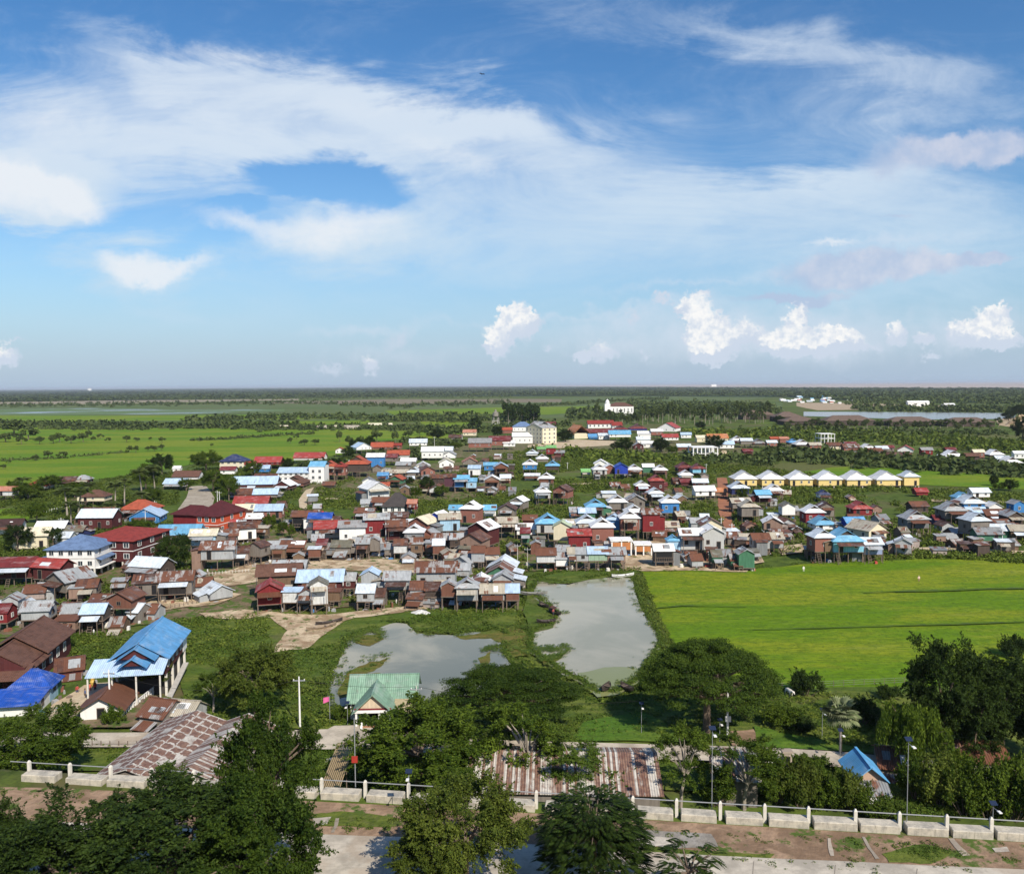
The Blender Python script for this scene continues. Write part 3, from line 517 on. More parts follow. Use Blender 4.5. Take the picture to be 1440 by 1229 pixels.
def wall_mesh(mb, kind, Lx, S, H, Rz):
    a, b = Lx / 2, S / 2
    if kind in 'FS':
        r = Rz - .06; n = len(mb.v)
        for x in (-a, a): mb.v += [(x, -b, 0), (x, b, 0), (x, b, H - .05), (x, 0, H + r), (x, -b, H - .05)]
        mb.f += [(n + 4, n + 3, n + 2, n + 1, n), (n + 5, n + 6, n + 7, n + 8, n + 9), (n, n + 5, n + 9, n + 4), (n + 6, n + 1, n + 2, n + 7), (n + 1, n + 6, n + 5, n)]; mb.m += [0] * 5
    elif kind == 'L':
        n = len(mb.v)
        for x in (-a, a): mb.v += [(x, -b, 0), (x, b, 0), (x, b, H + Rz - .15), (x, -b, H - .15)]
        mb.f += [(n + 3, n + 2, n + 1, n), (n + 4, n + 5, n + 6, n + 7), (n, n + 4, n + 7, n + 3), (n + 5, n + 1, n + 2, n + 6), (n + 1, n + 5, n + 4, n)]; mb.m += [0] * 5
    else:
        mb.box(-a, a, -b, b, 0, H)
        if kind == 'C':
            g = .42 * b * .8; h = .58 * b
            for s in (1, -1):
                x = s * (a - g - .12); p = [(x, -h * .93, H + .40 * Rz), (x, h * .93, H + .40 * Rz), (x, 0, H + Rz * .96)]
                mb.face(p if s > 0 else p[::-1], 1)
_u = MB(); _u.box(-.5, .5, -.5, .5, 0, 1); STILT_T = _u.mesh('stilt', TIMBER); STILT_C = _u.mesh('stilt', CONCW)
_u = MB(); _u.box(-.5, .5, -.03, .0, 0, 1); _wn = _u
def win_mesh(fr):
    q = MB(); q.box(-.5, .5, -.05, -.002, 0, 1, 0); q.box(-.60, .60, -.09, -.004, -.09, -.001, 1); q.box(-.60, .60, -.09, -.004, 1.001, 1.09, 1); q.box(-.60, -.501, -.09, -.004, 0, 1, 1); q.box(.501, .60, -.09, -.004, 0, 1, 1); q.box(-.03, .03, -.08, -.052, 0, 1, 1)
    return q.mesh('window', [DARK, fr])
WIN_W = win_mesh(WFRAME); WIN_T = win_mesh(TIMBER)
_q = MB(); _q.box(-.5, .5, -.06, -.002, 0, 1, 0); _q.box(-.58, -.502, -.09, -.004, 0, 1.05, 1); _q.box(.502, .58, -.09, -.004, 0, 1.05, 1); _q.box(-.5, .5, -.09, -.004, 1.002, 1.06, 1)
def _wf(fr):
    q = MB(); q.box(-.60, .60, -.09, -.004, -.09, -.001); q.box(-.60, .60, -.09, -.004, 1.001, 1.09); q.box(-.60, -.501, -.09, -.004, 0, 1); q.box(.501, .60, -.09, -.004, 0, 1); q.box(-.03, .03, -.08, -.052, 0, 1); return q.mesh('window', fr)
_q2 = MB(); _q2.box(-.5, .5, -.05, -.002, 0, 1); PANE = _q2.mesh('pane', GLASS); WF = {'w': _wf(WFRAME), 't': _wf(TIMBER)}
def win(m_, root, loc, rz, sc):
    o = link('window', WF['t' if m_ == WIN_T else 'w'], root, loc, rz, sc); link('pane', PANE, o); return o
DOORM = _q.mesh('door', [DARK, TIMBER])
HOUSES = []      # (root, px, py, attribute phrase)
FOOT = []        # (x, y, radius) keeps plants out
def scale_at(px, py):
    p = at(px, py); return p, (p - Vector((0, 0, CAM_H))).dot(_F) / F_PX, math.atan2(CAM_H, math.hypot(p.x, p.y))
def house(x, y, w, h, kind, roof, wall, yaw=0.0, st=.34, D=None, label=None, aw=None, conc=False, cat='house', name=None, nowin=False, group=None, gmat=None):
    p, s, dl = scale_at(x, y)
    W = max(2.2, w * s); r = random.Random(int(x * 13 + y * 7))
    if D is None: D = {'F': 1.05 * W, 'C': 1.0 * W, 'S': min(max(.62 * W, 4.0), 9), 'H': .75 * W, 'L': min(.6 * W, 5)}[kind]
    hm = max(2.6, (h * s - .35 * D * math.sin(dl)) / math.cos(dl))
    hr = {'F': .27 * W, 'C': .30 * W, 'S': .30 * D, 'H': .30 * D, 'L': .16 * D}[kind]; hr = min(hr, .48 * hm)
    body = hm - hr; zs = st * hm if st > .05 else .25; zs = min(zs, body - 1.5) if body > 2.0 else .25; wh = body - zs
    ang = R(yaw)
    nm = name or ('shack' if W < 4.2 and cat == 'house' else ('stilt_house' if zs > .8 else 'house'))
    root = thing(nm, (p.x, p.y + D * .5 * math.cos(ang), 0), ang, label, cat, group); root.location.x -= D * .5 * math.sin(ang)
    FOOT.append((root.location.x, root.location.y, .5 * max(W, D) + .6))
    fr = kind in 'FC'; Lx, S = (D, W) if fr else (W, D); rz = math.pi / 2 if fr else 0
    far = p.y > 420
    wm = MB(); wall_mesh(wm, kind, Lx, S, wh, hr); wm.build('wall', [wmat(wall), gmat or wmat('dwood')] if kind == 'C' else wmat(wall), root, (0, 0, zs), rz)
    rm = MB(); roof_mesh(rm, kind, Lx, S, hr, min(.55, .09 * W), .09); rm.build('roof', rmat(roof), root, (0, 0, zs + wh), rz)
    if p.y < 300 and kind in 'FS' and W > 3.5 and r.random() < .6:        # odd sheets nailed over the roof
        bb = S / 2; ff = lambda y_: hr * (1 - abs(y_) / bb)
        for _ in range(r.randrange(1, 4)):
            sg = -1 if kind == 'S' else r.choice((-1, 1)); y0_, y1_ = sorted((r.uniform(.1, .6) * bb, r.uniform(.6, 1.02) * bb)); xa = r.uniform(-Lx / 2, Lx / 2 - 1.2); xb = xa + r.choice((.85, 1.7, 2.5)); pz = [(xa, sg * y1_, ff(y1_) + .05), (xb, sg * y1_, ff(y1_) + .05), (xb, sg * y0_, ff(y0_) + .05), (xa, sg * y0_, ff(y0_) + .05)]
            pm = MB(); pm.slab(pz if sg < 0 else pz[::-1], .03); pm.build('roof_patch', rmat(r.choice(['tin', 'rust', 'pale', 'rbrown', 'mix', 'tind', 'beige', 'white'])), root, (0, 0, zs + wh), rz)
    if zs > .8:
        nx = max(2, min(4, round(W / 2.6))); ny = 2 if far or D < 5 else 3; sm = STILT_C if conc else STILT_T; th = .30 if conc else r.uniform(.16, .24)
        for i in range(nx):
            for j in range(ny):
                fx = -W / 2 + .15 + (W - .3) * i / (nx - 1); fy = -D / 2 + .15 + (D - .3) * j / (ny - 1)
                link('stilt', sm, root, (fx + r.uniform(-.08, .08), fy, 0), 0, (th, th, zs + .02))
        if not far:
            bm_ = MB()
            bm_.box(-W / 2 - .1, W / 2 + .1, -D / 2 - .15, D / 2 + .1, zs - .16, zs - .003); bm_.build('floor_deck', TIMBER, root)
            if r.random() < .5:
                jb = MB(); xs = r.uniform(-W / 2 + .6, W / 2 - .6); n = max(3, int(zs / .35)); y0 = -D / 2 - .2
                jb.bar((xs - .4, y0 - zs * .6, 0), (xs - .4, y0, zs), .05, n=4); jb.bar((xs + .4, y0 - zs * .6, 0), (xs + .4, y0, zs), .05, n=4)
                for i in range(n):
                    t = (i + .5) / n; jb.box(xs - .4, xs + .4, y0 - zs * .6 * (1 - t) - .12, y0 - zs * .6 * (1 - t) + .12, zs * t - .03, zs * t + .03)
                jb.build('stair', TIMBER, root)
            if r.random() < .35 and zs > 1.6:      # cross braces between the stilts
                jb = MB(); jb.bar((-W / 2 + .15, -D / 2 + .05, .2), (W / 2 - .15, -D / 2 + .05, zs - .3), .05, n=4); jb.build('brace', TIMBER, root)
    if wall == 'open':
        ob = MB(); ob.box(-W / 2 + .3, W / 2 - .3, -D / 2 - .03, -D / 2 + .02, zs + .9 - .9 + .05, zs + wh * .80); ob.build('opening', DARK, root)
        if not far: rb = MB(); rb.box(-W / 2, W / 2, -D / 2 - .12, -D / 2 - .05, zs + .85, zs + .95); [rb.box(-W / 2 + (W - .1) * i / 8, -W / 2 + (W - .1) * i / 8 + .07, -D / 2 - .115, -D / 2 - .055, zs, zs + .848) for i in range(9)]; rb.build('railing', TIMBER, root)
    elif not nowin and wh > 1.5:
        wmsh = WIN_W if wall in ('white', 'cream', 'red', 'maroon', 'brick', 'blue', 'royal', 'sky', 'lblue', 'ored', 'yellow', 'orange') else WIN_T
        nw = max(1, min(5, int(W / 2.6))); wz = zs + wh * .34; hh = min(.95, wh * .36); ww = min(.72, W / nw * .34); di = r.randrange(nw) if nw > 1 else -1
        for i in range(nw):
            fx = -W / 2 + W * (i + .5) / nw
            if i == di and not far: link('door', DOORM, root, (fx, -D / 2, zs + .02), 0, (min(.95, W / nw * .5), 1, min(2.0, wh * .8)))
            elif r.random() < (.75 if wall in ('white', 'cream', 'grey', 'brick', 'red', 'maroon', 'blue', 'yellow') else .42): link('window', wmsh, root, (fx, -D / 2, wz), 0, (ww, 1, hh))
        if not far and abs(x - 720) > 90:                       # the side wall one also sees
            sd_ = 1 if x < 720 else -1
            for i in range(max(1, int(D / 3.2))):
                fy = -D / 2 + D * (i + .5) / max(1, int(D / 3.2))
                if r.random() < .7: link('window', wmsh, root, (sd_ * W / 2, fy, wz), R(90) * sd_, (ww, 1, hh))
    if cat == 'house' and not far and p.y < 340 and W > 4 and r.random() < .40:        # lean-to room on one side
        sg = r.choice((-1, 1)); aW2 = r.uniform(1.5, 2.6); aD = D * r.uniform(.5, .85); aH = wh * r.uniform(.62, .8); zb = zs if r.random() < .6 else .1; hh2 = zs + aH - zb; x0_, x1_ = sorted((sg * (W / 2 + .03), sg * (W / 2 + aW2))); ow = r.choice(['gwood', 'tin', 'rtin', 'mix', 'wood', 'tind', wall])
        am = MB(); am.box(x0_, x1_, -aD / 2, aD / 2, zb, zb + hh2); am.build('annex_wall', wmat(ow if ow != 'open' else 'gwood'), root)
        xi, xo = sg * (W / 2 + .04), sg * (W / 2 + aW2 + .35); pz = [(xi, -aD / 2 - .3, zb + hh2 + .62), (xo, -aD / 2 - .3, zb + hh2 + .04), (xo, aD / 2 + .3, zb + hh2 + .04), (xi, aD / 2 + .3, zb + hh2 + .62)]; am = MB(); am.slab(pz if sg > 0 else pz[::-1], .05); am.build('annex_roof', rmat(r.choice(['tin', 'rbrown', 'rust', 'mix', 'pale', 'tind', 'beige'])), root)
        if zb > .8:
            for yy_ in (-aD / 2 + .15, aD / 2 - .15): link('stilt', STILT_T, root, (sg * (W / 2 + aW2 - .15), yy_, 0), 0, (.16, .16, zb))
    a_ = aw if aw is not None else (r.choice(['tin', 'rust', 'mix', 'pale', 'beige', 'brown']) if (r.random() < .42 and not far) else None)
    if a_:
        am = MB(); dd = min(1.9, .28 * D + .5); zt0 = zs + wh - .12 - (.5 * .3 if kind != 'F' else 0); aW = W * r.uniform(.7, 1.0) / 2
        am.slab([(-aW, -dd, -.55), (aW, -dd, -.55), (aW, 0, 0), (-aW, 0, 0)], .06); am.build('awning', rmat(a_), root, (0, -D / 2 - .02 - (min(.55, .09 * W) if kind != 'F' else 0) * .9, zt0 - .35))
        if not far:
            for sx_ in (-1, 1): link('awning_post', STILT_T, root, (sx_ * (aW - .1), -D / 2 - dd - .2, 0), 0, (.12, .12, zt0 - .95))
    hw = ROOFW[roof]; kw = KINDW[kind]; ts = 'stilt house' if zs > .8 else 'house'
    if W < 4.2: ts = 'shack'
    phr = f"{hw} {kw} {ts}".replace('  ', ' ') if kw else f"{hw} roofed {ts}"
    if kw: phr = phr.replace(hw, hw + '', 1)
    phr += f" with {WALLW[wall]} walls"
    if cat == 'house': HOUSES.append((root, x, y - h * .5, phr if label is None else None))
    return root
TABLE = '''
8 704 24 20 S salmon pale|51 690 28 15 H tred white|93 687 24 17 S rbrown brick|115 686 20 18 H tin maroon|131 713 32 24 H tbrown cream .0|134 746 48 30 S pale maroon 0 .1|131 728 32 14 S rbrown gwood|192 733 46 30 H tile maroon
203 737 40 24 F pblue blue 8 0|10 752 36 22 S dkbrown white 12 0|42 775 46 33 S cream cream 8 .12|70 757 38 24 S white navy|102 757 28 18 S moss navy|88 772 20 24 S pale pale
20 824 48 40 S maroon maroon 6 .3|66 826 44 40 S red maroon -14 .3|90 812 20 26 F tred gwood 10|80 845 42 44 F rbrown gwood -28 .35|122 847 26 32 S rbrown gwood 12|205 824 48 40 S pale dwood -16 .3|205 777 40 30 S rbrown tin 5
240 764 30 20 F white rwood 10|15 880 22 44 F tin tin|34 874 18 30 F pale tin|50 888 36 42 S rust tin 8 .42|2 890 14 40 S maroon red|100 884 24 34 S rust rwood 14|130 890 30 40 S pblue open 6 .45|168 878 36 48 F rbrown rwood -6 .5|138 860 26 24 S rust gwood
206 873 24 23 S rbrown tin -8 .1|246 848 46 44 S rbrown gwood 10 .3|208 850 36 42 S brown gwood 10 .34|250 766 56 28 S sky brick 4|286 778 34 34 S cream lblue 6 .34|357 692 62 22 S pblue maroon 4|341 702 32 15 S rbrown maroon 4|373 704 32 17 S pblue gwood 4
352 716 46 18 S red maroon 4|345 737 26 28 S cream white 4 .2|378 739 36 30 S pblue brick 4|357 744 20 22 S white maroon 4|343 764 34 30 S rbrown white 22 .2|334 752 18 22 S red white 15|318 768 30 23 S mix gwood 14|306 804 44 43 S rbrown tin 6 .42
338 798 22 30 S brown mix 8|358 795 22 34 F brown gwood -18 .4|380 787 26 26 S tin tind|411 788 32 28 S rbrown dwood|435 788 17 24 S moss dwood|427 750 32 32 S rbrown open 0 .3|450 753 30 32 S royal white 0 .3|466 766 44 34 S red grey 10 .3
458 752 34 26 S brown cream -8|405 806 44 18 S tin tind 0 .1|393 844 58 50 S tbrown wood 10 .30|380 862 34 44 F red red 14 .3|312 846 32 26 F pale tin 40 .2|282 840 28 27 S rust tin 14|410 862 24 34 L pblue pale 0 .45|450 848 60 46 S pblue maroon 4 .32
449 864 24 50 F rust pale 12 .3|432 864 24 38 F rbrown tin 0 .45|490 840 18 34 S tin maroon 0 .4|520 844 23 44 F pblue tin 0 .4|514 860 24 38 S pale tin 0 .4|533 858 14 30 S rust gwood 0 .3|558 848 34 44 S tin tin 0 .45|613 832 54 42 S mix tin 0 .16
587 854 20 36 S rbrown tin 0 .45|608 855 20 36 S brown dwood 0 .5|631 859 20 42 F tin rwood 0 .5|657 860 30 46 C tin tin 0 .36|693 860 32 38 S beige tin 0 .45|721 860 18 38 S pblue rwood 0 .45|707 834 28 30 F tin tin -6|702 820 36 27 F mix green -8
705 808 36 24 F pale tin -8|677 830 24 22 F white tind|672 802 18 34 S rust tin|692 800 20 30 S rust tin 6|648 802 28 22 F tin tin -30|651 814 18 22 S tin tin|632 803 16 16 S moss gwood|533 708 32 32 F white pale 32 .02|517 716 18 14 S tin tin|538 718 28 19 S rust maroon
579 724 13 22 S salmon red|512 730 26 16 S rbrown gwood|530 768 32 46 S rbrown red 8 .3|496 770 36 38 S grey white 6 .16|558 770 28 38 S rbrown maroon 6 .3|560 744 26 24 S brown gwood|582 774 26 36 C white tind 0 .3|588 757 30 32 F cream brick -24 .25
612 752 24 33 F white royal -22 .25|633 754 28 32 S beige lblue 8 .25|640 730 17 20 S sky white|660 747 26 42 C white brick -14 .3|672 777 32 45 F white maroon -28 .25|662 788 32 40 F rbrown rtin -20 .3|617 790 16 32 S pale rwood|622 776 28 26 S mix gwood
642 778 18 28 S tin dwood|563 788 18 30 S brown pale|586 788 16 32 S rust wood|510 788 18 32 S rust dwood|526 785 16 30 F tin gwood|480 788 26 28 S moss gwood|464 788 13 24 S tind tind|452 788 14 30 S maroon dwood|600 770 20 26 F rbrown brick -20|548 786 14 22 S tind gwood
764 710 20 26 C white pale|788 710 22 28 F brown brick -24|727 724 19 26 F white gwood -24|712 734 24 26 F brown gwood -6|689 734 17 24 S sky white|714 759 26 32 S beige dwood|745 750 19 26 S rust maroon|740 760 26 24 S white white|739 772 13 30 S maroon green 0 .3
771 762 32 39 C sky grey 0 .35|790 774 23 42 F greeny cream -8 .36|804 754 20 24 S beige gwood|815 780 30 36 S red red 0 .1|848 774 30 45 C white brick 0 .16|826 762 28 38 C pale tind 0 .34|862 757 20 34 C pblue blue -14|867 746 18 26 F brown rwood -14
838 732 26 30 C sky green 0 .25|826 736 22 22 S pblue green|810 735 16 22 S rust lblue|869 724 25 28 C white gwood 0 .3|886 760 26 42 C white brick 0 .36|895 722 24 27 F tin gwood 0 .3|893 736 25 26 C white red|768 803 26 32 S rust pale 0 .4|790 803 16 26 S tin white 0 .3|805 803 13 33 S beige pale 0 .45
820 803 18 33 S tin tin 0 .45|841 803 26 34 S pblue lgreen 0 .45|867 803 25 33 S tin rtin 0 .4|916 760 24 45 S rust red 0 .28|943 757 23 24 S beige cream|948 787 18 34 C sky lblue 0 .35|934 799 26 34 S white open 0 .3|973 787 31 44 S white grey 0 .34|1003 788 30 49 F white grey 0 .32
1001 768 28 40 F mix cream 0 .2|980 752 16 24 S tin tin|981 801 16 22 S rust tin|1009 802 14 28 S rust green 0 .4|1050 805 22 34 F rbrown green 0 .2|1036 803 16 24 S mix green|1071 780 23 30 S rust tin 0 .3|1092 779 20 30 S beige tin 0 .3
1087 754 25 28 F white rtin -10|1108 752 22 24 F rust tin 10|1055 735 24 32 C beige gwood 0 .3|1043 722 26 22 S beige gwood|1074 715 20 26 S sky maroon|1090 705 22 24 C white maroon|1041 705 24 28 C pale navy|992 705 28 22 S white white|943 731 24 34 C white blue 0 .3|923 714 20 28 C pale dwood
904 698 18 22 C white red|924 697 20 29 C red maroon 0 .2|1088 733 14 11 L pale pale|1109 734 18 28 F rbrown white|1146 750 26 40 C white red 0 .38|1163 734 19 28 F rbrown gwood 0 .3|1161 754 28 28 C sky white|1204 757 26 30 S blue royal 4 .2|1213 734 26 29 C red red 0 .35
1234 764 36 32 F beige cream 28 .2|1160 792 29 48 C pale brick 4 .36|1193 793 42 49 C sky sky 0 .36|1227 792 27 36 S pale lilac 0 .36|1270 784 22 28 F tin tin -20 .2|1291 754 30 36 C tin tind 0 .34|1294 727 23 22 S rbrown dwood|1297 699 16 13 S red red|1160 706 15 17 C navy white
1380 706 24 20 S pale white|1356 714 20 22 C sky lblue|1370 724 30 28 C pale blue|1344 740 30 34 C tin gwood 0 .34|1374 737 24 24 S pblue white|1400 724 18 18 F white white|1322 739 14 15 S maroon navy|1378 767 28 46 C pale gwood 8 .36|1405 738 34 22 S rust rwood|1407 750 36 20 S rbrown dwood
1408 763 34 26 S pale green 0 .1|1392 772 34 30 S tind green 0 .4|1428 748 22 30 F tin dwood|1433 731 16 28 F grey blue|1420 776 26 18 S tin wood|1434 764 24 26 S beige wood
376 660 36 18 S red red|372 678 32 12 S rbrown maroon|368 669 20 15 S pblue blue|434 652 42 16 S red white|463 676 20 28 C tile brick 0 .3|478 676 16 26 C tred brick 0 .3|501 672 32 31 C tile dwood 0 .3|528 663 24 26 S white blue 0 .25|547 655 22 17 S maroon gwood|560 650 30 17 S tile grey|574 662 20 18 S white gwood
567 667 20 18 S tin gwood|546 675 18 15 S beige gwood|564 675 18 15 S beige wood|582 675 18 18 C pale gwood|530 665 12 11 F brown gwood|538 679 14 15 S blue blue|602 675 20 20 F rbrown brick 14|595 662 18 13 F white white|608 648 30 20 S white white 0 .2|624 643 24 15 S pale grey|628 665 20 21 F cream white|632 650 16 16 F tin white
588 632 24 15 S pale white|512 638 22 16 F pblue white 30|537 637 30 15 S tile brick|557 636 14 13 S tred brick|478 642 12 13 F tile white|675 636 32 20 S grey brick 0 .34|703 633 30 20 S maroon brick 0 .34|716 633 16 14 S white white|660 614 18 10 S salmon cream|712 614 16 13 S tile brick|640 619 18 8 S brown gwood|661 658 20 15 F salmon gwood|678 661 18 15 F brown gwood
667 676 16 22 S pblue white|690 668 18 18 S sky blue|705 672 18 22 F pblue rwood|649 693 20 25 S sky blue 0 .34|663 693 14 21 S sky lblue 0 .34|633 693 16 27 S rbrown purple 0 .34|615 688 16 21 S rbrown dwood|614 698 20 17 F rust pale|692 693 20 25 F white rtin 0 .3|711 686 14 19 S pale brick|518 686 16 15 F tind white|540 690 14 12 S tile brick|556 687 18 19 F tile green -10
462 688 16 11 S rbrown open|397 693 22 18 F white maroon -10|411 687 32 18 C tbrown brick|352 664 14 15 S tred white|261 678 36 16 S tbrown white|245 688 30 15 S pblue white|248 664 10 9 S white white|320 668 20 12 S maroon white
527 601 18 6 S cream cream|547 600 8 5 S cream cream|495 603 22 5 S beige cream|474 603 8 5 S cream cream|452 604 12 6 S beige cream|398 603 12 5 S cream cream
735 607 28 14 H bgrey white 0 0|769 602 24 9 S maroon brick|738 624 34 16 S white white 0 0|838 616 50 13 S maroon maroon|838 618 20 8 S blue blue|873 609 20 11 C maroon blue|898 609 24 13 C maroon royal|937 614 26 20 F red white -26|924 617 16 14 S white brick|943 624 22 14 S red white|872 620 30 15 S sky white|850 619 16 10 S pale white
906 617 18 11 S white white|905 625 18 11 S pale white|911 635 16 15 S white white|898 637 14 15 F tin maroon|965 617 14 9 S pblue white|962 639 18 15 S pale rwood|1010 626 28 16 S orange cream 0 0|988 623 16 11 S cream cream|1022 632 20 12 S pblue white|1038 629 18 16 C white maroon|1050 630 16 14 S pale gwood|1052 643 13 12 S maroon maroon|1068 630 18 13 C tind dwood
748 645 15 13 C pale white|775 646 13 20 S green red|763 640 14 12 S green gwood|787 646 13 13 S tind maroon|763 655 16 16 C white gwood|745 668 19 22 C white blue|748 676 20 10 L white white|777 668 18 20 C sky dwood|768 687 20 22 C white rwood|844 675 19 22 C white grey|845 662 18 16 F white white|824 672 12 13 S green green
858 674 18 22 F white brick|874 675 18 24 F royal royal|893 674 19 21 C white orange|912 672 15 20 S white green|929 674 18 20 C white rwood|964 670 20 20 C maroon maroon|965 677 18 16 C white lblue|983 672 18 20 C maroon sky|967 687 18 14 S maroon maroon|985 688 20 15 S pale maroon|932 693 13 15 S maroon maroon|856 701 18 10 L pale pale|1014 702 15 16 S orange rtin|866 689 14 11 S rbrown gwood|880 690 12 9 S mix gwood
1086 632 14 13 S pale brick|1090 624 12 10 S tile brick|1103 624 12 10 S salmon brick|1117 630 14 13 C blue dwood|1130 633 20 15 C white dwood|1147 635 16 13 S beige brick|1174 637 20 15 S rbrown cream|1198 639 22 15 S mix brick|1197 630 16 9 S maroon white|1223 637 18 13 C white dwood|1232 642 18 12 S rust brick|1241 640 16 13 S pale gwood|1250 636 14 10 S maroon gwood|1258 646 22 10 S brown brick
1273 640 20 14 F red white -26|1304 641 15 12 S grey red|1343 649 26 16 C white brick|1338 638 14 9 S maroon dwood|1368 652 18 15 S tbrown dwood|1377 650 14 18 S cream brick|1402 646 20 14 C white dwood|1412 652 20 11 S pale dwood|1426 658 24 16 C white red|1434 646 14 12 S white white|1330 648 12 9 S tin dwood
'''
for ent in TABLE.replace('\n', '|').split('|'):
    f = ent.split()
    if not f: continue
    if f[5] in ('rbrown', 'rust') and int(float(f[0]) * 7) % 10 < 4: f[5] = ('tin', 'mix', 'tind', 'brown', 'moss')[int(float(f[0])) % 5]
    n = [float(q) for q in f[:4]]; opt = [float(q) for q in f[7:]]
    house(*n, f[4], f[5], f[6], yaw=opt[0] if opt else (random.Random(int(n[0])).uniform(-6, 6)), st=opt[1] if len(opt) > 1 else (.12 if n[3] < 13 else .37))
# small lean-to shacks that fill the dense rows
kr = random.Random(44); made = 0
for (x0, x1, y0, y1, n) in ((445, 660, 770, 790, 16), (560, 720, 745, 800, 12), (490, 730, 838, 858, 10), (0, 200, 862, 892, 10), (20, 130, 836, 850, 5), (330, 450, 780, 795, 7), (390, 470, 848, 862, 4), (700, 860, 770, 790, 9), (960, 1060, 790, 802, 7), (1040, 1120, 745, 785, 7), (1340, 1440, 745, 776, 9), (550, 720, 668, 690, 14), (460, 600, 650, 672, 8), (1090, 1290, 632, 645, 8), (600, 720, 640, 655, 5), (1225, 1290, 765, 785, 3), (1030, 1120, 695, 780, 12), (840, 1010, 695, 765, 14), (1290, 1440, 705, 785, 14), (560, 720, 645, 700, 18), (700, 800, 640, 705, 8), (820, 1000, 665, 690, 8), (330, 460, 690, 760, 8), (150, 340, 730, 850, 10), (1120, 1280, 700, 780, 8), (1140, 1160, 785, 790, 1), (330, 400, 715, 760, 5)):
    t = 0
    while n and t < 60:
        t += 1; x, y = kr.uniform(x0, x1), kr.uniform(y0, y1); p = at(x, y)
        if any((p.x - a) ** 2 + (p.y - b) ** 2 < (c * .95) ** 2 for a, b, c in FOOT): continue
        n -= 1; sc_ = 1200 / p.y
        house(x, y, kr.uniform(2.4, 3.8) * sc_, kr.uniform(2.6, 4.2) * sc_, kr.choice('LSLSF'), kr.choice(['tin', 'rbrown', 'rust', 'mix', 'tind', 'brown', 'pale', 'beige', 'moss', 'tin']), kr.choice(['gwood', 'tin', 'dwood', 'tind', 'wood', 'rtin', 'mix', 'rwood']), kr.uniform(-16, 16), kr.choice([.05, .3, .4]))
# the row of yellow bungalows with white roofs
for i, (x, w) in enumerate(((1049, 35), (1087, 35), (1127, 36), (1167.5, 37), (1208, 38), (1250, 38), (1282, 24))):
    nm = ['leftmost', 'second from the left', 'third from the left', 'middle one', 'third from the right', 'second from the right', 'rightmost and narrowest'][i]
    h_ = house(x, 686, w * .88, 24, 'C', 'white' if i < 6 else 'pale', 'yellow', 0, .14, None, f'yellow bungalow with broad white gable roof, {nm} of the row of seven', '', True, gmat=WPAINT, group='yellow bungalows in a row')
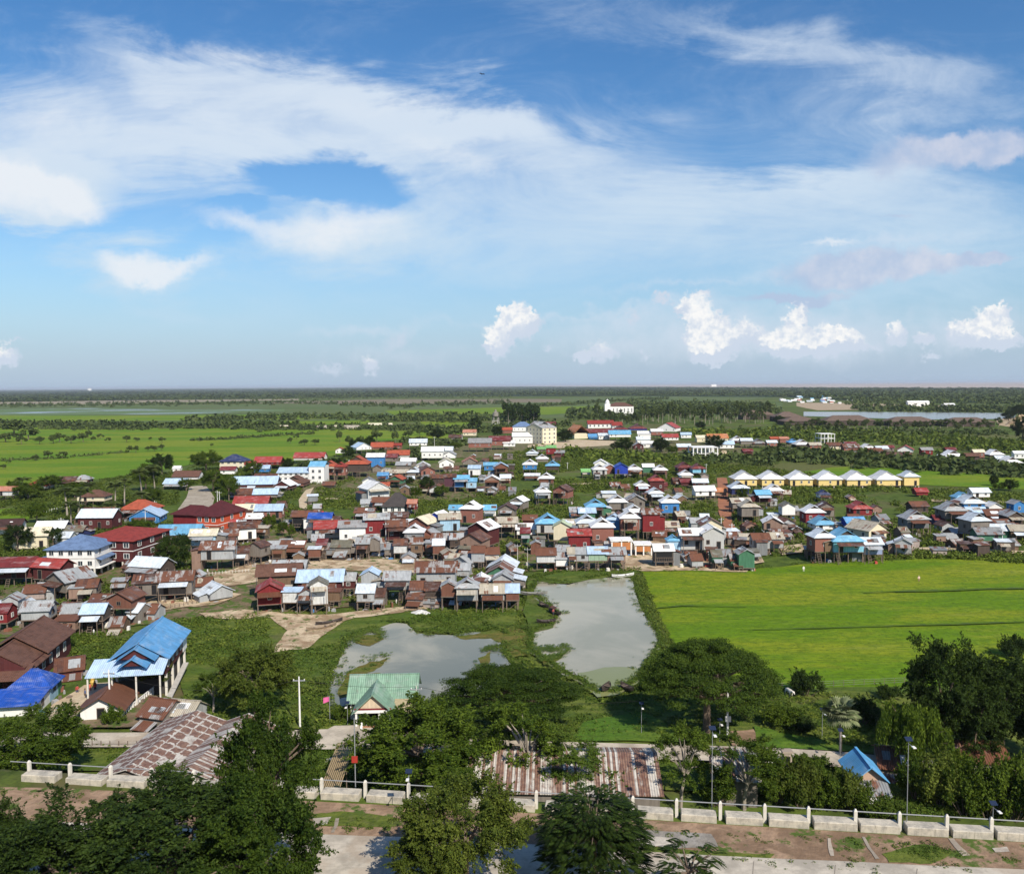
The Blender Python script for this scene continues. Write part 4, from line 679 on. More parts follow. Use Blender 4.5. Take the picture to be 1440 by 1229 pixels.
# ------------------------------------------------------------------ particular buildings
def block(name, label, cat, x, y, w, eave, D, storeys, roof, wall, rk='H', rise=2.2, yaw=0, cols=4, scols=3, open_h=0.0, over=.6, wframe=WIN_W, parapet=False, group=None, Wm=None, corner=None):
    """corner='r': (x, y) is the ground point of the near right corner; else of the front centre; w, eave in pixels"""
    p, s, dl = scale_at(x, y); W = Wm or w * s; H = eave * s / math.cos(dl); a = R(yaw); ux = Vector((math.cos(a), math.sin(a), 0)); uy = Vector((-math.sin(a), math.cos(a), 0))
    c = p + uy * D / 2
    if corner == 'r': c -= ux * W / 2
    if corner == 'l': c += ux * W / 2
    root = thing(name, (c.x, c.y, 0), a, label, cat, group); FOOT.append((c.x, c.y, .5 * math.hypot(W, D) * .85 + 1))
    z0 = open_h * H
    m_ = MB(); m_.box(-W / 2, W / 2, -D / 2, D / 2, z0 if z0 else -.1, H); m_.build('wall', wmat(wall) if isinstance(wall, str) else wall, root)
    fl = (H - z0) / storeys
    if storeys > 1:
        for i in range(1, storeys):
            b_ = MB(); z = z0 + fl * i; b_.box(-W / 2 - .06, W / 2 + .06, -D / 2 - .06, D / 2 + .06, z - .09, z + .09); b_.build('string_course', WPAINT if wall != 'white' else CONC, root)
    if z0:
        n = max(2, round(W / 3)); k = max(2, round(D / 4))
        for i in range(n + 1):
            for j in range(k + 1):
                link('column', STILT_C, root, (-W / 2 + .18 + (W - .36) * i / n, -D / 2 + .18 + (D - .36) * j / k, 0), 0, (.34, .34, z0))
    hh, ww = fl * .42, min(1.3, W / max(1, cols) * .45)
    for q in range(storeys):
        z = z0 + fl * q + fl * .32
        for i in range(cols): win(wframe, root, (-W / 2 + W * (i + .5) / cols, -D / 2, z), 0, (ww, 1, hh))
        for i in range(scols):
            if x < 720 or corner == 'r': win(wframe, root, (W / 2, -D / 2 + D * (i + .5) / scols, z), R(90), (ww, 1, hh))
            else: win(wframe, root, (-W / 2, -D / 2 + D * (i + .5) / scols, z), R(-90), (ww, 1, hh))
    if rk:
        r_ = MB(); fr = rk in 'FC'; roof_mesh(r_, rk, D if fr else W, W if fr else D, rise, over, .14)
        if rk in 'FS':
            g = MB(); Lx, S = (D, W) if fr else (W, D); a2, b2 = Lx / 2, S / 2
            for xx in (-a2, a2): g.face([(xx, -b2, 0), (xx, b2, 0), (xx, 0, rise - .07)] if xx > 0 else [(xx, b2, 0), (xx, -b2, 0), (xx, 0, rise - .07)])
            g.build('gable', wmat(wall) if isinstance(wall, str) else wall, root, (0, 0, H + .005), math.pi / 2 if fr else 0)
        r_.build('roof', rmat(roof), root, (0, 0, H + .02), math.pi / 2 if fr else 0)
    if parapet:
        g = MB(); t = .2
        for (x0, x1, y0, y1) in ((-W / 2, W / 2, -D / 2, -D / 2 + t), (-W / 2, W / 2, D / 2 - t, D / 2), (-W / 2, -W / 2 + t, -D / 2 + t + .003, D / 2 - t - .003), (W / 2 - t, W / 2, -D / 2 + t + .003, D / 2 - t - .003)): g.box(x0, x1, y0, y1, H + .003, H + .9)
        g.build('parapet', WPAINT, root)
    root['_dims'] = (W, D, H, z0); return root
b = block('town_house', 'tall white three-storey house with blue hip roof on white columns', 'house', 134, 812, 67, 41, 10.5, 2, 'bgrey', 'white', 'H', 2.4, 0, 5, 2, .30, corner='r')
W, D, H, z0 = b['_dims']; q = MB(); q.slab([(W / 2 + 1.3, -D / 2 + .6, -.5), (W / 2 + 1.3, D / 2, -.5), (W / 2 + .02, D / 2, 0), (W / 2 + .02, -D / 2 + .6, 0)], .08); q.build('awning', rmat('bgrey'), b, (0, 0, z0 + (H - z0) * .5))
q = MB(); q.box(W / 2 + .02, W / 2 + 1.1, -D / 2 + .3, D / 2, z0 + .002, z0 + .18); q.build('balcony', WPAINT, b)
q = MB(); q.slab([(-W / 2 - 6, -2, -.9), (-W / 2 - .05, -2, 0), (-W / 2 - .05, 4, 0), (-W / 2 - 6, 4, -.9)], .1); q.build('annex_roof', rmat('bgrey'), b, (0, 0, z0 + (H - z0) * .42))
block('town_house', 'long dark red house with red hip roof on pale columns behind the white block', 'house', 188, 802, 80, 42, 17, 2, 'tred', 'maroon', 'H', 2.0, -8, 4, 3, .28, corner='r')
v_ = block('villa', 'bright orange two-storey villa with dark maroon hip roof and white window frames', 'house', 306, 752, 34, 27, 15, 2, 'dkmaroon', 'ored', 'H', 3.6, -16, 3, 3, 0, corner='r')
W, D, H, z0 = v_['_dims']; q = MB(); roof_mesh(q, 'H', 13, 8, 2.2, .6); q.build('wing_roof', rmat('dkmaroon'), v_, (-W / 2 - 6, 1, H - .6)); q = MB(); q.box(-6, 6, -3.8, 3.8, 0, H - .6); q.build('wing_wall', wmat('red'), v_, (-W / 2 - 6, 1, 0))
block('villa', 'white villa with navy hip roof at the edge of the rice field', 'house', 326, 660, 34, 12, 11, 2, 'navy', 'cream', 'H', 3.2, 0, 4, 2, .0)
block('hip_roofed_house', 'white bungalow with steep dark charcoal hip roof', 'house', 557, 723, 38, 13, 8, 1, 'char', 'white', 'H', 3.9, 0, 4, 2, 0)
l_ = block('town_house', 'long white house with pale blue roof and taller end tower', 'house', 413, 681, 44, 17, 10, 2, 'pblue', 'white', 'S', 1.8, 0, 6, 0, .3)
W, D, H, z0 = l_['_dims']; q = MB(); q.box(W / 2 + .01, W / 2 + 7, -D / 2 - .5, D / 2, 0, H + 2.6); q.build('tower_wall', wmat('white'), l_)
q = MB(); roof_mesh(q, 'S', 7, D, 2.0, .4); q.build('tower_roof', rmat('sky'), l_, (W / 2 + 3.5, -.25, H + 2.62))
for i in range(2):
    for k in range(2): win(WIN_W, l_, (W / 2 + 2.0 + 3.0 * i, -D / 2 - .5, z0 + .8 + k * 2.9), 0, (1.1, 1, 1.3))
h_ = block('hotel', 'large white four-storey building, tallest in the village, with grey roof', 'hotel', 763, 625, 19, 23, 20, 4, 'tin', 'cream', 'S', 3.2, 38, 3, 5, 0, over=.3, Wm=14, corner='l')
W, D, H, z0 = h_['_dims']; q = MB(); roof_mesh(q, 'F', D * .6, 9, 2.6, .2); q.build('upper_roof', rmat('tin'), h_, (0, 2, H + 2), math.pi / 2)
t_ = block('white_temple', 'white long temple hall standing among trees far beyond the village', 'temple', 873, 584, 36, 13, 24, 1, 'tbrown', 'white', 'H', 5, 0, 7, 3, 0)
W, D, H, z0 = t_['_dims']; q = MB(); q.box(-W / 2 - 5, -W / 2 + 3, -D / 2 - 4, -D / 2 + 4, 0, H * 1.25); q.lathe([(3, H * 1.25), (3.2, H * 1.42), (2.2, H * 1.6), (.3, H * 1.75)], 10, (-W / 2 - 1, -D / 2, 0)); q.build('turret', WPAINT, t_)
# tiered pagoda
p, s, dl = scale_at(813, 617); root = thing('pagoda', (p.x, p.y + 8, 0), R(18), 'orange tiered pagoda roof rising behind the red-roofed market', 'pagoda')
q = MB(); q.box(-6, 6, -8, 8, 0, 4.5); q.build('wall', wmat('cream'), root)
for i, (w_, l2, z) in enumerate(((15, 20, 4.5), (11, 16, 6.6), (7, 12, 8.4))):
    q = MB(); roof_mesh(q, 'F', l2, w_, w_ * .42, .3); q.bar((l2 / 2 + .3, 0, w_ * .42), (l2 / 2 + 1.4, 0, w_ * .42 + 1.8), .14, .03); q.bar((-l2 / 2 - .3, 0, w_ * .42), (-l2 / 2 - 1.4, 0, w_ * .42 + 1.8), .14, .03); q.build('roof', rmat('orange'), root, (0, 0, z), math.pi / 2)
for (x, y, w_, h2, lb) in ((845, 602, 36, 14, 'long white school with red roof above the market sheds'), (868, 603, 14, 11, 'short white building with red roof beside the long school')):
    block('school', lb, 'school', x, y, w_, h2 * .45, 12, 1, 'tred', 'white', 'S', 3.2, 0, 6, 0, 0)
# water tower
p, s, dl = scale_at(697, 601); root = thing('water_tower', (p.x, p.y, 0), .3, 'grey concrete water tower on tall legs beside dark trees', 'water tower'); q = MB(); q.lathe([(2.6, 11.5), (3.2, 12.0), (3.2, 15.5), (3.4, 15.8), (1.2, 16.6), (.9, 18.6), (.1, 19.2)], 10); q.build('tank', plain('old_concrete', (.24, .22, .19)), root)
for sx_ in (-1, 1):
    for sy_ in (-1, 1): q = MB(); q.bar((sx_ * 3.2, sy_ * 3.2, 0), (sx_ * 2.6, sy_ * 2.6, 10.9), .45, .4, 4); q.build('leg', CONC, root)
for z in (3.5, 7): q = MB(); q.box(-3.1, 3.1, -3.1, -2.7, z, z + .4); q.box(-3.1, 3.1, 2.7, 3.1, z, z + .4); q.build('brace', CONC, root)
# bare concrete frames
def frame_house(x, y, w, h, D, nx, ns, label, infill=None, yaw=0):
    p, s, dl = scale_at(x, y); W = w * s; H = h * s; root = thing('unfinished_building', (p.x, p.y + D / 2, 0), R(yaw), label, 'building'); FOOT.append((p.x, p.y + D / 2, W * .6)); t = .16 if W < 12 else .3
    for i in range(nx + 1):
        for j in (0, 1):
            q = MB(); X = -W / 2 + W * i / nx; Y = (-D / 2, D / 2)[j]; q.box(X - t, X + t, Y - t, Y + t, 0, H); q.build('column', WPAINT, root)
    for k in range(1, ns + 1):
        z = H * k / ns; q = MB(); q.box(-W / 2 - .4, W / 2 + .4, -D / 2 - .4, D / 2 + .4, z - .001 - .28, z); q.build('floor_slab', WPAINT, root)
    if infill:
        for i in range(nx):
            q = MB(); X0 = -W / 2 + W * i / nx + t + .01; X1 = -W / 2 + W * (i + 1) / nx - t - .01; q.box(X0, X1, -D / 2 - .1, -D / 2 + .1, H * .42, H * .86); q.build('brick_panel', wmat(infill), root)
    return root
frame_house(874, 783, 27, 24, 4.5, 2, 1, 'white concrete frame with orange brick panels under construction, left bay', 'orange')
frame_house(905, 783, 22, 18, 4.5, 2, 1, 'low white concrete frame with orange brick panels, right bay', 'orange')
frame_house(992, 646, 34, 17, 14, 6, 2, 'unfinished cream concrete building with open columns beside sand heap', None)
frame_house(1164, 623, 19, 13, 12, 4, 2, 'white unfinished open concrete frame among the far row of houses', None)
for i, (x, y, w_, h2) in enumerate(((1068, 590, 46, 13), (1110, 593, 38, 14), (1128, 598, 50, 12), (1196, 599, 70, 15), (1285, 599, 68, 13), (1366, 600, 66, 13))):
    nm = ['leftmost and farthest', 'second from the left', 'third from the left', 'fourth from the left', 'second from the right', 'rightmost'][i]
    house(x, y, w_, h2, 'H', 'hall', 'dwood', 0, .0, 24, f'wide brown hip-roofed hall by the canal, {nm} of six', None, False, 'hall', 'long_hall', group='brown halls by the canal')
# ---- the near left compound, aligned with the ground line of each right-hand wall
def axis_frame(p1, p2):
    A, B = at(*p1), at(*p2); d = (B - A); return A, math.atan2(-d.x, d.y), d.length      # local y runs from A to B
A, az, ln = axis_frame((236, 978), (258, 946))
root = thing('stilt_house', A, az, 'big maroon stilt house with bright blue roof and pale blue porch roof', 'house'); FOOT.append((A.x - 3, A.y + 5, 9))
Wd, z0, H, Rz = 7.2, 3.4, 6.3, 2.1; y0, y1 = -.5, 12.5
q = MB(); wall_mesh(q, 'F', y1 - y0, Wd, H - z0, Rz); q.build('wall', wmat('maroon'), root, (-Wd / 2, (y0 + y1) / 2, z0), math.pi / 2)
q = MB(); q.box(-Wd - .05, .06, y1 - 2.4, y1 + .2, z0 - .05, H - .3); q.build('end_wall', WPAINT, root)
q = MB(); roof_mesh(q, 'F', y1 - y0, Wd, Rz, .7, .12); q.build('roof', rmat('blue'), root, (-Wd / 2, (y0 + y1) / 2, H), math.pi / 2)
for (yy_, w2, hz, dz) in ((y0 - 1.0, 5.0, 1.6, .2), (y0 - 2.4, 3.4, 1.1, -.35)):
    q = MB(); roof_mesh(q, 'F', 2.6, w2, hz, .3, .1); q.build('dormer_roof', rmat('blue'), root, (-Wd / 2, yy_, H + dz), math.pi / 2)
    q = MB(); q.face([(-w2 / 2, 0, 0), (w2 / 2, 0, 0), (0, 0, hz - .05)]); q.build('dormer_gable', wmat('maroon'), root, (-Wd / 2, yy_ - 1.22, H + dz))
q = MB(); q.slab([(-Wd - 2.6, y0 - 4.2, -.85), (.6, y0 - 4.2, -.85), (.5, y0 + .2, .35), (-Wd - 2.6, y0 + .2, .35)], .12); q.build('porch_roof', rmat('pblue'), root, (0, 0, H - .6))
for i in range(4): link('porch_post', STILT_C, root, (-Wd - 2.3 + i * 3.2, y0 - 3.9, 0), 0, (.2, .2, H - 1.6))
for i in range(4): win(WIN_W, root, (0, .9 + i * 2.6, z0 + .9), R(90), (.9, 1, 1.25))
for i in range(4):
    for xx in (-.2, -Wd + .2): link('column', STILT_C, root, (xx, .2 + i * 3.9, 0), 0, (.34, .34, z0))
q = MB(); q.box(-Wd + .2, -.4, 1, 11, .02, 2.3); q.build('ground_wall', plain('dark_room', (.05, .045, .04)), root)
q = MB(); q.slab([(.25, -3.5, .25), (1.05, -3.5, .25), (1.05, 9, 2.0), (.25, 9, 2.0)], .18); q.build('ramp', CONC, root)
A, az2, ln = axis_frame((36, 972), (121, 929))
root = thing('long_house', A, az, 'long maroon house with two-level brown roof beside the big blue roof', 'house'); FOOT.append((A.x - 4, A.y + 7, 10))
Wd, H, Rz, y0, y1 = 8.6, 3.6, 2.5, 0, 19
q = MB(); wall_mesh(q, 'F', y1 - y0, Wd, H, Rz); q.build('wall', wmat('maroon'), root, (-Wd / 2, (y0 + y1) / 2, 0), math.pi / 2)
for (ya, yb, dz, ww) in ((y0 + 8.0, y1, .35, Wd), (y0 + 1.5, y0 + 7.8, -.25, Wd)):
    q = MB(); roof_mesh(q, 'F', yb - ya, ww, Rz, .7, .12); q.build('roof', rmat('tbrown'), root, (-Wd / 2, (ya + yb) / 2, H + dz), math.pi / 2)
q = MB(); q.slab([(-Wd - .8, y0 - 2.5, -.6), (.8, y0 - 2.5, -.6), (.8, y0 + 1.8, .6), (-Wd - .8, y0 + 1.8, .6)], .12); q.build('porch_roof', rmat('tbrown'), root, (0, 0, H - .45))
q = MB(); q.box(-6.4, -3.2, y0 - .08, y0 - .01, .02, 2.6); q.build('doorway', DARK, root)
for i in range(3): link('porch_post', STILT_T, root, (-Wd + i * Wd / 2, y0 - 2.2, 0), 0, (.2, .2, H - 1.0))
for i in range(5): win(WIN_W, root, (0, 4 + i * 3, 1.3), R(90), (.9, 1, 1.3))
A, az3, ln = axis_frame((54, 1003), (105, 970))
root = thing('low_house', A, az, 'low white and light blue house with royal blue sheet roof in near corner', 'house'); FOOT.append((A.x - 2.5, A.y + 4, 6))
Wd = 5.6; q = MB(); q.box(-Wd, 0, 4.3, 8.9, 0, 2.5); q.build('wall', wmat('lblue'), root)
q = MB(); roof_mesh(q, 'H', Wd, 4.6, 1.8, .45, .08); q.build('roof', rmat('royal'), root, (-Wd / 2, 6.6, 2.5))
q = MB(); q.box(-Wd + .3, -.02, -.5, 4.25, 0, 1.62); q.build('front_wall', wmat('white'), root)
q = MB(); q.slab([(-Wd - .9, -1.4, 1.68), (.35, -1.4, 1.68), (.35, 4.2, 2.38), (-Wd - .9, 4.2, 2.38)], .08); q.build('front_roof', rmat('royal'), root)
win(WIN_T, root, (-.02, 1.6, .6), R(90), (.7, 1, .8)); win(WIN_T, root, (0, 6.0, 1.2), R(90), (.7, 1, 1.0))
q = MB(); q.box(.0, .05, 7.4, 8.8, 0, 2.2); q.build('door', wmat('green'), root)
A, az4, ln = axis_frame((171, 1014), (195, 988))
root = thing('house', A, az, 'small white house with rusty brown gable roof beside white fence', 'house'); FOOT.append((A.x - 2, A.y + 3, 5))
Wd = 5.2; q = MB(); wall_mesh(q, 'F', 5.6, Wd, 2.1, 1.5); q.build('wall', wmat('white'), root, (-Wd / 2, 2.8, 0), math.pi / 2)
q = MB(); roof_mesh(q, 'F', 5.6, Wd, 1.5, .7, .08); q.build('roof', rmat('rust'), root, (-Wd / 2, 2.8, 2.1), math.pi / 2)
link('door', DOORM, root, (-Wd / 2, 0, .02), 0, (.9, 1, 1.9)); win(WIN_T, root, (0, 3, .8), R(90), (.8, 1, .9))
house(212, 1022, 40, 36, 'S', 'mix', 'gwood', -18, 0, 5, 'low open shed with patched grey and rusty tin roof by road', 'mix', False, 'shed', 'tin_shed')
house(250, 1018, 40, 28, 'S', 'beige', 'tin', -12, 0, 4, 'crooked shed with grey beige sheet roof right of patched shed', None, False, 'shed', 'tin_shed')
house(98, 953, 34, 24, 'S', 'rbrown', 'maroon', 24, 0, 5, 'low maroon shed with rust roof between brown and blue roofs', None, False, 'shed', 'lean_shed')
house(10, 938, 28, 26, 'S', 'tile', 'maroon', 16, 0, 6, 'orange tiled maroon house at the left picture edge', None, False)
# ---- rusty sheds along the lower road
def patch_roof(name, rows):
    b_ = NB(name); sp = b_.n('ShaderNodeSeparateXYZ'); b_.l(b_.vec(), sp.inputs[0]); v = b_.vec()
    n = b_.noise(b_.vec((.6, 1.2, 1)), 1.4, 5, .65)
    px = b_.math('ADD', sp.outputs[0], b_.math('MULTIPLY', n, 1.3)); py = b_.math('ADD', sp.outputs[1], b_.math('MULTIPLY', n, .9))
    fx = b_.math('FRACT', b_.math('MULTIPLY', px, 1 / 1.5)); fy = b_.math('FRACT', b_.math('MULTIPLY', py, 1 / 1.15))
    cc = b_.n('ShaderNodeCombineXYZ'); b_.l(b_.math('FLOOR', b_.math('MULTIPLY', px, 1 / 1.5)), cc.inputs[0]); b_.l(b_.math('FLOOR', b_.math('MULTIPLY', py, 1 / 1.15)), cc.inputs[1])
    wn = b_.n('ShaderNodeTexWhiteNoise'); b_.l(cc.outputs[0], wn.inputs['Vector'])
    if rows: m2 = b_.math('MULTIPLY', b_.math('MULTIPLY', b_.math('LESS_THAN', fx, .80), b_.math('LESS_THAN', fy, .88)), b_.math('LESS_THAN', wn.outputs[0], .84))
    else:
        st = b_.math('FLOOR', b_.math('MULTIPLY', sp.outputs[0], 1 / .30)); w1 = b_.n('ShaderNodeTexWhiteNoise'); w1.noise_dimensions = '1D'; b_.l(st, w1.inputs['W']); m2 = b_.math('MULTIPLY', b_.math('LESS_THAN', w1.outputs[0], .50), b_.ramp(b_.noise(b_.vec((3, .4, 1)), .8, 5, .6), .30, .46))
    c = b_.mix(b_.math('MULTIPLY', m2, .93), b_.mix(b_.ramp(n, .4, .7), (.50, .47, .42), (.36, .33, .29)), b_.mix(b_.ramp(b_.noise(v, 2.2, 4), .35, .65), (.115, .052, .038), (.21, .115, .075)))
    c = b_.mix(b_.math('MULTIPLY', b_.ramp(b_.noise(v, .9, 6, .7), .50, .66), .8), c, (.15, .072, .048)); b_.bump(b_.math('SINE', b_.math('MULTIPLY', sp.outputs[0], 2 * math.pi / .27)), .6, .05); return b_.fin(c, .6, .3)
PATCH = patch_roof('patched_rust_sheet', True); STRIPE = patch_roof('striped_rust_sheet', False)
def ridge_shed(name, label, ra, rb, zr, wl, wr, dz, mat, wallk, rotmat=True):
    A, B = at(*ra, zr), at(*rb, zr); d = B - A; Ln = d.length; yaw = math.atan2(d.y, d.x); c = (A + B) / 2
    root = thing(name, (c.x, c.y, 0), yaw, label, 'shed'); FOOT.append((c.x, c.y, 8)); FOOT.append((A.x, A.y, 6)); FOOT.append((B.x, B.y, 6)); a = Ln / 2
    q = MB()
    for s_, ww in ((1, wl), (-1, wr)):
        pz = [(-a, s_ * ww, zr - dz * ww / 4), (a, s_ * ww, zr - dz * ww / 4), (a, 0, zr), (-a, 0, zr)]
        q.slab(pz[::-1] if s_ > 0 else pz, .08)
    q.build('roof', mat, root)
    q = MB(); h1, h2 = zr - dz * wl / 4 - .25, zr - dz * wr / 4 - .25
    n = len(q.v)
    for x in (-a + .4, a - .4): q.v += [(x, -wr + .4, -1.0), (x, wl - .4, -1.0), (x, wl - .4, h1), (x, 0, zr - .25), (x, -wr + .4, h2)]
    q.f += [(n + 4, n + 3, n + 2, n + 1, n), (n + 5, n + 6, n + 7, n + 8, n + 9), (n, n + 5, n + 9, n + 4), (n + 6, n + 1, n + 2, n + 7)]; q.m += [0] * 4
    q.build('wall', wmat(wallk), root); return root
ridge_shed('rusty_shed', 'big shed roof of white sheets chequered with rust red patches', (176, 1082), (278, 998), 5.2, 4.2, 4.2, 1.3, PATCH, 'gwood')
ridge_shed('rusty_shed', 'shed roof with rust lines and valley beside the chequered shed roof', (262, 1082), (350, 1002), 5.0, 3.4, 4.0, 1.5, STRIPE, 'gwood')
ridge_shed('rusty_shed', 'long shed roof of alternating white and rust striped sheets below the pond', (660, 1054), (924, 1058), 4.6, 3.4, 6.4, 1.1, STRIPE, 'gwood')
ridge_shed('rusty_shed', 'short striped rusty shed roof right of the tall white pole', (996, 1054), (1064, 1058), 4.2, 2.6, 4.6, 1.1, STRIPE, 'gwood')
THATCH = plain('bamboo', (.40, .30, .17), .9, .55, 5)
A, B = at(496, 1044, 3.0), at(470, 1112, 4.6); root = thing('bamboo_shelter', (A.x, A.y, 0), 0, 'narrow sloping bamboo pole roof beside the red sign pole', 'shelter'); q = MB(); d = B - Vector((A.x, A.y, 3.0)); dn = Vector((-d.y, d.x, 0)).normalized()
for i in range(10):
    o_ = dn * (-(i - 1) * .21); q.bar(Vector((0, 0, 3.0)) + o_, Vector((d.x, d.y, 4.0)) + o_, .085, .07, 5)
q.build('roof', THATCH, root)
for f_ in (.05, .5, .95):
    for k in (0, 9): o_ = dn * (-(k - 1) * .21); q = MB(); pz = Vector((d.x * f_, d.y * f_, 0)) + o_; q.bar(pz, pz + Vector((0, 0, 3.0 + f_)), .07, n=5); q.build('post', TIMBER, root)
# ---- green pavilion
p, s, dl = scale_at(537, 1013); root = thing('pavilion', (p.x, p.y + 3.2, 0), R(2), 'green-roofed pavilion with cream front gable on the pond bank', 'pavilion'); FOOT.append((p.x, p.y + 3.2, 7))
W = 90 * s; D = 6.4; H = 3.0; q = MB(); wall_mesh(q, 'S', W, D, H, 2.3); q.build('wall', wmat('white'), root)
GR = roof_mat('pavilion_green', (.20, .33, .235), .0, .6); q = MB(); roof_mesh(q, 'S', W, D, 2.3, .5, .12); q.build('roof', GR, root, (0, 0, H))
gx, gw = -.8, 4.8; q = MB(); roof_mesh(q, 'F', 5.2, gw, 2.2, .35, .12); q.build('porch_roof', GR, root, (gx, -D / 2 - 1.2, H - .15), math.pi / 2)
q = MB(); q.face([(gx - gw / 2, -D / 2 - 3.6, H - .1), (gx + gw / 2, -D / 2 - 3.6, H - .1), (gx, -D / 2 - 3.6, H + 1.95)]); q.build('porch_gable', wall_mat('cream_slats', (.62, .50, .36), 'plank'), root)
q = MB(); q.box(gx - gw / 2 - .1, gx + gw / 2 + .1, -D / 2 - 3.75, -D / 2 - 3.5, H - .5, H - .12); q.build('porch_beam', WPAINT, root)
q = MB(); q.box(gx - gw / 2, gx + gw / 2, -D / 2 - 3.72, -D / 2 - 3.62, H - .10, H + .10); q.build('fascia', wmat('red'), root)
for xx in (-gw / 2 + .2, -gw / 6, gw / 6, gw / 2 - .2): q = MB(); q.box(gx + xx - .12, gx + xx + .12, -D / 2 - 3.6, -D / 2 - 3.36, .0, H - .51); q.build('column', WPAINT, root)
q = MB(); q.box(gx - gw / 2 + .3, gx + gw / 2 - .3, -D / 2 - .06, -D / 2 - .005, .3, 2.6); q.build('doorway', DARK, root)
q = MB(); q.box(gx + .4, gx + 1.6, -D / 2 - .12, -D / 2 - .07, 1.0, 2.0); q.build('notice_board', WPAINT, root)
q = MB()
for i in range(5): q.box(gx - 1.3, gx + 1.3, -D / 2 - 3.7 - .38 * (i + 1), -D / 2 - 3.7 - .38 * i - .003, 0, .8 - .16 * i)
q.build('steps', plain('clay_tile', (.36, .17, .09)), root)
for sx_ in (-1, 1): q = MB(); q.slab([(gx + sx_ * 1.45 - .12, -D / 2 - 5.6, .25), (gx + sx_ * 1.45 + .12, -D / 2 - 5.6, .25), (gx + sx_ * 1.45 + .12, -D / 2 - 3.7, 1.3), (gx + sx_ * 1.45 - .12, -D / 2 - 3.7, 1.3)], .7); q.build('stair_rail', WPAINT, root)
q = MB(); q.slab([(gx + gw / 2 + .1, -D / 2 - 2.6, 2.1), (W / 2 + .2, -D / 2 - 2.6, 2.1), (W / 2 + .2, -D / 2 - .1, 3.0), (gx + gw / 2 + .1, -D / 2 - .1, 3.0)], .12); q.build('side_roof', plain('old_thatch', (.36, .30, .18), .9, .5, 4), root)
win(WIN_W, root, (W / 2, 0, 1.2), R(90), (.9, 1, 1.1)); win(WIN_W, root, (-W / 2 + .6, -D / 2, 1.2), 0, (.7, 1, 1.1))
# ---- blue kiosk
A, B = at(1225, 1077, 4.6), at(1204, 1050, 4.6); d = B - A; az = math.atan2(-d.x, d.y); Ln = d.length; root = thing('kiosk', (A.x, A.y, 0), az, 'small brick house with bright blue gable roof beside the lower road', 'house'); FOOT.append((A.x, A.y + 2, 4))
Wd = 3.2; q = MB(); wall_mesh(q, 'F', Ln - .6, Wd, 3.2, 1.3); q.build('wall', wall_mat('pale_brick', (.52, .36, .26), 'brick'), root, (0, Ln / 2, 0), math.pi / 2)
q = MB(); roof_mesh(q, 'F', Ln - .2, Wd, 1.3, .3, .1); q.build('roof', roof_mat('kiosk_blue', (.10, .34, .60), .0, .3), root, (0, Ln / 2, 3.2), math.pi / 2)
q = MB(); q.slab([(-1.6, -1.6, 2.1), (1.7, -1.6, 2.1), (1.7, .2, 3.0), (-1.6, .2, 3.0)], .08); q.build('awning', rmat('tind'), root); q = MB(); q.box(-.9, 1.6, -1.5, -.1, 0, 2.0); q.build('porch_wall', WPAINT, root)
win(WIN_T, root, (-Wd / 2, Ln * .5, 1.2), R(-90), (.9, 1, 1.0))
house(1262, 1096, 44, 30, 'S', 'rust', 'gwood', -16, 0, 6, 'low shed with rusty mossy roof behind the small blue-roofed house', None, False, 'shed', 'rusty_shed')
house(1385, 1085, 60, 26, 'S', 'rust', 'gwood', -8, 0, 5, 'low rusty shed half hidden by shrubs at right', None, False, 'shed', 'rusty_shed')
house(1200, 1004, 1, 1, 'S', 'beige', 'gwood', 0, 0, 3, None, None, False, 'shed', 'x') if False else None
# ---- far settlement beyond the canal
fs = random.Random(3)
for i in range(34):
    x = fs.uniform(1096, 1204); y = 557.5 + (x - 1100) * .02 + fs.uniform(0, 9)
    rf = fs.choice(['sky', 'blue', 'white', 'pale', 'white', 'tin', 'tile'])
    house(x, y, fs.uniform(4, 8), 2.5, 'S', rf, 'white', fs.uniform(-20, 20), 0, None, f'tiny far house with {ROOFW[rf]} roof in the distant settlement beyond the canal', None, False, 'house', 'far_house', True, 'far houses beyond the canal')
for (x, y, w_, lb) in ((1011, 577, 14, 'small white far building left of the white kiosk tower'), (1025, 583, 5, 'tiny white tower at the end of the tree plantation'), (1292, 572, 30, 'low white far building on the sandy plain'), (1335, 571.5, 16, 'low white far building right of the sandy plain'), (1004, 543.9, 7, 'white speck of a building on the lake horizon'), (126, 549.5, 5, 'lone white building on the far left forest horizon')):
    house(x, y, w_, max(3.2, w_ * .28), 'S', 'white', 'white', 0, 0, None, lb, None, False, 'building', 'far_building', True)
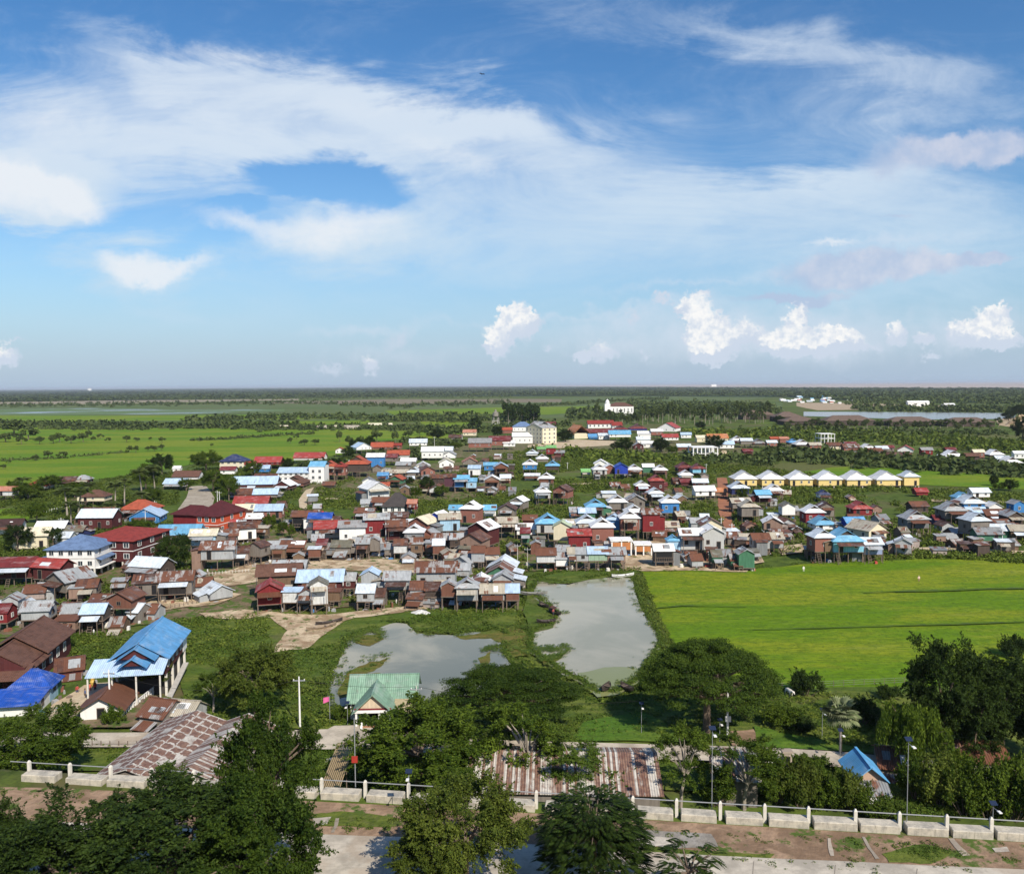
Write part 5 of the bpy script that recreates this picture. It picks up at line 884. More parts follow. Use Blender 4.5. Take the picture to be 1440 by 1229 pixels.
# ------------------------------------------------------------------ vegetation
def unit(n, r):
    v_ = r.normal(size=(n, 3)); return v_ / np.linalg.norm(v_, axis=1, keepdims=True)
def leaf_quads(P, Nn, size, r, aspect=.55):
    """one leaf-shaped quad per point P with normal Nn"""
    n = len(P); T = np.cross(Nn, unit(n, r)); T /= np.linalg.norm(T, axis=1, keepdims=True) + 1e-9; B = np.cross(Nn, T)
    sz = size * r.uniform(.6, 1.35, (n, 1)); a = T * sz; b = B * sz * aspect
    return np.stack([P - a, P - b * .9 + a * .1, P + a, P + b * .9 + a * .1], 1)
def clump_leaves(C, Rad, n, size, r, flat=1.0, up=.35, shell=.55):
    K = len(C); idx = r.integers(0, K, n) if np.isscalar(Rad) else r.choice(K, n, p=(Rad ** 2) / (Rad ** 2).sum())
    d = unit(n, r); rr = r.uniform(shell, 1.0, (n, 1)); rad = Rad if np.isscalar(Rad) else Rad[idx][:, None]
    P = C[idx] + d * rr * rad * np.array([1, 1, flat])
    Nn = d * .6 + r.normal(size=(n, 3)) * .55 + np.array([0, 0, up]); Nn /= np.linalg.norm(Nn, axis=1, keepdims=True)
    return leaf_quads(P, Nn, size, r)
def sprays(C, n_sp, n_lf, ln, size, r, up=.7, jit=.16, mid=None):
    """leafy twigs growing outwards and upwards from clump centres"""
    idx = r.integers(0, len(C), n_sp); m_ = C.mean(0) if mid is None else np.array(mid); o = C[idx] - m_; o /= np.linalg.norm(o, axis=1, keepdims=True) + 1e-6
    D_ = o * .75 + unit(n_sp, r) * .75 + np.array([0, 0, up]); D_ /= np.linalg.norm(D_, axis=1, keepdims=True); L_ = ln * r.uniform(.5, 1.25, (n_sp, 1)); P0 = C[idx] + unit(n_sp, r) * .25
    t = r.uniform(0, 1, (n_sp, n_lf, 1)); P = P0[:, None] + D_[:, None] * L_[:, None] * t + np.array([0, 0, -.22]) * L_[:, None] * t * t + r.normal(size=(n_sp, n_lf, 3)) * jit * (1.15 - t)
    P = P.reshape(-1, 3); Nn = np.repeat(D_, n_lf, 0) * .3 + r.normal(size=P.shape) * .6 + np.array([0, 0, .55]); Nn /= np.linalg.norm(Nn, axis=1, keepdims=True); return leaf_quads(P, Nn, size, r, .5)
def crown_pts(a, c, zc, K, r, lo=.5, bottom=-.45):
    out = []
    while len(out) < K:
        d = unit(1, r)[0]
        if d[2] < bottom: continue
        q = r.uniform(lo, 1) ** .6; out.append(d * q * np.array([a, a, c]) * (1 + .16 * math.sin(d[0] * 5 + d[1] * 7 + a)) + np.array([0, 0, zc]))
    return np.array(out)
def trunk_mesh(name, h, r0, targets, rr, mat, lean=.0, split=.45, sides=7):
    q = MB(); top = Vector((lean, lean * .4, h * split))
    q.tube([(0, 0, -.4), (lean * .2, 0, h * split * .5), top], [r0 * 1.25, r0, r0 * .8], sides)
    for t in targets:
        t = Vector(t); mid = top.lerp(t, .5) + Vector((0, 0, h * .06)); q.tube([top - Vector((0, 0, .2)), mid, t], [r0 * .55, r0 * .34, r0 * .1], 5)
    return q.mesh(name, mat)
LG = leaf_mat('leaf_green', (0.032, 0.064, 0.007), (0.145, 0.205, 0.022)); LD = leaf_mat('leaf_dark', (0.013, 0.028, 0.006), (0.052, 0.084, 0.013), .18)
LL = leaf_mat('leaf_light', (0.055, 0.105, 0.014), (0.145, 0.195, 0.028)); LO = leaf_mat('leaf_olive', (0.044, 0.072, 0.010), (0.155, 0.190, 0.030)); LR = leaf_mat('leaf_rain_tree', (0.016, 0.038, 0.006), (0.080, 0.125, 0.014)); LGR = leaf_mat('grass_blade', (0.060, 0.110, 0.014), (0.150, 0.200, 0.032), .3)
LP = leaf_mat('leaf_palm', (0.065, 0.105, 0.022), (0.17, 0.20, 0.06)); LPF = leaf_mat('leaf_fan_palm', (0.11, 0.15, 0.06), (0.30, 0.32, 0.18), .15); LF = leaf_mat('leaf_far', (0.046, 0.070, 0.020), (0.110, 0.140, 0.038), .2); LS = leaf_mat('leaf_scrub', (0.052, 0.086, 0.012), (0.165, 0.205, 0.030), .25)
def tree_template(kind, seed):
    r = np.random.default_rng(seed); rr = random.Random(seed)
    if kind == 'broad':      # 9 m tall, 9 m wide
        C = crown_pts(3.9, 3.0, 5.4, 90, r, .35, -.85); Q = np.concatenate([sprays(C, 620, 62, 1.35, .105, r, .6, .17), clump_leaves(C, np.array(r.uniform(.4, .9, len(C))), 9000, .11, r)]); return trunk_mesh('trunk', 9, .26, C[:9], rr, BARK), quads_mesh('crown', Q, LG)
    if kind == 'dark':
        C = crown_pts(3.9, 4.1, 6.2, 110, r, .35, -.9); Q = np.concatenate([sprays(C, 760, 62, 1.4, .11, r, .5, .18), clump_leaves(C, np.array(r.uniform(.5, 1.0, len(C))), 12000, .115, r)]); return trunk_mesh('trunk', 10, .28, C[:9], rr, BARK), quads_mesh('crown', Q, LD)
    if kind == 'airy':       # slender, light, gaps
        C = crown_pts(2.6, 3.0, 6.4, 34, r, .45, -.8); Q = clump_leaves(C, np.array(r.uniform(.35, .7, len(C))), 6000, .09, r, .8, .4, .2); Q = np.concatenate([Q, sprays(C, 230, 46, 1.1, .09, r, .6, .14)]); return trunk_mesh('trunk', 9, .15, C[:14], rr, BARKL, .4, .42), quads_mesh('crown', Q, LL)
    if kind == 'rain':       # umbrella: 20 m wide, 9 m tall
        K = []
        for _ in range(250):
            t = rr.uniform(0, 2 * math.pi); q = math.sqrt(rr.uniform(.0, 1)); a = 9.6 * (1 + .12 * math.sin(3 * t + seed)); z = 8.6 - 4.0 * q ** 2.3 + rr.uniform(-1.3, .4); K.append((a * q * math.cos(t), a * q * math.sin(t), z))
        C = np.array(K); Q = clump_leaves(C, np.array(r.uniform(1.0, 2.0, len(C))), 125000, .125, r, .24, 1.2, .2); return trunk_mesh('trunk', 9, .55, C[::6] - np.array([0, 0, .5]), rr, BARK, .0, .42, 9), quads_mesh('crown', Q, LR)
    if kind == 'willow':
        C = crown_pts(3.2, 3.0, 5.6, 60, r, .35, -.3); n = 15000; idx = r.integers(0, len(C), n); dr = r.uniform(0, 1, (n, 1)); P = C[idx] + unit(n, r) * .5 + np.concatenate([C[idx][:, :2] * .10 * dr, -2.3 * dr ** 1.2], 1)
        Nn = np.concatenate([unit(n, r)[:, :2], r.uniform(-.2, .5, (n, 1))], 1); Nn /= np.linalg.norm(Nn, axis=1, keepdims=True); T = np.array([0, 0, 1.0]) + r.normal(size=(n, 3)) * .3; T /= np.linalg.norm(T, axis=1, keepdims=True); B = np.cross(Nn, T)
        sz = .2 * r.uniform(.6, 1.3, (n, 1)); Q = np.stack([P - T * sz, P + B * sz * .3, P + T * sz, P - B * sz * .3], 1); return trunk_mesh('trunk', 8, .24, C[:9], rr, BARK), quads_mesh('crown', Q, LG)
    if kind == 'small':      # for trees a few pixels wide (5 m)
        C = crown_pts(2.6, 1.9, 3.4, 14, r, .3); Q = clump_leaves(C, np.array(r.uniform(.7, 1.2, len(C))), 700, .42, r); return trunk_mesh('trunk', 5, .18, C[:3], rr, BARK, sides=5), quads_mesh('crown', Q, LF)
    if kind == 'tall':       # plantation, 12 m
        C = crown_pts(2.6, 4.2, 7.8, 18, r, .3, -.9); Q = clump_leaves(C, np.array(r.uniform(.8, 1.3, len(C))), 800, .5, r); return trunk_mesh('trunk', 12, .22, C[:3], rr, BARKL, sides=5), quads_mesh('crown', Q, LF)
    if kind == 'bush':
        C = crown_pts(1.5, 1.2, .9, 26, r, .35, -.4); Q = clump_leaves(C, np.array(r.uniform(.3, .6, len(C))), 4500, .085, r); Q = np.concatenate([Q, sprays(C, 130, 36, .75, .08, r, .7, .1, (0, 0, .4))]); q = MB(); [q.bar((0, 0, -.3), tuple(C[i]), .05, .02, 4) for i in range(8)]; return q.mesh('stem', BARK), quads_mesh('crown', Q, LG)
    if kind in ('coconut', 'fan'):
        Hh = 8.5 if kind == 'coconut' else 4.2; q = MB(); ln = 1.1 if kind == 'coconut' else .2
        q.tube([(0, 0, -.3), (ln * .3, 0, Hh * .4), (ln, 0, Hh)], [.22, .17, .14] if kind == 'coconut' else [.16, .13, .13], 7); tm = q.mesh('trunk', BARKL); fq = []
        top = np.array([ln, 0, Hh]); nf = 20 if kind == 'coconut' else 30
        for i in range(nf):
            t = 2 * math.pi * i / nf * 2.4 + rr.uniform(-.2, .2); el = rr.uniform(-.35, 1.15); Lf = rr.uniform(2.6, 3.4) if kind == 'coconut' else rr.uniform(1.6, 2.3)
            d = np.array([math.cos(t), math.sin(t), 0]); side = np.array([-math.sin(t), math.cos(t), 0]); pts = []
            for k in range(13):
                u_ = k / 12; pts.append(top + d * Lf * (u_ * math.cos(el) * (1 - .1 * u_)) + np.array([0, 0, Lf * (u_ * math.sin(el) - (.55 if kind == 'coconut' else .18) * u_ * u_)]))
            if kind == 'coconut':
                for k in range(1, 13):
                    for s_ in (-1, 1):
                        for hh in (0, .5):
                            b = pts[k] * (1 - hh) + pts[k - 1] * hh; ll = .95 * math.sin(math.pi * min(.97, (k - hh) / 13 + .1)) + .12; tip = b + side * s_ * ll + d * .28 + np.array([0, 0, -.30 * ll - .05]); wv = d * .10; fq.append([b - wv, b + wv, tip + wv * .3, tip - wv * .3])
            else:
                b = pts[6]; q_ = .04; fq.append([top + side * q_, top - side * q_, b - side * q_, b + side * q_]); dd = pts[7] - pts[6]; dd /= np.linalg.norm(dd); upv = np.cross(dd, side)
                for k in range(15):
                    an = (k - 7) / 7 * 1.75; v1 = dd * math.cos(an) + side * math.sin(an); tip = b + v1 * (1.0 - .12 * abs(an)) + np.array([0, 0, -.12]); wv = (side * math.cos(an) - dd * math.sin(an)) * .085; fq.append([b, b + v1 * .55 + wv + upv * .03, tip, b + v1 * .55 - wv - upv * .03])
        return tm, quads_mesh('crown', np.array(fq), LP if kind == 'coconut' else LPF)
_tt = {}
def T(kind, k=0):
    if (kind, k) not in _tt: _tt[(kind, k)] = tree_template(kind, 17 + k * 7 + len(kind) * 101)
    return _tt[(kind, k)]
BASEW = dict(broad=9.4, dark=9.2, airy=6.0, rain=21.0, willow=7.6, small=6.4, tall=6.4, bush=3.9, coconut=6.2, fan=5.6); BASEH = dict(broad=9.2, dark=11, airy=9.8, rain=9.4, willow=9, small=5.8, tall=12.6, bush=2.4, coconut=10.4, fan=6.4)
TREES = []; NV = dict(broad=3, dark=2, airy=3, rain=2, willow=1, small=4, tall=3, bush=3, coconut=2, fan=1)
def tree(kind, x, y, w, h, label=None, name=None, group=None, mat=None, ground=None, phr=None, near=False):
    """x, y: pixel of the foot; w, h: size in photo pixels"""
    p = atg(x, y) if near else at(x, y)
    if ground is not None: p = at(x, y, ground)
    s = (p - Vector((0, 0, CAM_H))).dot(_F) / F_PX; r = random.Random(int(x * 31 + y * 17)); k = r.randrange(NV[kind]); tm, cm = T(kind, k)
    dl = math.atan2(CAM_H - p.z, math.hypot(p.x, p.y)); sw = w * s / BASEW[kind]; sh = max(.6 * sw, (h * s / math.cos(dl)) / BASEH[kind] * (.93))
    nm = name or dict(broad='broad_tree', dark='dense_tree', airy='slender_tree', rain='rain_tree', willow='weeping_tree', small='field_tree', tall='plantation_tree', bush='shrub', coconut='coconut_palm', fan='fan_palm')[kind]
    root = thing(nm, p, r.uniform(0, 6.28), label, 'shrub' if kind == 'bush' else ('palm' if kind in ('coconut', 'fan') else 'tree'), group); root.scale = (sw, sw, sh)
    if kind == 'rain': root.rotation_euler.z = 0; root.scale.y = sw * (.72 if x < 800 else .64)
    link('stem' if kind == 'bush' else 'trunk', tm, root); c = link('crown', cm, root)
    if mat is not None: c.material_slots[0].link = 'OBJECT'; c.material_slots[0].material = mat
    FOOT.append((p.x, p.y, .8))
    if label is None: TREES.append((root, x, y - h / 2, phr or dict(broad='broad green tree', dark='dense dark tree', airy='slender light green tree', rain='spreading tree', willow='weeping tree', small='small round tree', tall='tall slim tree', bush='leafy shrub', coconut='coconut palm', fan='fan palm')[kind]))
    return root
# big ones round the road and ponds
tree('rain', 716, 1030, 216, 96, 'left of two wide umbrella-shaped trees below the ponds', ground=0)
tree('rain', 994, 1034, 204, 140, 'umbrella-shaped tree with bare trunk between pond and rice field')
tree('broad', 360, 1012, 122, 112, 'rounded olive green tree left of the white pole on the bank', mat=LO)
tree('dark', 1325, 1062, 120, 176, 'tall dark ragged tree at the edge of rice field', mat=LD); tree('dark', 1408, 1058, 130, 150, 'very dark tree at the right picture edge', mat=LD); tree('dark', 1372, 1070, 100, 120, 'lower dark tree between two tall dark trees'); tree('dark', 1460, 1075, 90, 120, 'dark tree cut by the right picture edge')
tree('bush', 1133, 980, 54, 38, 'lone dark round shrub by the cow below rice field', mat=LD); tree('fan', 1182, 1066, 84, 100, 'fan palm with pale green fronds beside the lower road')
tree('willow', 1284, 1092, 106, 108, 'weeping green tree right of the fan palm'); tree('bush', 1210, 1020, 60, 40, 'dark shrub behind the fan palm', mat=LD); tree('bush', 1098, 1022, 70, 34, 'low wide shrub right of the umbrella-shaped tree'); tree('bush', 1128, 1030, 50, 22, 'low shrub left of the fan palm', mat=LD)
tree('bush', 1425, 925, 46, 34, 'dark shrub on the rice field edge at far right', mat=LD); tree('bush', 1250, 985, 40, 22, 'flat shrub on the field edge left of dark trees', mat=LD)
tree('broad', 52, 1106, 158, 112, 'leafy light green tree behind barrier at left edge', mat=LG); tree('broad', -20, 1100, 110, 96, 'green tree cut by the left edge behind barrier', mat=LG)
tree('dark', 590, 1118, 196, 126, 'dense green tree behind the barrier below the pavilion', mat=LG); tree('airy', 735, 1114, 122, 122, 'slender airy tree before the striped shed roof', mat=LG); tree('airy', 802, 1126, 104, 88, 'short airy tree with pale stem before the striped roof'); tree('airy', 957, 1136, 92, 116, 'slender tree left of the solar lamp behind barrier', mat=LG); tree('airy', 1046, 1138, 112, 104, 'bushy slender tree right of the solar lamp', mat=LG)
tree('bush', 690, 1112, 110, 78, 'round shrub left of striped shed roof'); tree('bush', 868, 1132, 84, 50, 'shrub below the striped roof by the barrier'); tree('bush', 762, 1122, 90, 56, 'shrub under the slender airy tree')
for i, (x, y, w_, h2, mt) in enumerate(((1010, 1136, 60, 56, LG), (1095, 1130, 80, 60, LG), (1125, 1138, 70, 70, LO), (1160, 1134, 70, 54, LG), (1190, 1140, 60, 56, LO), (1222, 1146, 64, 40, LG), (1288, 1128, 70, 62, LG), (1320, 1138, 76, 74, LO), (1355, 1146, 70, 64, LG), (1388, 1150, 74, 84, LG), (1425, 1154, 80, 90, LG), (1462, 1156, 80, 80, LG), (1250, 1150, 60, 30, LL), (1345, 1100, 60, 44, LG), (1300, 1108, 50, 30, LG), (880, 1126, 60, 44, LG), (1075, 1080, 40, 18, LL), (1130, 1084, 50, 20, LL), (1150, 1092, 60, 26, LG), (330, 1100, 60, 46, LG), (240, 1098, 50, 24, LG), (645, 1122, 70, 40, LG))):
    tree('bush', x, y, w_, h2, mat=mt, phr={id(LG): 'green shrub behind the barrier', id(LO): 'olive shrub behind the barrier', id(LL): 'light green shrub behind the barrier'}[id(mt)], group='shrubs behind the barrier', near=True)
tree('bush', 505, 1008, 40, 26, 'round shrub left of the pavilion steps', mat=LG); tree('bush', 590, 1012, 40, 30, 'dark shrub right of the pavilion', mat=LD); tree('bush', 480, 1015, 34, 22, 'small shrub beside the flagpole', mat=LG)
tree('airy', 300, 1004, 60, 60, 'small airy tree behind the chequered shed roof', mat=LG); tree('airy', 217, 975, 54, 50, 'sparse tree in front of the blue-roofed stilt house', mat=LO); tree('bush', 158, 1022, 36, 30, 'green shrub beside the rusty-roofed small house')
# foreground trees on the hillside
tree('broad', 374, 1240, 160, 244, 'tall dark leafy tree rising over the shed roofs at left', near=True, mat=LR); tree('dark', 250, 1300, 270, 185, 'large dark tree filling the lower left foreground', near=True, mat=LD); tree('dark', 95, 1310, 240, 175, 'dark leafy tree at the lower left', near=True, mat=LD); tree('dark', -10, 1290, 130, 165, 'dark tree cut by the lower left corner', near=True, mat=LD); tree('dark', 370, 1320, 190, 220, 'dark tree at the bottom beside the hill road', near=True, mat=LR); tree('broad', 655, 1258, 186, 158, 'light olive tree standing on the hill road edge', near=True, mat=LO); tree('broad', 610, 1275, 130, 100, 'lower olive tree merging with the light olive tree', near=True, mat=LO)
def pinnate(name, x, y, top_y, wpx, label, seed, n_fr, leaf):
    """close tree with large compound leaves"""
    p = atg(x, y); s = (p - Vector((0, 0, CAM_H))).dot(_F) / F_PX; r = random.Random(seed); Hh = (y - top_y) * s / .88; Wd = wpx * s / 2; root = thing(name, p, 0, label, 'tree'); q = MB(); fq = []
    q.tube([(0, 0, -.5), (.1, 0, Hh * .35), (0, .1, Hh * .6)], [.22, .18, .14], 7)
    for i in range(n_fr):
        t = r.uniform(0, 6.283); rad = Wd * math.sqrt(r.uniform(.02, 1)) * .72; zc = Hh * (1 - .55 * (rad / Wd) ** 2) - r.uniform(0, Hh * .5) - .2; b = np.array([rad * math.cos(t), rad * math.sin(t), zc]); tt = t + r.uniform(-.7, .7); d = np.array([math.cos(tt), math.sin(tt), 0]); side = np.array([-d[1], d[0], 0]); Lf = leaf * r.uniform(.7, 1.2); el = r.uniform(-.1, .8)
        if i % 9 == 0: q.tube([(0, .1, Hh * .55), tuple(b * .6 + np.array([0, 0, Hh * .25])), tuple(b)], [.09, .06, .02], 5)
        for k in range(1, 12):
            u_ = k / 11; pt = b + d * Lf * u_ * math.cos(el) + np.array([0, 0, Lf * (u_ * math.sin(el) - .5 * u_ * u_)]); ll = leaf * .30 * math.sin(math.pi * min(.95, u_ * .8 + .12))
            for s_ in (-1, 1):
                tip = pt + side * s_ * ll + d * ll * .5 + np.array([0, 0, -.18 * ll]); m_ = (pt + tip) / 2; wv = d * ll * .24; fq.append([pt, m_ + wv + np.array([0, 0, .01]), tip, m_ - wv])
    q.build('trunk', BARK, root); link('crown', quads_mesh('crown', np.array(fq), LD), root); return root
pinnate('compound_leaf_tree', 835, 1262, 1126, 190, 'dark tree with large compound leaves at the bottom centre', 4, 1300, 1.1)
pinnate('compound_leaf_tree', 968, 1300, 1186, 110, 'dark compound leaf sprig at the bottom edge on the road', 9, 120, 1.1)
# trees of the village and the left fields
VT = '''broad 245 804 54 60 dark|broad 25 778 40 46 dark|broad 75 772 34 34 dark|broad 136 738 24 20|broad 205 690 44 40|broad 228 668 40 32 dark|broad 290 664 44 34|broad 300 692 40 34|broad 262 690 24 20|broad 322 704 30 40|broad 355 672 30 26|broad 170 760 30 22|broad 195 752 36 26|broad 70 690 40 24|broad 40 704 44 26|broad 105 700 36 24|broad 20 690 24 16|broad 215 706 30 24|broad 150 735 26 22|broad 52 735 32 30
coconut 95 728 44 50|coconut 110 722 38 44|coconut 162 718 36 48|coconut 200 700 34 50|coconut 218 690 32 44|coconut 175 712 34 46|coconut 27 700 30 34|coconut 122 708 34 36|coconut 100 738 36 40|coconut 160 735 34 36|coconut 205 724 34 40
small 50 648 14 10|small 68 645 15 12|small 88 645 16 12|small 5 660 10 8|small 12 652 8 7|small 30 625 16 14|small 56 625 16 12|small 75 624 16 13|small 84 622 18 14|small 100 624 18 14|small 117 622 16 14|small 124 616 12 12|small 132 621 9 8|small 141 617 11 8|small 152 622 9 8|small 178 622 13 10|small 193 621 10 7|small 211 619 6 5|small 228 623 11 9|small 182 637 10 11|small 191 637 10 11|small 208 635 9 8|small 217 635 12 10|small 227 634 10 10|small 298 628 6 5|small 105 607 8 5|small 408 624 9 10|small 417 618 9 9|small 440 613 8 7|small 428 626 16 8|small 443 626 14 9|small 478 622 12 18|small 492 628 16 16|small 507 626 14 14|small 530 622 20 18|small 556 624 12 20|small 575 616 18 12|small 590 612 14 10|small 20 613 40 16|small 40 618 30 14|small 8 622 26 14
dark 502 636 24 22|dark 490 646 20 20|dark 520 630 18 18|broad 548 632 18 14|dark 590 628 20 16|dark 615 618 22 16|broad 640 634 20 14|dark 700 614 18 16|dark 668 604 20 18|dark 470 662 26 20|broad 484 655 18 14|dark 405 660 20 18|broad 600 640 14 12|broad 545 634 10 14|dark 795 622 26 20|dark 880 636 22 24|dark 866 634 16 14|dark 1005 632 30 16|dark 930 636 28 18|broad 945 640 20 14|dark 985 604 16 10|dark 1095 596 16 12|dark 575 682 18 14|dark 600 694 24 26|broad 620 700 24 20|broad 584 702 20 20|broad 440 746 20 24|broad 380 745 22 24|broad 398 755 16 26|broad 410 758 14 22|broad 1062 764 26 26 dark|broad 1044 705 18 22|broad 990 692 18 12|broad 1090 675 12 16|dark 1398 684 14 18|dark 1420 690 24 16|broad 1404 690 18 12|dark 1432 588 24 22|dark 1418 592 18 16|dark 1438 620 30 40'''
for ent in VT.replace('\n', '|').split('|'):
    f = ent.split(); k, (x, y, w_, h2) = f[0], [float(q) for q in f[1:5]]; far = y < 700 and k in ('broad', 'dark')
    tree(k, x, y, w_, h2, mat=LD if (k == 'dark' or 'dark' in f) else None, phr=('dense dark tree' if 'dark' in f else None))
pr = random.Random(8)
for i in range(64):       # plantation beyond the village
    x = 838 + i * 3.9 + pr.uniform(-2, 2); y = 598 + pr.uniform(-8, 2) - (x - 838) * .015
    hh_ = 25 + pr.uniform(-6, 5); tree('tall', x, y, 10 + pr.uniform(-2, 3), hh_ * (.55 if 846 < x < 900 else 1), 'tall thin-stemmed tree of the plantation behind the market', group='plantation trees behind the market')
for i in range(26):
    x = 706 + pr.uniform(0, 50); y = 600 + pr.uniform(-10, 0); tree('tall', x, y, 12, 28, 'dark tree in the tight grove beside the water tower', group='grove beside the water tower', mat=LD)
for i in range(34):
    x = 1105 + i * 9.0 + pr.uniform(-3, 3); y = 603 + pr.uniform(-2, 4); tree('tall', x, y, 11, 9 + pr.uniform(0, 7), 'slim tree in the row before the brown canal halls', group='tree row before the brown halls')
# ---- masses nobody could count: leaf clumps merged into one object per mass
def in_poly(px, py, poly):
    ins = np.zeros(len(px), bool); n = len(poly)
    for i in range(n):
        x0, y0 = poly[i]; x1, y1 = poly[(i + 1) % n]
        c = ((y0 > py) != (y1 > py)) & (px < (x1 - x0) * (py - y0) / (y1 - y0 + 1e-9) + x0); ins ^= c
    return ins
def project(P):
    d = P - np.array([0, 0, CAM_H]); z = d @ np.array(_F); return 720 + F_PX * (d @ np.array(CR)) / z, 614.5 - F_PX * (d @ np.array(CU)) / z
_ct = {}
def clump_t(k, nl, size):
    key = (k, nl, size)
    if key not in _ct:
        r = np.random.default_rng(k + nl); n = nl; d = unit(n, r); d[:, 2] = np.abs(d[:, 2]) * 1.0; lump = 1 + .3 * np.sin(d[:, :1] * 4 + k) * np.cos(d[:, 1:2] * 5)
        P = d * r.uniform(.55, 1, (n, 1)) * lump; Nn = d * .7 + r.normal(size=(n, 3)) * .45 + np.array([0, 0, .3]); Nn /= np.linalg.norm(Nn, axis=1, keepdims=True); _ct[key] = leaf_quads(P, Nn, size, r, .7)
    return _ct[key]
def mass(name, pts, rad, hgt, nl, size, mat, kind='stuff', label=None):
    r = np.random.default_rng(len(pts)); Qs = []
    for k in range(6):
        sel = np.arange(len(pts)) % 6 == k
        if not sel.any(): continue
        t = clump_t(k, nl, size); a = r.uniform(0, 6.28, sel.sum()); ca, sa = np.cos(a), np.sin(a); x = t[None, :, :, 0]; y = t[None, :, :, 1]
        X = (x * ca[:, None, None] - y * sa[:, None, None]) * rad[sel][:, None, None] + pts[sel][:, 0][:, None, None]; Y = (x * sa[:, None, None] + y * ca[:, None, None]) * rad[sel][:, None, None] + pts[sel][:, 1][:, None, None]
        Z = t[None, :, :, 2] * hgt[sel][:, None, None] + pts[sel][:, 2][:, None, None]; Qs.append(np.stack([X, Y, Z], -1).reshape(-1, 4, 3))
    return tag(link(name, quads_mesh(name, np.concatenate(Qs), mat)), label, None, None, kind)
def scatter(poly, n, r, density=None, excl=(), feet=True, flat=True):
    """points on the plain inside a pixel polygon, even over the ground"""
    W_ = np.array([at(*p)[:2] for p in poly]); lo, hi = W_.min(0), W_.max(0); out = np.zeros((0, 3)); guard = 0
    WP = [tuple(q) for q in W_]
    while len(out) < n and guard < 60:
        guard += 1; P = np.column_stack([r.uniform(lo[0], hi[0], n * 2), r.uniform(lo[1], hi[1], n * 2), np.zeros(n * 2)])
        ok = in_poly(P[:, 0], P[:, 1], WP); P = P[ok]
        if density is not None: P = P[r.uniform(size=len(P)) < density(P)]
        if len(P):
            px, py = project(P)
            for e in excl: k = ~in_poly(px, py, e); P, px, py = P[k], px[k], py[k]
        if feet and len(P):
            k = np.ones(len(P), bool)
            for fx, fy, fr in FOOT: k &= (P[:, 0] - fx) ** 2 + (P[:, 1] - fy) ** 2 > fr * fr
            P = P[k]
        out = np.concatenate([out, P])
    return out[:n]
def lumpy(sc_, seed, thr=.0):
    r = np.random.default_rng(seed); ph = r.uniform(0, 6.28, (7, 3)); fr = r.uniform(.4, 2.2, (7, 2)) * sc_
    def f(P):
        v = sum(np.sin(P[:, 0] * fr[i, 0] * (1 if i % 2 else -1) + P[:, 1] * fr[i, 1] + ph[i, 0]) for i in range(7)) / 3.2
        return np.clip(.5 + v - thr, 0, 1)
    return f
ROADS = [[(1004, 670), (1026, 670), (1032, 735), (1060, 768), (1030, 785), (1005, 705)], [(425, 683), (445, 683), (440, 715), (415, 718)], [(255, 682), (300, 680), (306, 720), (245, 726)], [(738, 624), (870, 616), (868, 628), (738, 634)], [(300, 780), (670, 784), (670, 806), (300, 822)], [(180, 806), (350, 800), (420, 870), (190, 880)],
    [(1245, 767), (1470, 773), (1470, 784), (1245, 777)], [(870, 760), (1075, 762), (1075, 800), (870, 803)], [(750, 806), (900, 798), (960, 930), (740, 960)], [(380, 855), (605, 850), (605, 862), (440, 915), (375, 920)]]
r_ = np.random.default_rng(2)
SV = [(360, 700), (470, 668), (560, 688), (700, 640), (760, 632), (900, 634), (960, 642), (1080, 660), (1300, 684), (1445, 690), (1560, 700), (1560, 785), (1290, 784), (1130, 790), (1060, 780), (1020, 790), (960, 765), (880, 760), (800, 800), (740, 806), (690, 745), (600, 735), (440, 735), (360, 730)]
P = scatter(SV, 6200, r_, lumpy(.05, 4, -.18), ROADS); k = r_.uniform(.5, 1.0, len(P)) ** 1.4; P[:, 2] -= .15
mass('village_undergrowth', P, .7 + 1.3 * k, .5 + 1.5 * k, 46, .22, LS)
SL = [(-60, 700), (60, 690), (180, 670), (300, 652), (400, 655), (460, 668), (420, 700), (330, 730), (250, 770), (330, 815), (240, 850), (120, 850), (-60, 870)]
P = scatter(SL, 4200, r_, lumpy(.06, 9, -.1), ROADS); k = r_.uniform(.4, 1.0, len(P)) ** 1.4; mass('village_undergrowth', P, .6 + 1.2 * k, .5 + 1.4 * k, 44, .2, LS)
SC = [(300, 740), (470, 738), (700, 745), (740, 800), (730, 860), (560, 850), (420, 850), (330, 830), (300, 790)]
P = scatter(SC, 1500, r_, lumpy(.07, 10, .05), ROADS); k = r_.uniform(.3, 1.0, len(P)); mass('village_undergrowth', P, .4 + .8 * k, .3 + .9 * k, 44, .2, LS)
SB = [(1240, 776), (1330, 778), (1460, 782), (1540, 785), (1540, 800), (1300, 786), (1180, 792), (1240, 784)]
P = scatter(SB, 420, r_, None, [], False); k = r_.uniform(.4, 1.0, len(P)); mass('field_edge_undergrowth', P, .6 + .9 * k, .5 + 1.2 * k, 44, .2, LS)
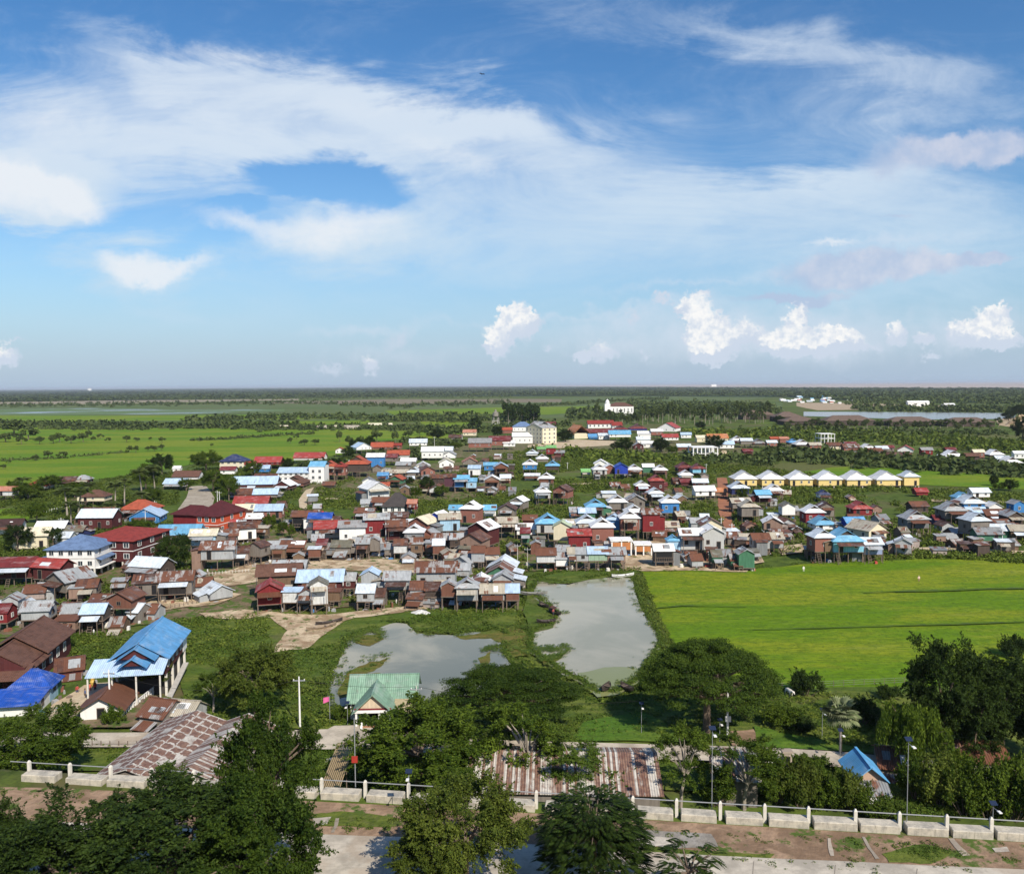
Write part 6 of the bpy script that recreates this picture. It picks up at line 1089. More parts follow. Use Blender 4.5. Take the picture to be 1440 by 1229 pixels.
# greens round the ponds and bank
SG = [(60, 900), (250, 872), (400, 862), (560, 862), (742, 850), (745, 812), (900, 800), (912, 855), (940, 920), (1085, 970), (1200, 980), (1290, 1000), (1240, 1056), (1065, 1046), (690, 1036), (420, 1022), (250, 1012), (240, 950), (120, 940), (90, 905)]
PONDS = [[(484, 898), (572, 873), (640, 890), (715, 886), (735, 958), (610, 1010), (455, 1005), (456, 960)], [(750, 812), (892, 808), (936, 905), (870, 982), (740, 930), (742, 835)], ROADS[-1], [(1020, 1024), (1070, 1022), (1080, 1048), (1025, 1050)]]
P = scatter(SG, 15000, r_, lumpy(.16, 3, -.15), PONDS); k = r_.uniform(.1, 1.0, len(P)) ** 2.6; mass('bank_grass_tufts', P, .25 + .7 * k, .14 + .7 * k, 30, .22, LGR)
P = scatter(SG, 1300, r_, lumpy(.12, 8, .1), PONDS); k = r_.uniform(.2, 1.0, len(P)); mass('bank_weeds', P, .3 + .8 * k, .25 + .8 * k, 44, .2, LS)
P = scatter([(735, 812), (790, 802), (900, 800), (890, 812), (800, 822), (757, 818), (752, 840), (788, 868), (776, 884), (742, 894), (728, 862)], 1500, r_, None, []); k = r_.uniform(.2, 1, len(P)); mass('reed_tufts', P, .3 + .4 * k, .25 + .5 * k, 30, .24, LGR)
P = scatter([(892, 806), (902, 806), (918, 850), (946, 908), (985, 945), (960, 940), (928, 905), (903, 855)], 900, r_, None, []); k = r_.uniform(.2, 1, len(P)); mass('bund_grass', P, .3 + .5 * k, .3 + .8 * k, 30, .26, LS)
P = scatter([(690, 888), (735, 882), (744, 892), (742, 920), (722, 922), (712, 904)], 260, r_, None, []); k = r_.uniform(.2, 1, len(P)); mass('reed_tufts', P, .3 + .3 * k, .15 + .3 * k, 24, .3, LO)
P = scatter([(-60, 1054), (125, 1054), (500, 1056), (690, 1066), (1075, 1074), (1440, 1102), (1440, 1150), (1000, 1135), (500, 1110), (-60, 1092)], 8000, r_, lumpy(.2, 6, -.25), [], True)
P[:, 2] = [zt(a, b) for a, b in P[:, :2]]; k = r_.uniform(.1, 1, len(P)) ** 1.8; mass('verge_tufts', P, .2 + .6 * k, .15 + .7 * k, 34, .2, LGR)
Pn = []
gr = random.Random(77)
for (x0, x1, y0, y1, n) in ((435, 570, 1138, 1170, 170), (860, 1440, 1168, 1222, 420), (0, 440, 1110, 1180, 420), (1240, 1345, 1186, 1214, 160)):
    for i in range(n):
        x = gr.uniform(x0, x1); y = gr.uniform(y0, y1) + (x - x0) * (.03 if x0 > 800 else 0); p = at(x, y, TZ + .1)
        if math.sin(p.x * .9 + 2) + math.sin(p.y * 1.7 + p.x * .3) + gr.uniform(-.8, .8) > .3: Pn.append(p)
P = np.array([tuple(p) for p in Pn]); k = r_.uniform(.1, 1, len(P)) ** 2; mass('verge_tufts', P, .10 + .32 * k, .06 + .25 * k, 40, .2, LGR)
# weedy pond margins
def margin(poly, n, jit, r):
    seg = [(poly[i], poly[(i + 1) % len(poly)]) for i in range(len(poly))]; ln = np.array([math.hypot(b[0] - a[0], b[1] - a[1]) for a, b in seg]); out = []
    for i in r.choice(len(seg), n, p=ln / ln.sum()):
        (x0, y0), (x1, y1) = seg[i]; t = r.uniform(); x = x0 + (x1 - x0) * t + r.normal() * jit; y = y0 + (y1 - y0) * t + r.normal() * jit * .55; p = at(x, y)
        if math.sin(p.x * .35) + math.sin(p.y * .5 + p.x * .2) + r.normal() * .6 > -.6: out.append(tuple(p))
    return np.array(out)
PL = [(488, 902), (520, 888), (548, 877), (572, 877), (585, 890), (640, 893), (690, 888), (712, 893), (706, 915), (720, 935), (730, 955), (690, 975), (650, 990), (610, 1005), (540, 1008), (470, 1000), (460, 975), (466, 945), (480, 920)]
PR = [(756, 817), (800, 822), (850, 812), (880, 812), (889, 813), (905, 860), (930, 902), (926, 915), (897, 960), (870, 976), (840, 980), (820, 962), (790, 948), (772, 935), (745, 918), (748, 890), (776, 880), (784, 865), (762, 848), (745, 836)]
WI = [[(476, 968), (488, 945), (520, 930), (546, 925), (536, 937), (515, 946), (550, 949), (546, 957), (505, 955), (495, 977), (478, 982)], [(640, 893), (690, 886), (720, 880), (742, 890), (745, 922), (722, 924), (712, 905), (690, 897), (655, 899)], [(672, 925), (690, 915), (686, 940), (674, 946)], [(498, 895), (535, 890), (540, 898), (520, 908), (500, 904)], [(755, 920), (800, 915), (790, 925), (765, 935)]]
for pl, n in ((PL, 1500), (PR, 1700)):
    P = margin(pl, n, 1.6, r_); P[:, 2] += .5; k = r_.uniform(.2, 1, len(P)) ** 1.6; mass('reed_tufts', P, .25 + .5 * k, .15 + .5 * k, 30, .24, LGR)
    P = margin(pl, int(n * .4), 7, r_); P[:, 2] += .78; k = r_.uniform(.1, 1, len(P)) ** 2; mass('water_weed', P, .2 + .9 * k, .02 + .03 * k, 24, .26, LS)
for pl, n in (([(280, 862), (340, 856), (400, 862), (470, 863), (590, 850), (602, 856), (500, 868), (474, 880), (450, 896), (430, 912), (384, 917), (392, 902), (404, 886), (380, 868), (290, 868)], 700), ([(300, 806), (360, 790), (440, 786), (520, 786), (640, 786), (668, 790), (660, 800), (560, 806), (470, 800), (360, 818), (300, 824)], 420), ([(215, 842), (300, 832), (340, 835), (300, 850), (230, 858), (200, 856)], 200), ([(893, 803), (1060, 800), (1130, 793), (1290, 786), (1440, 783)], 700)):
    P = margin(pl, n, 4, r_); k = r_.uniform(.1, 1, len(P)) ** 2; mass('margin_tufts', P, .25 + .6 * k, .1 + .5 * k, 30, .22, LGR)
for pl in WI: P = margin(pl, 160, 4, r_); P[:, 2] += .80; k = r_.uniform(.1, 1, len(P)) ** 2; mass('water_weed', P, .25 + .8 * k, .03 + .08 * k, 24, .26, LGR)
# ---- far belts
def belt(name, pts, w_px, n, hm, mat=LF, jit=1.2, nl=18):
    r2 = np.random.default_rng(int(pts[0][0] + pts[0][1] * 3) % 9999 + n); seg = [math.hypot(b[0] - a[0], b[1] - a[1]) for a, b in zip(pts, pts[1:])]; tot = sum(seg); P = []
    for _ in range(n):
        t = r2.uniform(0, tot); i = 0
        while i < len(seg) - 1 and t > seg[i]: t -= seg[i]; i += 1
        f_ = t / seg[i]; x = pts[i][0] + (pts[i + 1][0] - pts[i][0]) * f_; y = pts[i][1] + (pts[i + 1][1] - pts[i][1]) * f_ + r2.normal() * w_px * .5; p = at(x, y); P.append((p.x, p.y, -.3))
    P = np.array(P); k = r2.uniform(.45, 1, len(P)) ** 1.3; return mass(name, P, hm * .62 * (.6 + k * .5), hm * k, nl, .42, mat)
belt('distant_hedgerow', [(-60, 597), (150, 600), (360, 601), (420, 600)], 3.2, 520, 7.5); belt('distant_hedgerow', [(260, 592), (340, 589), (440, 587), (560, 590), (680, 592)], 3, 420, 8); belt('distant_hedgerow', [(-60, 570), (90, 570), (240, 568), (420, 566), (560, 571), (720, 566)], 2.6, 700, 8)
belt('distant_hedgerow', [(240, 562), (420, 561), (560, 559), (720, 558)], 1.2, 400, 8); belt('distant_hedgerow', [(-60, 604), (60, 603), (200, 604)], 1.2, 120, 5); belt('distant_hedgerow', [(270, 620), (330, 617), (440, 610)], 1, 120, 3.2); belt('distant_hedgerow', [(0, 648), (80, 645), (180, 636)], 1, 120, 2.2)
belt('distant_hedgerow', [(360, 604), (480, 602), (620, 604), (720, 606)], 3.2, 380, 6); belt('distant_hedgerow', [(600, 610), (700, 606), (800, 598)], 4, 200, 7); belt('distant_hedgerow', [(560, 622), (640, 626), (700, 622), (740, 618)], 3, 160, 5)
belt('distant_hedgerow', [(560, 588), (700, 590), (760, 596)], 3.5, 260, 9); belt('distant_hedgerow', [(800, 585), (900, 578), (1080, 575), (1100, 590)], 7, 900, 9); belt('distant_hedgerow', [(880, 568), (1000, 569), (1090, 572)], 3, 300, 9); belt('distant_hedgerow', [(740, 572), (800, 569), (880, 563), (940, 561)], 1.2, 300, 8)
belt('distant_hedgerow', [(1080, 612), (1200, 614), (1320, 622), (1440, 630), (1520, 632)], 9, 900, 5, LS); belt('distant_hedgerow', [(1080, 640), (1200, 648), (1300, 655), (1380, 660), (1440, 666), (1520, 672)], 8, 900, 5.5, LF); belt('distant_hedgerow', [(955, 610), (1080, 612)], 6, 260, 5, LS); belt('distant_hedgerow', [(960, 645), (1090, 648)], 6, 260, 4.5, LF)
belt('distant_hedgerow', [(1080, 606), (1300, 608), (1420, 610)], 3, 260, 4, LF); belt('distant_hedgerow', [(1200, 575), (1330, 577), (1440, 578), (1520, 578)], 3, 420, 9); belt('distant_hedgerow', [(1190, 566), (1340, 564), (1460, 566)], 4, 500, 9); belt('distant_hedgerow', [(740, 636), (800, 640), (950, 648)], 6, 300, 4.5, LS); belt('distant_hedgerow', [(600, 640), (560, 640), (420, 664)], 5, 200, 5, LF)
def forest(name, near, far_y, n, hm):
    """a flooded forest seen edge-on: rows of crowns packed from the near edge back towards the horizon"""
    r2 = np.random.default_rng(n); P = []
    xs = [p[0] for p in near]; ys = [p[1] for p in near]
    for _ in range(n):
        x = r2.uniform(xs[0], xs[-1]); y0 = np.interp(x, xs, ys); yf = np.interp(x, [q[0] for q in far_y], [q[1] for q in far_y]); t = r2.uniform() ** 1.25; p = at(x, y0 + (yf - y0) * t); P.append((p.x, p.y, -1.0))
    P = np.array(P); D_ = np.hypot(P[:, 0], P[:, 1]); k = r2.uniform(.5, 1, len(P)); return mass(name, P, np.maximum(8, D_ * .0030) * (.7 + .6 * k), hm * (.55 + .45 * k), 14, .55, LF)
forest('flooded_forest', [(-120, 566), (60, 565), (240, 561.5), (420, 559.5), (560, 557), (720, 556), (900, 556.5), (1080, 557), (1130, 559), (1200, 563), (1330, 563), (1440, 567), (1560, 568)], [(-120, 549.6), (200, 547.4), (420, 546.4), (560, 544.5), (720, 544.0), (1080, 545.2), (1440, 546.3), (1560, 547)], 14000, 9)
fm = field_mat('forest_floor', (0.020, 0.040, 0.014), (0.028, 0.055, 0.018), (0.016, 0.03, 0.012), 0, .002)
zone('forest_floor', [(-300, 567), (240, 562), (560, 557), (900, 556.5), (1100, 558), (1200, 563), (1440, 567), (1700, 569), (1700, 547.8), (1440, 546.3), (1080, 545.2), (720, 544.0), (420, 546.2), (0, 549.2), (-300, 551)], fm, .3, .5, 2)
# ------------------------------------------------------------------ barrier, poles, boats, people
def ly(x): return 1104 + (x - 120) * .0603
bl = MB()
def chamfer_block(L_, Dp, Hh, c=.06):
    q = MB(); lo = [(-L_ / 2, -Dp / 2, -.3), (L_ / 2, -Dp / 2, -.3), (L_ / 2, Dp / 2, -.3), (-L_ / 2, Dp / 2, -.3)]; a = [(x, y, Hh - c) for x, y, _ in lo]; b = [(x - math.copysign(c, x), y - math.copysign(c, y), Hh) for x, y, _ in lo]; q.hexa(lo, a); n = len(q.v) - 4
    k = len(q.v); q.v += b; q.f = [f for i, f in enumerate(q.f) if i != 1]; q.m = q.m[:len(q.f)]
    for i in range(4): j = (i + 1) % 4; q.f.append((n + i, n + j, k + j, k + i)); q.m.append(0)
    q.f.append((k, k + 1, k + 2, k + 3)); q.m.append(0); return q
BCON = NB('weathered_barrier'); _v = BCON.vec((1, 1, 1), True); _c = BCON.mix(BCON.ramp(BCON.noise(_v, 1.1, 6, .7), .38, .66), (.50, .455, .37), (.30, .28, .24)); _c = BCON.mix(BCON.math('MULTIPLY', BCON.ramp(BCON.noise(BCON.vec((4, 4, .4), True), 1.2, 5, .7), .52, .7), .6), _c, (.17, .155, .125)); BCON.bump(BCON.noise(_v, 9, 4), .3, .02); BCON = BCON.fin(_c, .9, .2)
XS = [(30, 76), (92, 143), (150, 202), (210, 262), (270, 322), (334, 386), (400, 443), (451, 504), (515, 566), (577, 628), (640, 690), (702, 752), (766, 816), (830, 884), (896, 947), (958, 1008), (1021, 1073), (1082, 1138), (1145, 1206), (1210, 1266), (1276, 1334), (1340, 1397), (1403, 1462)]
yaw_l = math.atan2((LB - LA).y, (LB - LA).x); br = random.Random(2)
wear = ['pale', 'streaked', 'grey', 'stained']
for i, (x0, x1) in enumerate(XS):
    a, b_ = at(x0, ly(x0), TZ), at(x1, ly(x1), TZ); c = (a + b_) / 2; L_ = (b_ - a).length; nrm = Vector((-math.sin(yaw_l), math.cos(yaw_l), 0)); Dp = 1.25
    o = chamfer_block(L_, Dp, .56 + br.uniform(-.05, .05)).build('barrier_block', BCON, None, c + nrm * Dp * .5, yaw_l + br.uniform(-.02, .02)); o.location.z = TZ + .1
    ordn = ['first', 'second', 'third', 'fourth', 'fifth', 'sixth', 'seventh', 'eighth', 'ninth', 'tenth', 'eleventh', 'twelfth']
    k = i if i < 12 else len(XS) - 1 - i; tag(o, f'weathered concrete barrier block, {ordn[k]} from the {"left" if i < 12 else "right"} end of the row', 'barrier', 'concrete blocks along the hill road')
a, b_ = at(10, ly(10), TZ), at(1480, ly(1480), TZ); root = thing('rail_fence', a, yaw_l, 'pale post and pipe rail fence between the concrete blocks', 'fence'); Lf = (b_ - a).length; off = 1.0
PX = [32, 90, 148, 206, 266, 328, 392, 448, 510, 571.5, 632, 694, 753, 817, 890, 952, 1014, 1077, 1139, 1205.5, 1268, 1335, 1398, 1465]; ts = []
for x in PX:
    p = at(x, ly(x), TZ); t = (p - a).dot((b_ - a).normalized()); ts.append(t); q = MB(); q.box(t - .14, t + .14, off - .14, off + .14, -.6, 1.55); q.hexa([(t - .14, off - .14, 1.551), (t + .14, off - .14, 1.551), (t + .14, off + .14, 1.551), (t - .14, off + .14, 1.551)], [(t - .06, off - .06, 1.72), (t + .06, off - .06, 1.72), (t + .06, off + .06, 1.72), (t - .06, off + .06, 1.72)]); q.build('fence_post', CONCW, root)
for z in (1.42,): q = MB(); q.bar((-.5, off + .17, z), (Lf + .5, off + .17, z), .05, n=6); q.build('rail', STEEL, root)
# poles
def pole(x, y, top, label, r0=.16, kind='electric', arm=None, near=False, z=None):
    p = at(x, y, z) if z is not None else (atg(x, y) if near else at(x, y)); s = (p - Vector((0, 0, CAM_H))).dot(_F) / F_PX; dl = math.atan2(CAM_H - p.z, math.hypot(p.x, p.y)); H = (y - top) * s / math.cos(dl)
    root = thing('utility_pole' if kind == 'electric' else 'street_lamp', p, 0, label, 'pole' if kind == 'electric' else 'street lamp'); q = MB()
    if kind == 'electric':
        q.bar((0, 0, -.3), (0, 0, H), r0, r0 * .62, 8); q.build('shaft', WPAINT if r0 > .1 else CONCW, root)
        if H > 4: q = MB(); q.box(-.8, .8, -.06, .06, H - .6, H - .48); ca_ = q.build('crossarm', STEEL, root)
        if H > 4:
            for xx in (-.7, 0, .7): q = MB(); q.lathe([(.05, H - .479), (.07, H - .40), (.02, H - .3)], 6, (xx, 0, 0)); q.build('insulator', WPAINT, ca_)
    else:
        q.bar((0, 0, -.3), (0, 0, H), .038, .026, 7); q.build('shaft', STEEL, root); q = MB(); q.hexa([(-.3, -.23, H - .05), (.3, -.23, H - .05), (.3, .23, H + .15), (-.3, .23, H + .15)], [(-.3, -.25, H), (.3, -.25, H), (.3, .21, H + .2), (-.3, .21, H + .2)]); q.build('solar_panel', plain('solar_cell', (.02, .03, .06), .2, .1), root)
        q = MB(); q.bar((0, 0, H - .35), (0, -.8, H - .25), .035, n=5); q.build('arm', STEEL, root); am_ = root.children[-1]; q = MB(); q.box(-.13, .13, -1.2, -.78, H - .28, H - .20); q.build('lamp_head', WPAINT, am_)
    return root, p, H
pw = [pole(422, 1025, 955, 'white concrete power pole on the bank left of the pavilion', .14), pole(1023, 1042, 968, 'tall white power pole beside the umbrella-shaped tree', .16), pole(586, 1008, 966, 'short grey pole behind the green pavilion', .09), pole(155, 1003, 944, 'white power pole before the rusty-roofed small house', .16)]
q = MB(); q.box(-.35, .35, -.3, -.12, 2.6, 3.3); q.build('meter_box', WPAINT, pw[1][0])
for (x, y, t, lb) in ((87, 762, 728, 'white thin pole left of the white block'), (205, 745, 718, 'white pole before the blue shop front'), (218, 724, 704, 'white pole behind the blue shop front'), (306, 712, 690, 'left pole of a pair by the dirt road'), (309, 713, 691, 'right pole of a pair by the dirt road'), (361, 836, 793, 'grey pole at the brown tiled house'), (543, 770, 735, 'pale pole before the red-walled house'), (561, 735, 720, 'pale pole before charcoal hip roof'), (895, 757, 722, 'white pole by the white tier-roofed brick house'), (1014, 760, 728, 'thin pole on the red dirt track'), (1409, 772, 742, 'white pole before the green shed'), (1273, 760, 742, 'white pole above the small tin shed'), (1029, 762, 736, 'thin pole right of the red dirt track'), (798, 662, 650, 'thin pole right of the bright blue roof'), (993, 665, 652, 'white pole beside the maroon roofs'), (415, 650, 637, 'pale pole by the long white house'), (466, 672, 648, 'pale pole behind the brick houses'), (611, 630, 614, 'pale pole before the pale roofs'), (650, 624, 610, 'pale pole left of the water tower'), (728, 800, 765, 'thin bamboo pole on the green bank'), (742, 800, 770, 'thinner bamboo pole on the green bank')):
    pole(x, y, t, lb, .13 if y < 780 else .06)
for (x, y, t, z, lb) in ((902, 1036, 992, 0, 'solar street lamp on the grass left of umbrella tree'), (1181, 1078, 1030, 0, 'solar street lamp before the fan palm'), (1156, 1040, 1000, 0, 'solar street lamp left of the fan palm'), (1370, 1062, 1018, 0, 'solar street lamp before the dark trees'), (1012, 1046, 1014, 0, 'short solar lamp beside the tall white pole'), (1001, 1146, 1035, TZ, 'tall solar lamp behind blocks before the airy trees'), (1275, 1166, 1050, TZ, 'tall solar lamp behind blocks right of blue kiosk'), (576, 1160, 1092, TZ, 'solar lamp on bare soil left of the olive tree'), (1396, 1160, 1132, TZ, 'short lamp post behind the right barrier blocks'), (489, 1022, 990, 0, 'lamp post before the pavilion steps')):
    pole(x, y, t, lb, .07, 'lamp', z=z)
def wire(a, b, sag, lb):
    q = MB(); pts = [a.lerp(b, i / 14) - Vector((0, 0, sag * 4 * (i / 14) * (1 - i / 14))) for i in range(15)]; q.tube(pts, [.022] * 15, 4); tag(q.build('power_wire', plain('black_cable', (.02, .02, .02))), lb, 'wire')
tp = lambda k, dz=-.4: pw[k][1] + Vector((0, 0, pw[k][2] + dz))
wire(tp(0), tp(2, -.1), .5, 'upper black wire from the bank pole to the pavilion pole'); wire(tp(2, -.1), tp(1), 2.2, 'long black wire crossing the left umbrella-shaped tree'); wire(tp(3), tp(0), 2.0, 'long black wire from rusty-roofed house to bank pole')
p = at(500, 1112, TZ); root = thing('sign_pole', p, 0, 'thin steel pole with red box sign behind barrier blocks', 'sign'); q = MB(); q.bar((0, 0, -.3), (0, 0, 7.2), .05, n=6); q.build('shaft', STEEL, root); q = MB(); q.box(-.28, .28, -.25, -.06, 2.9, 3.5); q.build('sign_box', plain('red_box', (.35, .03, .02)), root)
p = at(464, 1018); root = thing('flag_pole', p, 0, 'slim flag pole with pink flag beside the pavilion', 'flag'); q = MB(); q.bar((0, 0, 0), (0, 0, 3.8), .04, n=6); q.build('shaft', STEEL, root); q = MB()
for i in range(5): q.hexa([(-.02 - .16 * i, .06 * math.sin(i), 3.1 - .05 * i), (-.02 - .16 * (i + 1), .06 * math.sin(i + 1), 3.05 - .05 * i), (-.02 - .16 * (i + 1), .06 * math.sin(i + 1) + .02, 3.05 - .05 * i), (-.02 - .16 * i, .06 * math.sin(i) + .02, 3.1 - .05 * i)], [(-.02 - .16 * i, .06 * math.sin(i), 3.7), (-.02 - .16 * (i + 1), .06 * math.sin(i + 1), 3.68 - .03 * i), (-.02 - .16 * (i + 1), .06 * math.sin(i + 1) + .02, 3.68 - .03 * i), (-.02 - .16 * i, .06 * math.sin(i) + .02, 3.7)])
q.build('flag', plain('pink_flag', (.62, .12, .30)), root)
# white balustrade and field fence
A, B = at(167, 1016), at(246, 952); root = thing('balustrade', A, math.atan2((B - A).y, (B - A).x), 'white baluster fence up the path beside small rusty-roofed house', 'fence'); Lb = (B - A).length; n = 26
for i in range(n + 1): q = MB(); q.box(Lb * i / n - .09, Lb * i / n + .09, -.09, .09, 0, 1.05); q.build('fence_post', WPAINT, root)
for z in (.35, 1.06): q = MB(); q.box(0, Lb, -.06, .06, z, z + .09); q.build('rail', WPAINT, root)
A, B = at(1085, 972), at(1300, 962); root = thing('wire_fence', A, math.atan2((B - A).y, (B - A).x), 'thin post and wire fence along the lower rice field edge', 'fence'); Lb = (B - A).length
for i in range(16): q = MB(); q.bar((Lb * i / 15, 0, 0), (Lb * i / 15, 0, 1.2), .04, n=5); q.build('fence_post', TIMBER, root)
for z in (.5, .85, 1.15): q = MB(); q.bar((0, 0, z), (Lb, 0, z), .012, n=4); q.build('fence_wire', STEEL, root)
for (p1, p2, nn, lb, hh, mt) in (((62, 722), (118, 712), 16, 'white picket fence before the palms at left', 1.4, WPAINT), ((275, 812), (350, 806), 16, 'pale bamboo stick fence beside the sandy lane', 1.1, CONCW), ((130, 1056), (230, 1056), 8, 'dark thin post fence along the lower road', 1.3, TIMBER), ((240, 858), (300, 846), 10, 'dark stick fence along the sandy lane', 1.1, TIMBER)):
    A, B = at(*p1), at(*p2); root = thing('stick_fence', A, math.atan2((B - A).y, (B - A).x), lb, 'fence'); Lb = (B - A).length
    for i in range(nn + 1): q = MB(); q.bar((Lb * i / nn, 0, 0), (Lb * i / nn, 0, hh), .06, n=5); q.build('fence_post', mt, root)
    q = MB(); q.bar((0, .08, hh * .7), (Lb, .08, hh * .7), .035, n=4); q.build('rail', mt, root)
# boats
def boat(x, y, Lm, yaw, mat, label, canopy=None, z=.75):
    p = at(x, y); root = thing('wooden_boat', (p.x, p.y, z), R(yaw), label, 'boat'); q = MB(); n = 10; secs = []
    for i in range(n + 1):
        t = i / n * 2 - 1; w_ = .62 * (1 - abs(t) ** 2.6) + .03; sh = .42 * abs(t) ** 2.4; secs.append((t * Lm / 2, w_, sh))
    for s_ in (-1, 1):
        for (x0, w0, s0), (x1, w1, s1) in zip(secs, secs[1:]):
            o_ = [(x0, s_ * w0, .42 + s0), (x1, s_ * w1, .42 + s1), (x1, s_ * w1 * .55, -.05 + s1 * .8), (x0, s_ * w0 * .55, -.05 + s0 * .8)]; q.face(o_ if s_ < 0 else o_[::-1]); i_ = [(x0, s_ * w0 * .86, .42 + s0), (x1, s_ * w1 * .86, .42 + s1), (x1, s_ * w1 * .5, .06 + s1 * .8), (x0, s_ * w0 * .5, .06 + s0 * .8)]; q.face(i_ if s_ > 0 else i_[::-1]); q.face([(x0, s_ * w0, .42 + s0), (x0, s_ * w0 * .86, .421 + s0), (x1, s_ * w1 * .86, .421 + s1), (x1, s_ * w1, .42 + s1)])
    for (x0, w0, s0), (x1, w1, s1) in zip(secs, secs[1:]): q.face([(x0, -w0 * .5, .06 + s0 * .8), (x1, -w1 * .5, .06 + s1 * .8), (x1, w1 * .5, .06 + s1 * .8), (x0, w0 * .5, .06 + s0 * .8)]); q.face([(x0, w0 * .55, -.05 + s0 * .8), (x1, w1 * .55, -.05 + s1 * .8), (x1, -w1 * .55, -.05 + s1 * .8), (x0, -w0 * .55, -.05 + s0 * .8)])
    q.build('hull', mat, root)
    for k in (-.22, .15, .32): q = MB(); q.box(k * Lm - .12, k * Lm + .12, -.45, .45, .34, .39); q.build('thwart', TIMBER, root)
    if canopy: q = MB(); q.slab([(-.9, -.6, 1.1), (.9, -.6, 1.1), (.9, 0, 1.45), (-.9, 0, 1.45)], .05); q.slab([(.9, .6, 1.1), (-.9, .6, 1.1), (-.9, 0, 1.45), (.9, 0, 1.45)], .05); q.build('canopy', canopy, root); q = MB(); [q.bar((a_, c_, .35), (a_, c_, 1.12), .03, n=4) for a_ in (-.8, .8) for c_ in (-.55, .55)]; q.build('canopy_frame', TIMBER, root)
    return root
BW = plain('dark_boat_wood', (.045, .035, .03), .7, .4, 3); BP = plain('pale_boat', (.62, .62, .58), .6, .3, 3)
boat(780, 868, 4.6, 118, BW, 'dark boat with person near the middle of the pond edge', rmat('rbrown')); boat(765, 858, 3.6, 120, BW, 'small dark boat against the weeds at the left pond bank'); boat(768, 881, 3.6, 6, BW, 'flat dark boat beside the weeds on the pond'); boat(852, 976, 2.9, 62, BW, 'left of two dark boats moored at the near pond end'); boat(882, 976, 2.9, 125, BW, 'right of two dark boats moored at the near pond end'); boat(876, 815, 5.6, 18, BP, 'white boat at the far right corner of the pond', z=.7); boat(750, 841, 6.0, -3, plain('grey_boat', (.2, .2, .18), .7, .3), 'long grey boat at the far left of the pond')
boat(452, 886, 6.0, 38, plain('sandy_boat', (.25, .19, .13), .8, .4), 'long brown boat lying on the sand bank', z=.3); boat(463, 879, 5.4, 34, BW, 'dark long boat lying on the sand bank', z=.3); boat(76, 1003, 3.6, 30, plain('teal_boat', (.12, .25, .26), .6, .3), 'teal boat beside the low blue-roofed house', z=.1)
def person(x, y, shirt, trousers, label, z=0.0, h=1.6, seat=False, yaw=0, hat=None):
    p = at(x, y, z); root = thing('person', p, R(yaw), label, 'person'); k = h / 1.7; bm = bmesh.new(); vs = {}
    J = dict(pel=(0, 0, .92, .13), bel=(0, 0, 1.08, .125), che=(0, -.01, 1.30, .14), nec=(0, 0, 1.46, .055), hea=(0, -.015, 1.58, .098), top=(0, 0, 1.67, .075), lsh=(-.18, 0, 1.40, .06), lel=(-.26, .02, 1.13, .045), lha=(-.25, -.08, .90, .035), rsh=(.18, 0, 1.40, .06), rel=(.27, .02, 1.13, .045), rha=(.25, -.10, .92, .035), lhi=(-.09, 0, .86, .09), lkn=(-.11, -.04, .48, .062), lan=(-.11, .02, .08, .042), lto=(-.11, -.13, .03, .038), rhi=(.09, 0, .86, .09), rkn=(.11, -.06, .48, .062), ran=(.12, .04, .08, .042), rto=(.12, -.11, .03, .038))
    names = list(J); me = bpy.data.meshes.new('body'); E = [('pel', 'bel'), ('bel', 'che'), ('che', 'nec'), ('nec', 'hea'), ('hea', 'top'), ('che', 'lsh'), ('lsh', 'lel'), ('lel', 'lha'), ('che', 'rsh'), ('rsh', 'rel'), ('rel', 'rha'), ('pel', 'lhi'), ('lhi', 'lkn'), ('lkn', 'lan'), ('lan', 'lto'), ('pel', 'rhi'), ('rhi', 'rkn'), ('rkn', 'ran'), ('ran', 'rto')]
    me.from_pydata([tuple(c * k for c in J[n][:3]) for n in names], [(names.index(a), names.index(b)) for a, b in E], []); o = link('body', me, root); sk = o.modifiers.new('skin', 'SKIN'); o.modifiers.new('sub', 'SUBSURF').levels = 1
    for i, n in enumerate(names): me.skin_vertices[0].data[i].radius = (J[n][3] * k, J[n][3] * k); 
    me.skin_vertices[0].data[0].use_root = True
    sm = NB('clothed_body'); sp = sm.n('ShaderNodeSeparateXYZ'); sm.l(sm.vec(), sp.inputs[0]); g1 = sm.math('GREATER_THAN', sp.outputs[2], .95 * k); g2 = sm.math('GREATER_THAN', sp.outputs[2], 1.45 * k); g3 = sm.math('LESS_THAN', sp.outputs[2], .12 * k)
    c = sm.mix(g1, trousers, shirt); c = sm.mix(g2, c, (.28, .16, .10)); c = sm.mix(g3, c, (.28, .16, .10)); me.materials.append(sm.fin(c, .85, .2))
    q = MB(); q.lathe([(.098 * k, 1.58 * k), (.112 * k, 1.64 * k), (.09 * k, 1.70 * k), (.02 * k, 1.73 * k)], 9); q.build('hat' if hat else 'hair', plain(hat or 'black_hair', (.55, .45, .28) if hat else (.012, .01, .01)), root); return root
person(109, 978, (.35, .06, .05), (.06, .06, .10), 'person in red top standing in the sandy yard', yaw=30); person(120, 983, (.10, .12, .2), (.12, .08, .06), 'person in dark clothes walking in the sandy yard', yaw=-40); person(127, 975, (.55, .12, .08), (.2, .05, .05), 'person in orange red top beside the golden shrine', yaw=10); person(134, 974, (.45, .05, .06), (.05, .05, .06), 'person in red under the pale blue porch edge', yaw=60)
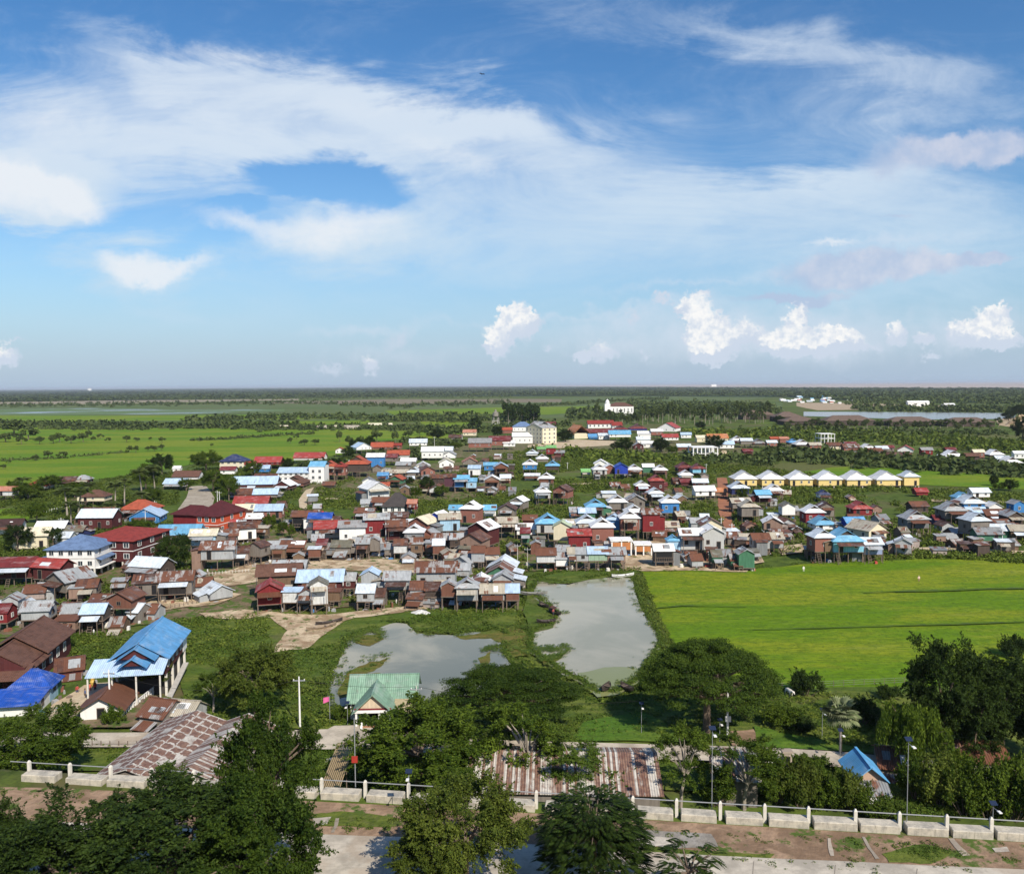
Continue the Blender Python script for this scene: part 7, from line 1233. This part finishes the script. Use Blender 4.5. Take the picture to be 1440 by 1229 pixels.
person(778, 866, (.3, .08, .07), (.05, .05, .06), 'person standing in the dark boat on the pond', z=.85, h=1.5, yaw=40); person(1130, 805, (.8, .78, .7), (.6, .58, .5), 'person in white standing in the rice field near houses', yaw=0, hat='straw_hat'); person(1292, 819, (.75, .55, .45), (.3, .2, .12), 'person in pale pink working in middle of rice field', yaw=0, hat='straw_hat'); person(568, 786, (.1, .1, .12), (.03, .03, .04), 'person in dark clothes on the sandy yard', yaw=90)
# golden shrine figure
p = at(125, 973); root = thing('spirit_house', (p.x, p.y + 1.2, 0), 0, 'golden shrine figure on a plinth under the blue roof', 'shrine'); GOLD = plain('gold_paint', (.55, .36, .08), .4, .3, 4); q = MB(); q.box(-.5, .5, -.5, .5, 0, .5); q.box(-.36, .36, -.36, .36, .502, .9); q.build('plinth', GOLD, root); q = MB(); q.lathe([(.34, .902), (.42, 1.1), (.26, 1.45), (.30, 1.7), (.14, 1.9), (.18, 2.1), (.05, 2.4), (.02, 2.9)], 10); q.build('figure', GOLD, root)
# cow at the field edge
p = at(1110, 981); root = thing('white_cow', p, R(12), 'white cow grazing below the lone dark shrub', 'cow'); bmv = dict(rump=(.0, .75, 1.12, .30), mid=(0, .2, 1.10, .36), chest=(0, -.45, 1.12, .32), neck=(0, -.85, 1.18, .19), poll=(0, -1.1, 1.22, .14), muz=(0, -1.42, 1.0, .085), f1=(-.18, -.45, .85, .13), f2=(-.18, -.43, .48, .07), f3=(-.18, -.45, .05, .055), g1=(.18, -.45, .85, .13), g2=(.18, -.40, .48, .07), g3=(.18, -.50, .05, .055), h1=(-.18, .72, .86, .17), h2=(-.19, .84, .46, .075), h3=(-.19, .74, .05, .055), k1=(.18, .72, .86, .17), k2=(.19, .86, .46, .075), k3=(.19, .80, .05, .055), t1=(0, 1.02, 1.05, .04), t2=(0, 1.08, .55, .025), e1=(-.2, -1.06, 1.26, .04), e2=(.2, -1.06, 1.26, .04))
nm_ = list(bmv); me = bpy.data.meshes.new('body'); me.from_pydata([bmv[n][:3] for n in nm_], [(nm_.index(a), nm_.index(b)) for a, b in (('rump', 'mid'), ('mid', 'chest'), ('chest', 'neck'), ('neck', 'poll'), ('poll', 'muz'), ('chest', 'f1'), ('f1', 'f2'), ('f2', 'f3'), ('chest', 'g1'), ('g1', 'g2'), ('g2', 'g3'), ('rump', 'h1'), ('h1', 'h2'), ('h2', 'h3'), ('rump', 'k1'), ('k1', 'k2'), ('k2', 'k3'), ('rump', 't1'), ('t1', 't2'), ('poll', 'e1'), ('poll', 'e2'))], []); o = link('body', me, root); o.modifiers.new('skin', 'SKIN'); o.modifiers.new('sub', 'SUBSURF').levels = 1
for i, n in enumerate(nm_): me.skin_vertices[0].data[i].radius = (bmv[n][3] * .78, bmv[n][3] * .78)
me.skin_vertices[0].data[0].use_root = True; me.materials.append(plain('cow_hide', (.68, .64, .56), .8, .15, 3))
# jars, gate pillar, sand heap
JAR = [(150, 884, 'cream water jar under the rust stilt house'), (803, 802, 'small jar on the bank below tin shacks'), (742, 798, 'cream jar on the green bank by bamboo poles'), (855, 806, 'white jar on the pond bank under shacks'), (1058, 804, 'white jar before the green shack'), (958, 800, 'white jar below the white stilt house'), (570, 793, 'white jar on the sand yard edge'), (395, 852, 'cream jar beside the red house'), (368, 851, 'cream jar before the red house'), (230, 846, 'white jar under the long brown-roofed house'), (262, 848, 'grey jar under the long brown-roofed house'), (735, 828, 'white jar at the weedy pond corner')]
for x, y, lb in JAR:
    p = at(x, y); q = MB(); q.lathe([(.32, 0), (.55, .35), (.58, .75), (.40, 1.1), (.46, 1.22), (.38, 1.225), (.3, 1.0)], 12); tag(q.build('water_jar', CONCW, None, (p.x, p.y, .02), smooth=True), lb, 'jar')
p = at(1106, 1084); root = thing('gate_pillar', p, 0, 'small brick gate pillar with dark niche below the lower road', 'pillar'); q = MB(); q.box(-.5, .5, -.4, .4, 0, 2.3); q.box(-.62, .62, -.5, .5, 2.302, 2.5); q.build('shaft', wall_mat('pillar_brick', (.40, .33, .26), 'brick'), root); q = MB(); q.box(-.3, .3, -.43, -.402, .7, 1.9); q.build('niche', DARK, root)
p = at(1083, 1084); q = MB(); q.box(-.35, .35, -.04, .04, .2, 1.2); q.box(-.3, -.24, -.03, .03, 0, .198); q.box(.24, .3, -.03, .03, 0, .198); tag(q.build('notice_board', WPAINT, None, (p.x, p.y, 0)), 'small white board on short legs near the gate pillar', 'sign')
def heap(x, y, w_, h2, mat, label, seed):
    p, s, dl = scale_at(x, y); W = w_ * s / 2; H = h2 * s; r = random.Random(seed); q = MB(); n = 20; rings = 7; V = []
    for i in range(rings + 1):
        t = i / rings
        for j in range(n): a_ = 6.2832 * j / n; k = 1 + .22 * math.sin(2 * a_ + seed) + .1 * math.sin(5 * a_); V.append((W * (1 - t) * k * math.cos(a_), W * .6 * (1 - t) * k * math.sin(a_), H * (1 - (1 - t) ** 1.6) * (1 + r.uniform(-.12, .12)) - .05))
    q.v = V; q.f = [(i * n + j, i * n + (j + 1) % n, (i + 1) * n + (j + 1) % n, (i + 1) * n + j) for i in range(rings) for j in range(n)]; q.m = [0] * len(q.f); tag(q.build('earth_heap', mat, None, (p.x, p.y, 0), smooth=True), label, 'heap')
heap(1017, 643, 26, 9, SANDC, 'pale sand heap right of the unfinished cream building', 1); heap(1436, 598, 34, 14, SAND, 'sand mound at the far right edge beyond fields', 2); heap(592, 864, 34, 7, plain('white_tarp', (.62, .61, .58), .7, .5, 1), 'heap of white tarpaulin on the left pond bank', 3); heap(1228, 1012, 28, 9, THATCH, 'straw heap under the dark trees by field', 4); heap(466, 1072, 34, 7, CONCW, 'broken white concrete slabs on the grass verge', 5); heap(1420, 1120, 10, 3, CONC, 'grey rubble heap beside right shrubs', 6)
# junk, tarps and washing that fill the ground under the stilt houses, as loose clutter nobody could count
jr = random.Random(31); q = MB(); JM = [plain('junk_white', (.6, .58, .55)), TIMBER, plain('junk_blue', (.06, .2, .42)), plain('junk_rust', (.2, .08, .05)), plain('junk_red', (.4, .06, .05)), plain('junk_grey', (.3, .3, .3))]
for (fx, fy, fr) in FOOT:
    if not (120 < fy < 330) or fr < 2.2: continue
    for _ in range(jr.randrange(4, 10)):
        a_ = jr.uniform(0, 6.28); d_ = fr * jr.uniform(.5, 1.25); x, y = fx + d_ * math.cos(a_), fy + d_ * math.sin(a_); w_, h2, t_ = jr.uniform(.15, .8), jr.uniform(.2, .9), jr.uniform(0, 1.6); ca, sa = math.cos(t_) * w_, math.sin(t_) * w_
        q.hexa([(x - ca, y - sa, .0), (x + sa * .6, y - ca * .6, .0), (x + ca, y + sa, .0), (x - sa * .6, y + ca * .6, .0)], [(x - ca * .8, y - sa, h2), (x + sa * .5, y - ca * .6, h2 * .9), (x + ca * .8, y + sa, h2), (x - sa * .5, y + ca * .6, h2 * 1.1)], jr.choice([0, 1, 1, 1, 2, 3, 5, 5, 4] if jr.random() < .5 else [1, 5, 3]))
tag(q.build('household_clutter', JM), kind='stuff')
# birds? the photo's specks are far birds in flight
for (x, y, lb) in ((678, 105, 'dark bird flying high left of the sky centre'),):
    d = ray(x, y); p = Vector((0, 0, CAM_H)) + d * 60; q = MB(); q.hexa([(-.05, -.3, 0), (.05, -.3, 0), (.07, .3, 0), (-.07, .3, 0)], [(-.04, -.3, .1), (.04, -.3, .1), (.05, .3, .1), (-.05, .3, .1)])
    for s_ in (-1, 1): q.slab([(s_ * .05, -.12, .1), (s_ * .45, -.1, .28), (s_ * .85, .1, .12), (s_ * .05, .15, .1)][::s_], .02)
    tag(q.build('bird', plain('dark_bird', (.02, .02, .02)), None, p, .5), lb, 'bird'); scene.objects[-1].scale = (.25, .25, .25)
# ------------------------------------------------------------------ haze
q = MB(); q.box(-76000, 76000, -76000, 76000, -1.4, 72.0); hz = bpy.data.materials.new('haze'); hz.use_nodes = True; t_ = hz.node_tree; t_.nodes.clear(); pv = t_.nodes.new('ShaderNodeVolumePrincipled'); pv.inputs['Color'].default_value = (.80, .88, 1.0, 1); pv.inputs['Density'].default_value = HAZE; pv.inputs['Anisotropy'].default_value = .1; ot = t_.nodes.new('ShaderNodeOutputMaterial'); t_.links.new(pv.outputs[0], ot.inputs['Volume'])
tag(q.build('haze', hz), kind='stuff')
# ------------------------------------------------------------------ labels: each thing by its looks and the landmark it is nearest
LM = [('the white columned block', 117, 780), ('the orange villa', 290, 725), ('the white tower house', 425, 665), ('the charcoal-roofed bungalow', 557, 712), ('the white four-storey hotel', 760, 608), ('the water tower', 697, 590), ('the orange pagoda', 813, 605), ('the navy-roofed villa', 326, 648), ('the red dirt track', 1022, 720), ('the leftmost yellow bungalow', 1049, 674), ('the rightmost yellow bungalow', 1282, 675),
      ('the sky blue field house', 1193, 770), ('the far pond corner', 815, 815), ('the left pond', 580, 930), ('the sandy yard', 560, 795), ('the forked sand bank', 430, 885), ('the left dirt road', 280, 700), ('the cream shell building', 992, 638), ('the open white frame', 1164, 616), ('the big blue-roofed stilt house', 210, 900), ('the green pavilion', 537, 980), ('the green shed at right', 1408, 755), ('the left picture edge', 0, 780), ('the right picture edge', 1440, 700),
      ('the pale winding footpath', 430, 700), ('the rice field end', 1290, 786), ('the brick panel frame', 874, 770), ('the top left field corner', 10, 620), ('the row of coconut palms', 160, 700), ('the white temple', 870, 573), ('the blue kiosk', 1215, 1080), ('the fan palm', 1180, 1020), ('the umbrella-shaped tree', 990, 960), ('the chequered shed roof', 265, 1045), ('the striped shed roof', 810, 1075), ('the far brown halls', 1240, 590)]
ORD = ['', 'second ', 'third ', 'fourth ', 'fifth ', 'sixth ', 'seventh ', 'eighth ', 'ninth ', 'tenth ', 'eleventh ', 'twelfth ', '13th ', '14th ', '15th ', '16th ', '17th ', '18th ', '19th ', '20th ', '21st ', '22nd ', '23rd ', '24th ', '25th ', '26th ', '27th ', '28th ', '29th ', '30th ']
def auto_label(items, maxw=16):
    classes = {}
    for o, x, y, ph in items:
        if ph: classes.setdefault(ph, []).append((o, x, y))
    for ph, mem in classes.items():
        best = []
        for nm_, lx, ly_ in LM:
            ds = sorted((math.hypot(x - lx, (y - ly_) * 1.5), i) for i, (o, x, y) in enumerate(mem))
            for rank, (d, i) in enumerate(ds):
                if rank < 34: best.append((rank * 1000 + d, rank, i, nm_))
        best.sort(); done = {}; 
        for _, rank, i, nm_ in best:
            if i not in done: done[i] = (rank, nm_)
        for i, (o, x, y) in enumerate(mem):
            rank, nm_ = done[i]; o['label'] = f'{ph}, {ORD[rank]}nearest {nm_}' if len(mem) > 1 else f'{ph}, nearest {nm_}'
ORD += [f'{k}th ' for k in range(31, 40)]
auto_label(HOUSES); auto_label(TREES)
_seen = {}
for o in scene.objects:
    if '_dims' in o: del o['_dims']
    if 'label' in o: _seen.setdefault(o['label'], []).append(o.name)
print('things', sum(1 for o in scene.objects if o.parent is None), 'objects', len(scene.objects), 'dup labels', [(k, len(v_)) for k, v_ in _seen.items() if len(v_) > 1][:12], 'longest', max(len(k.split()) for k in _seen))
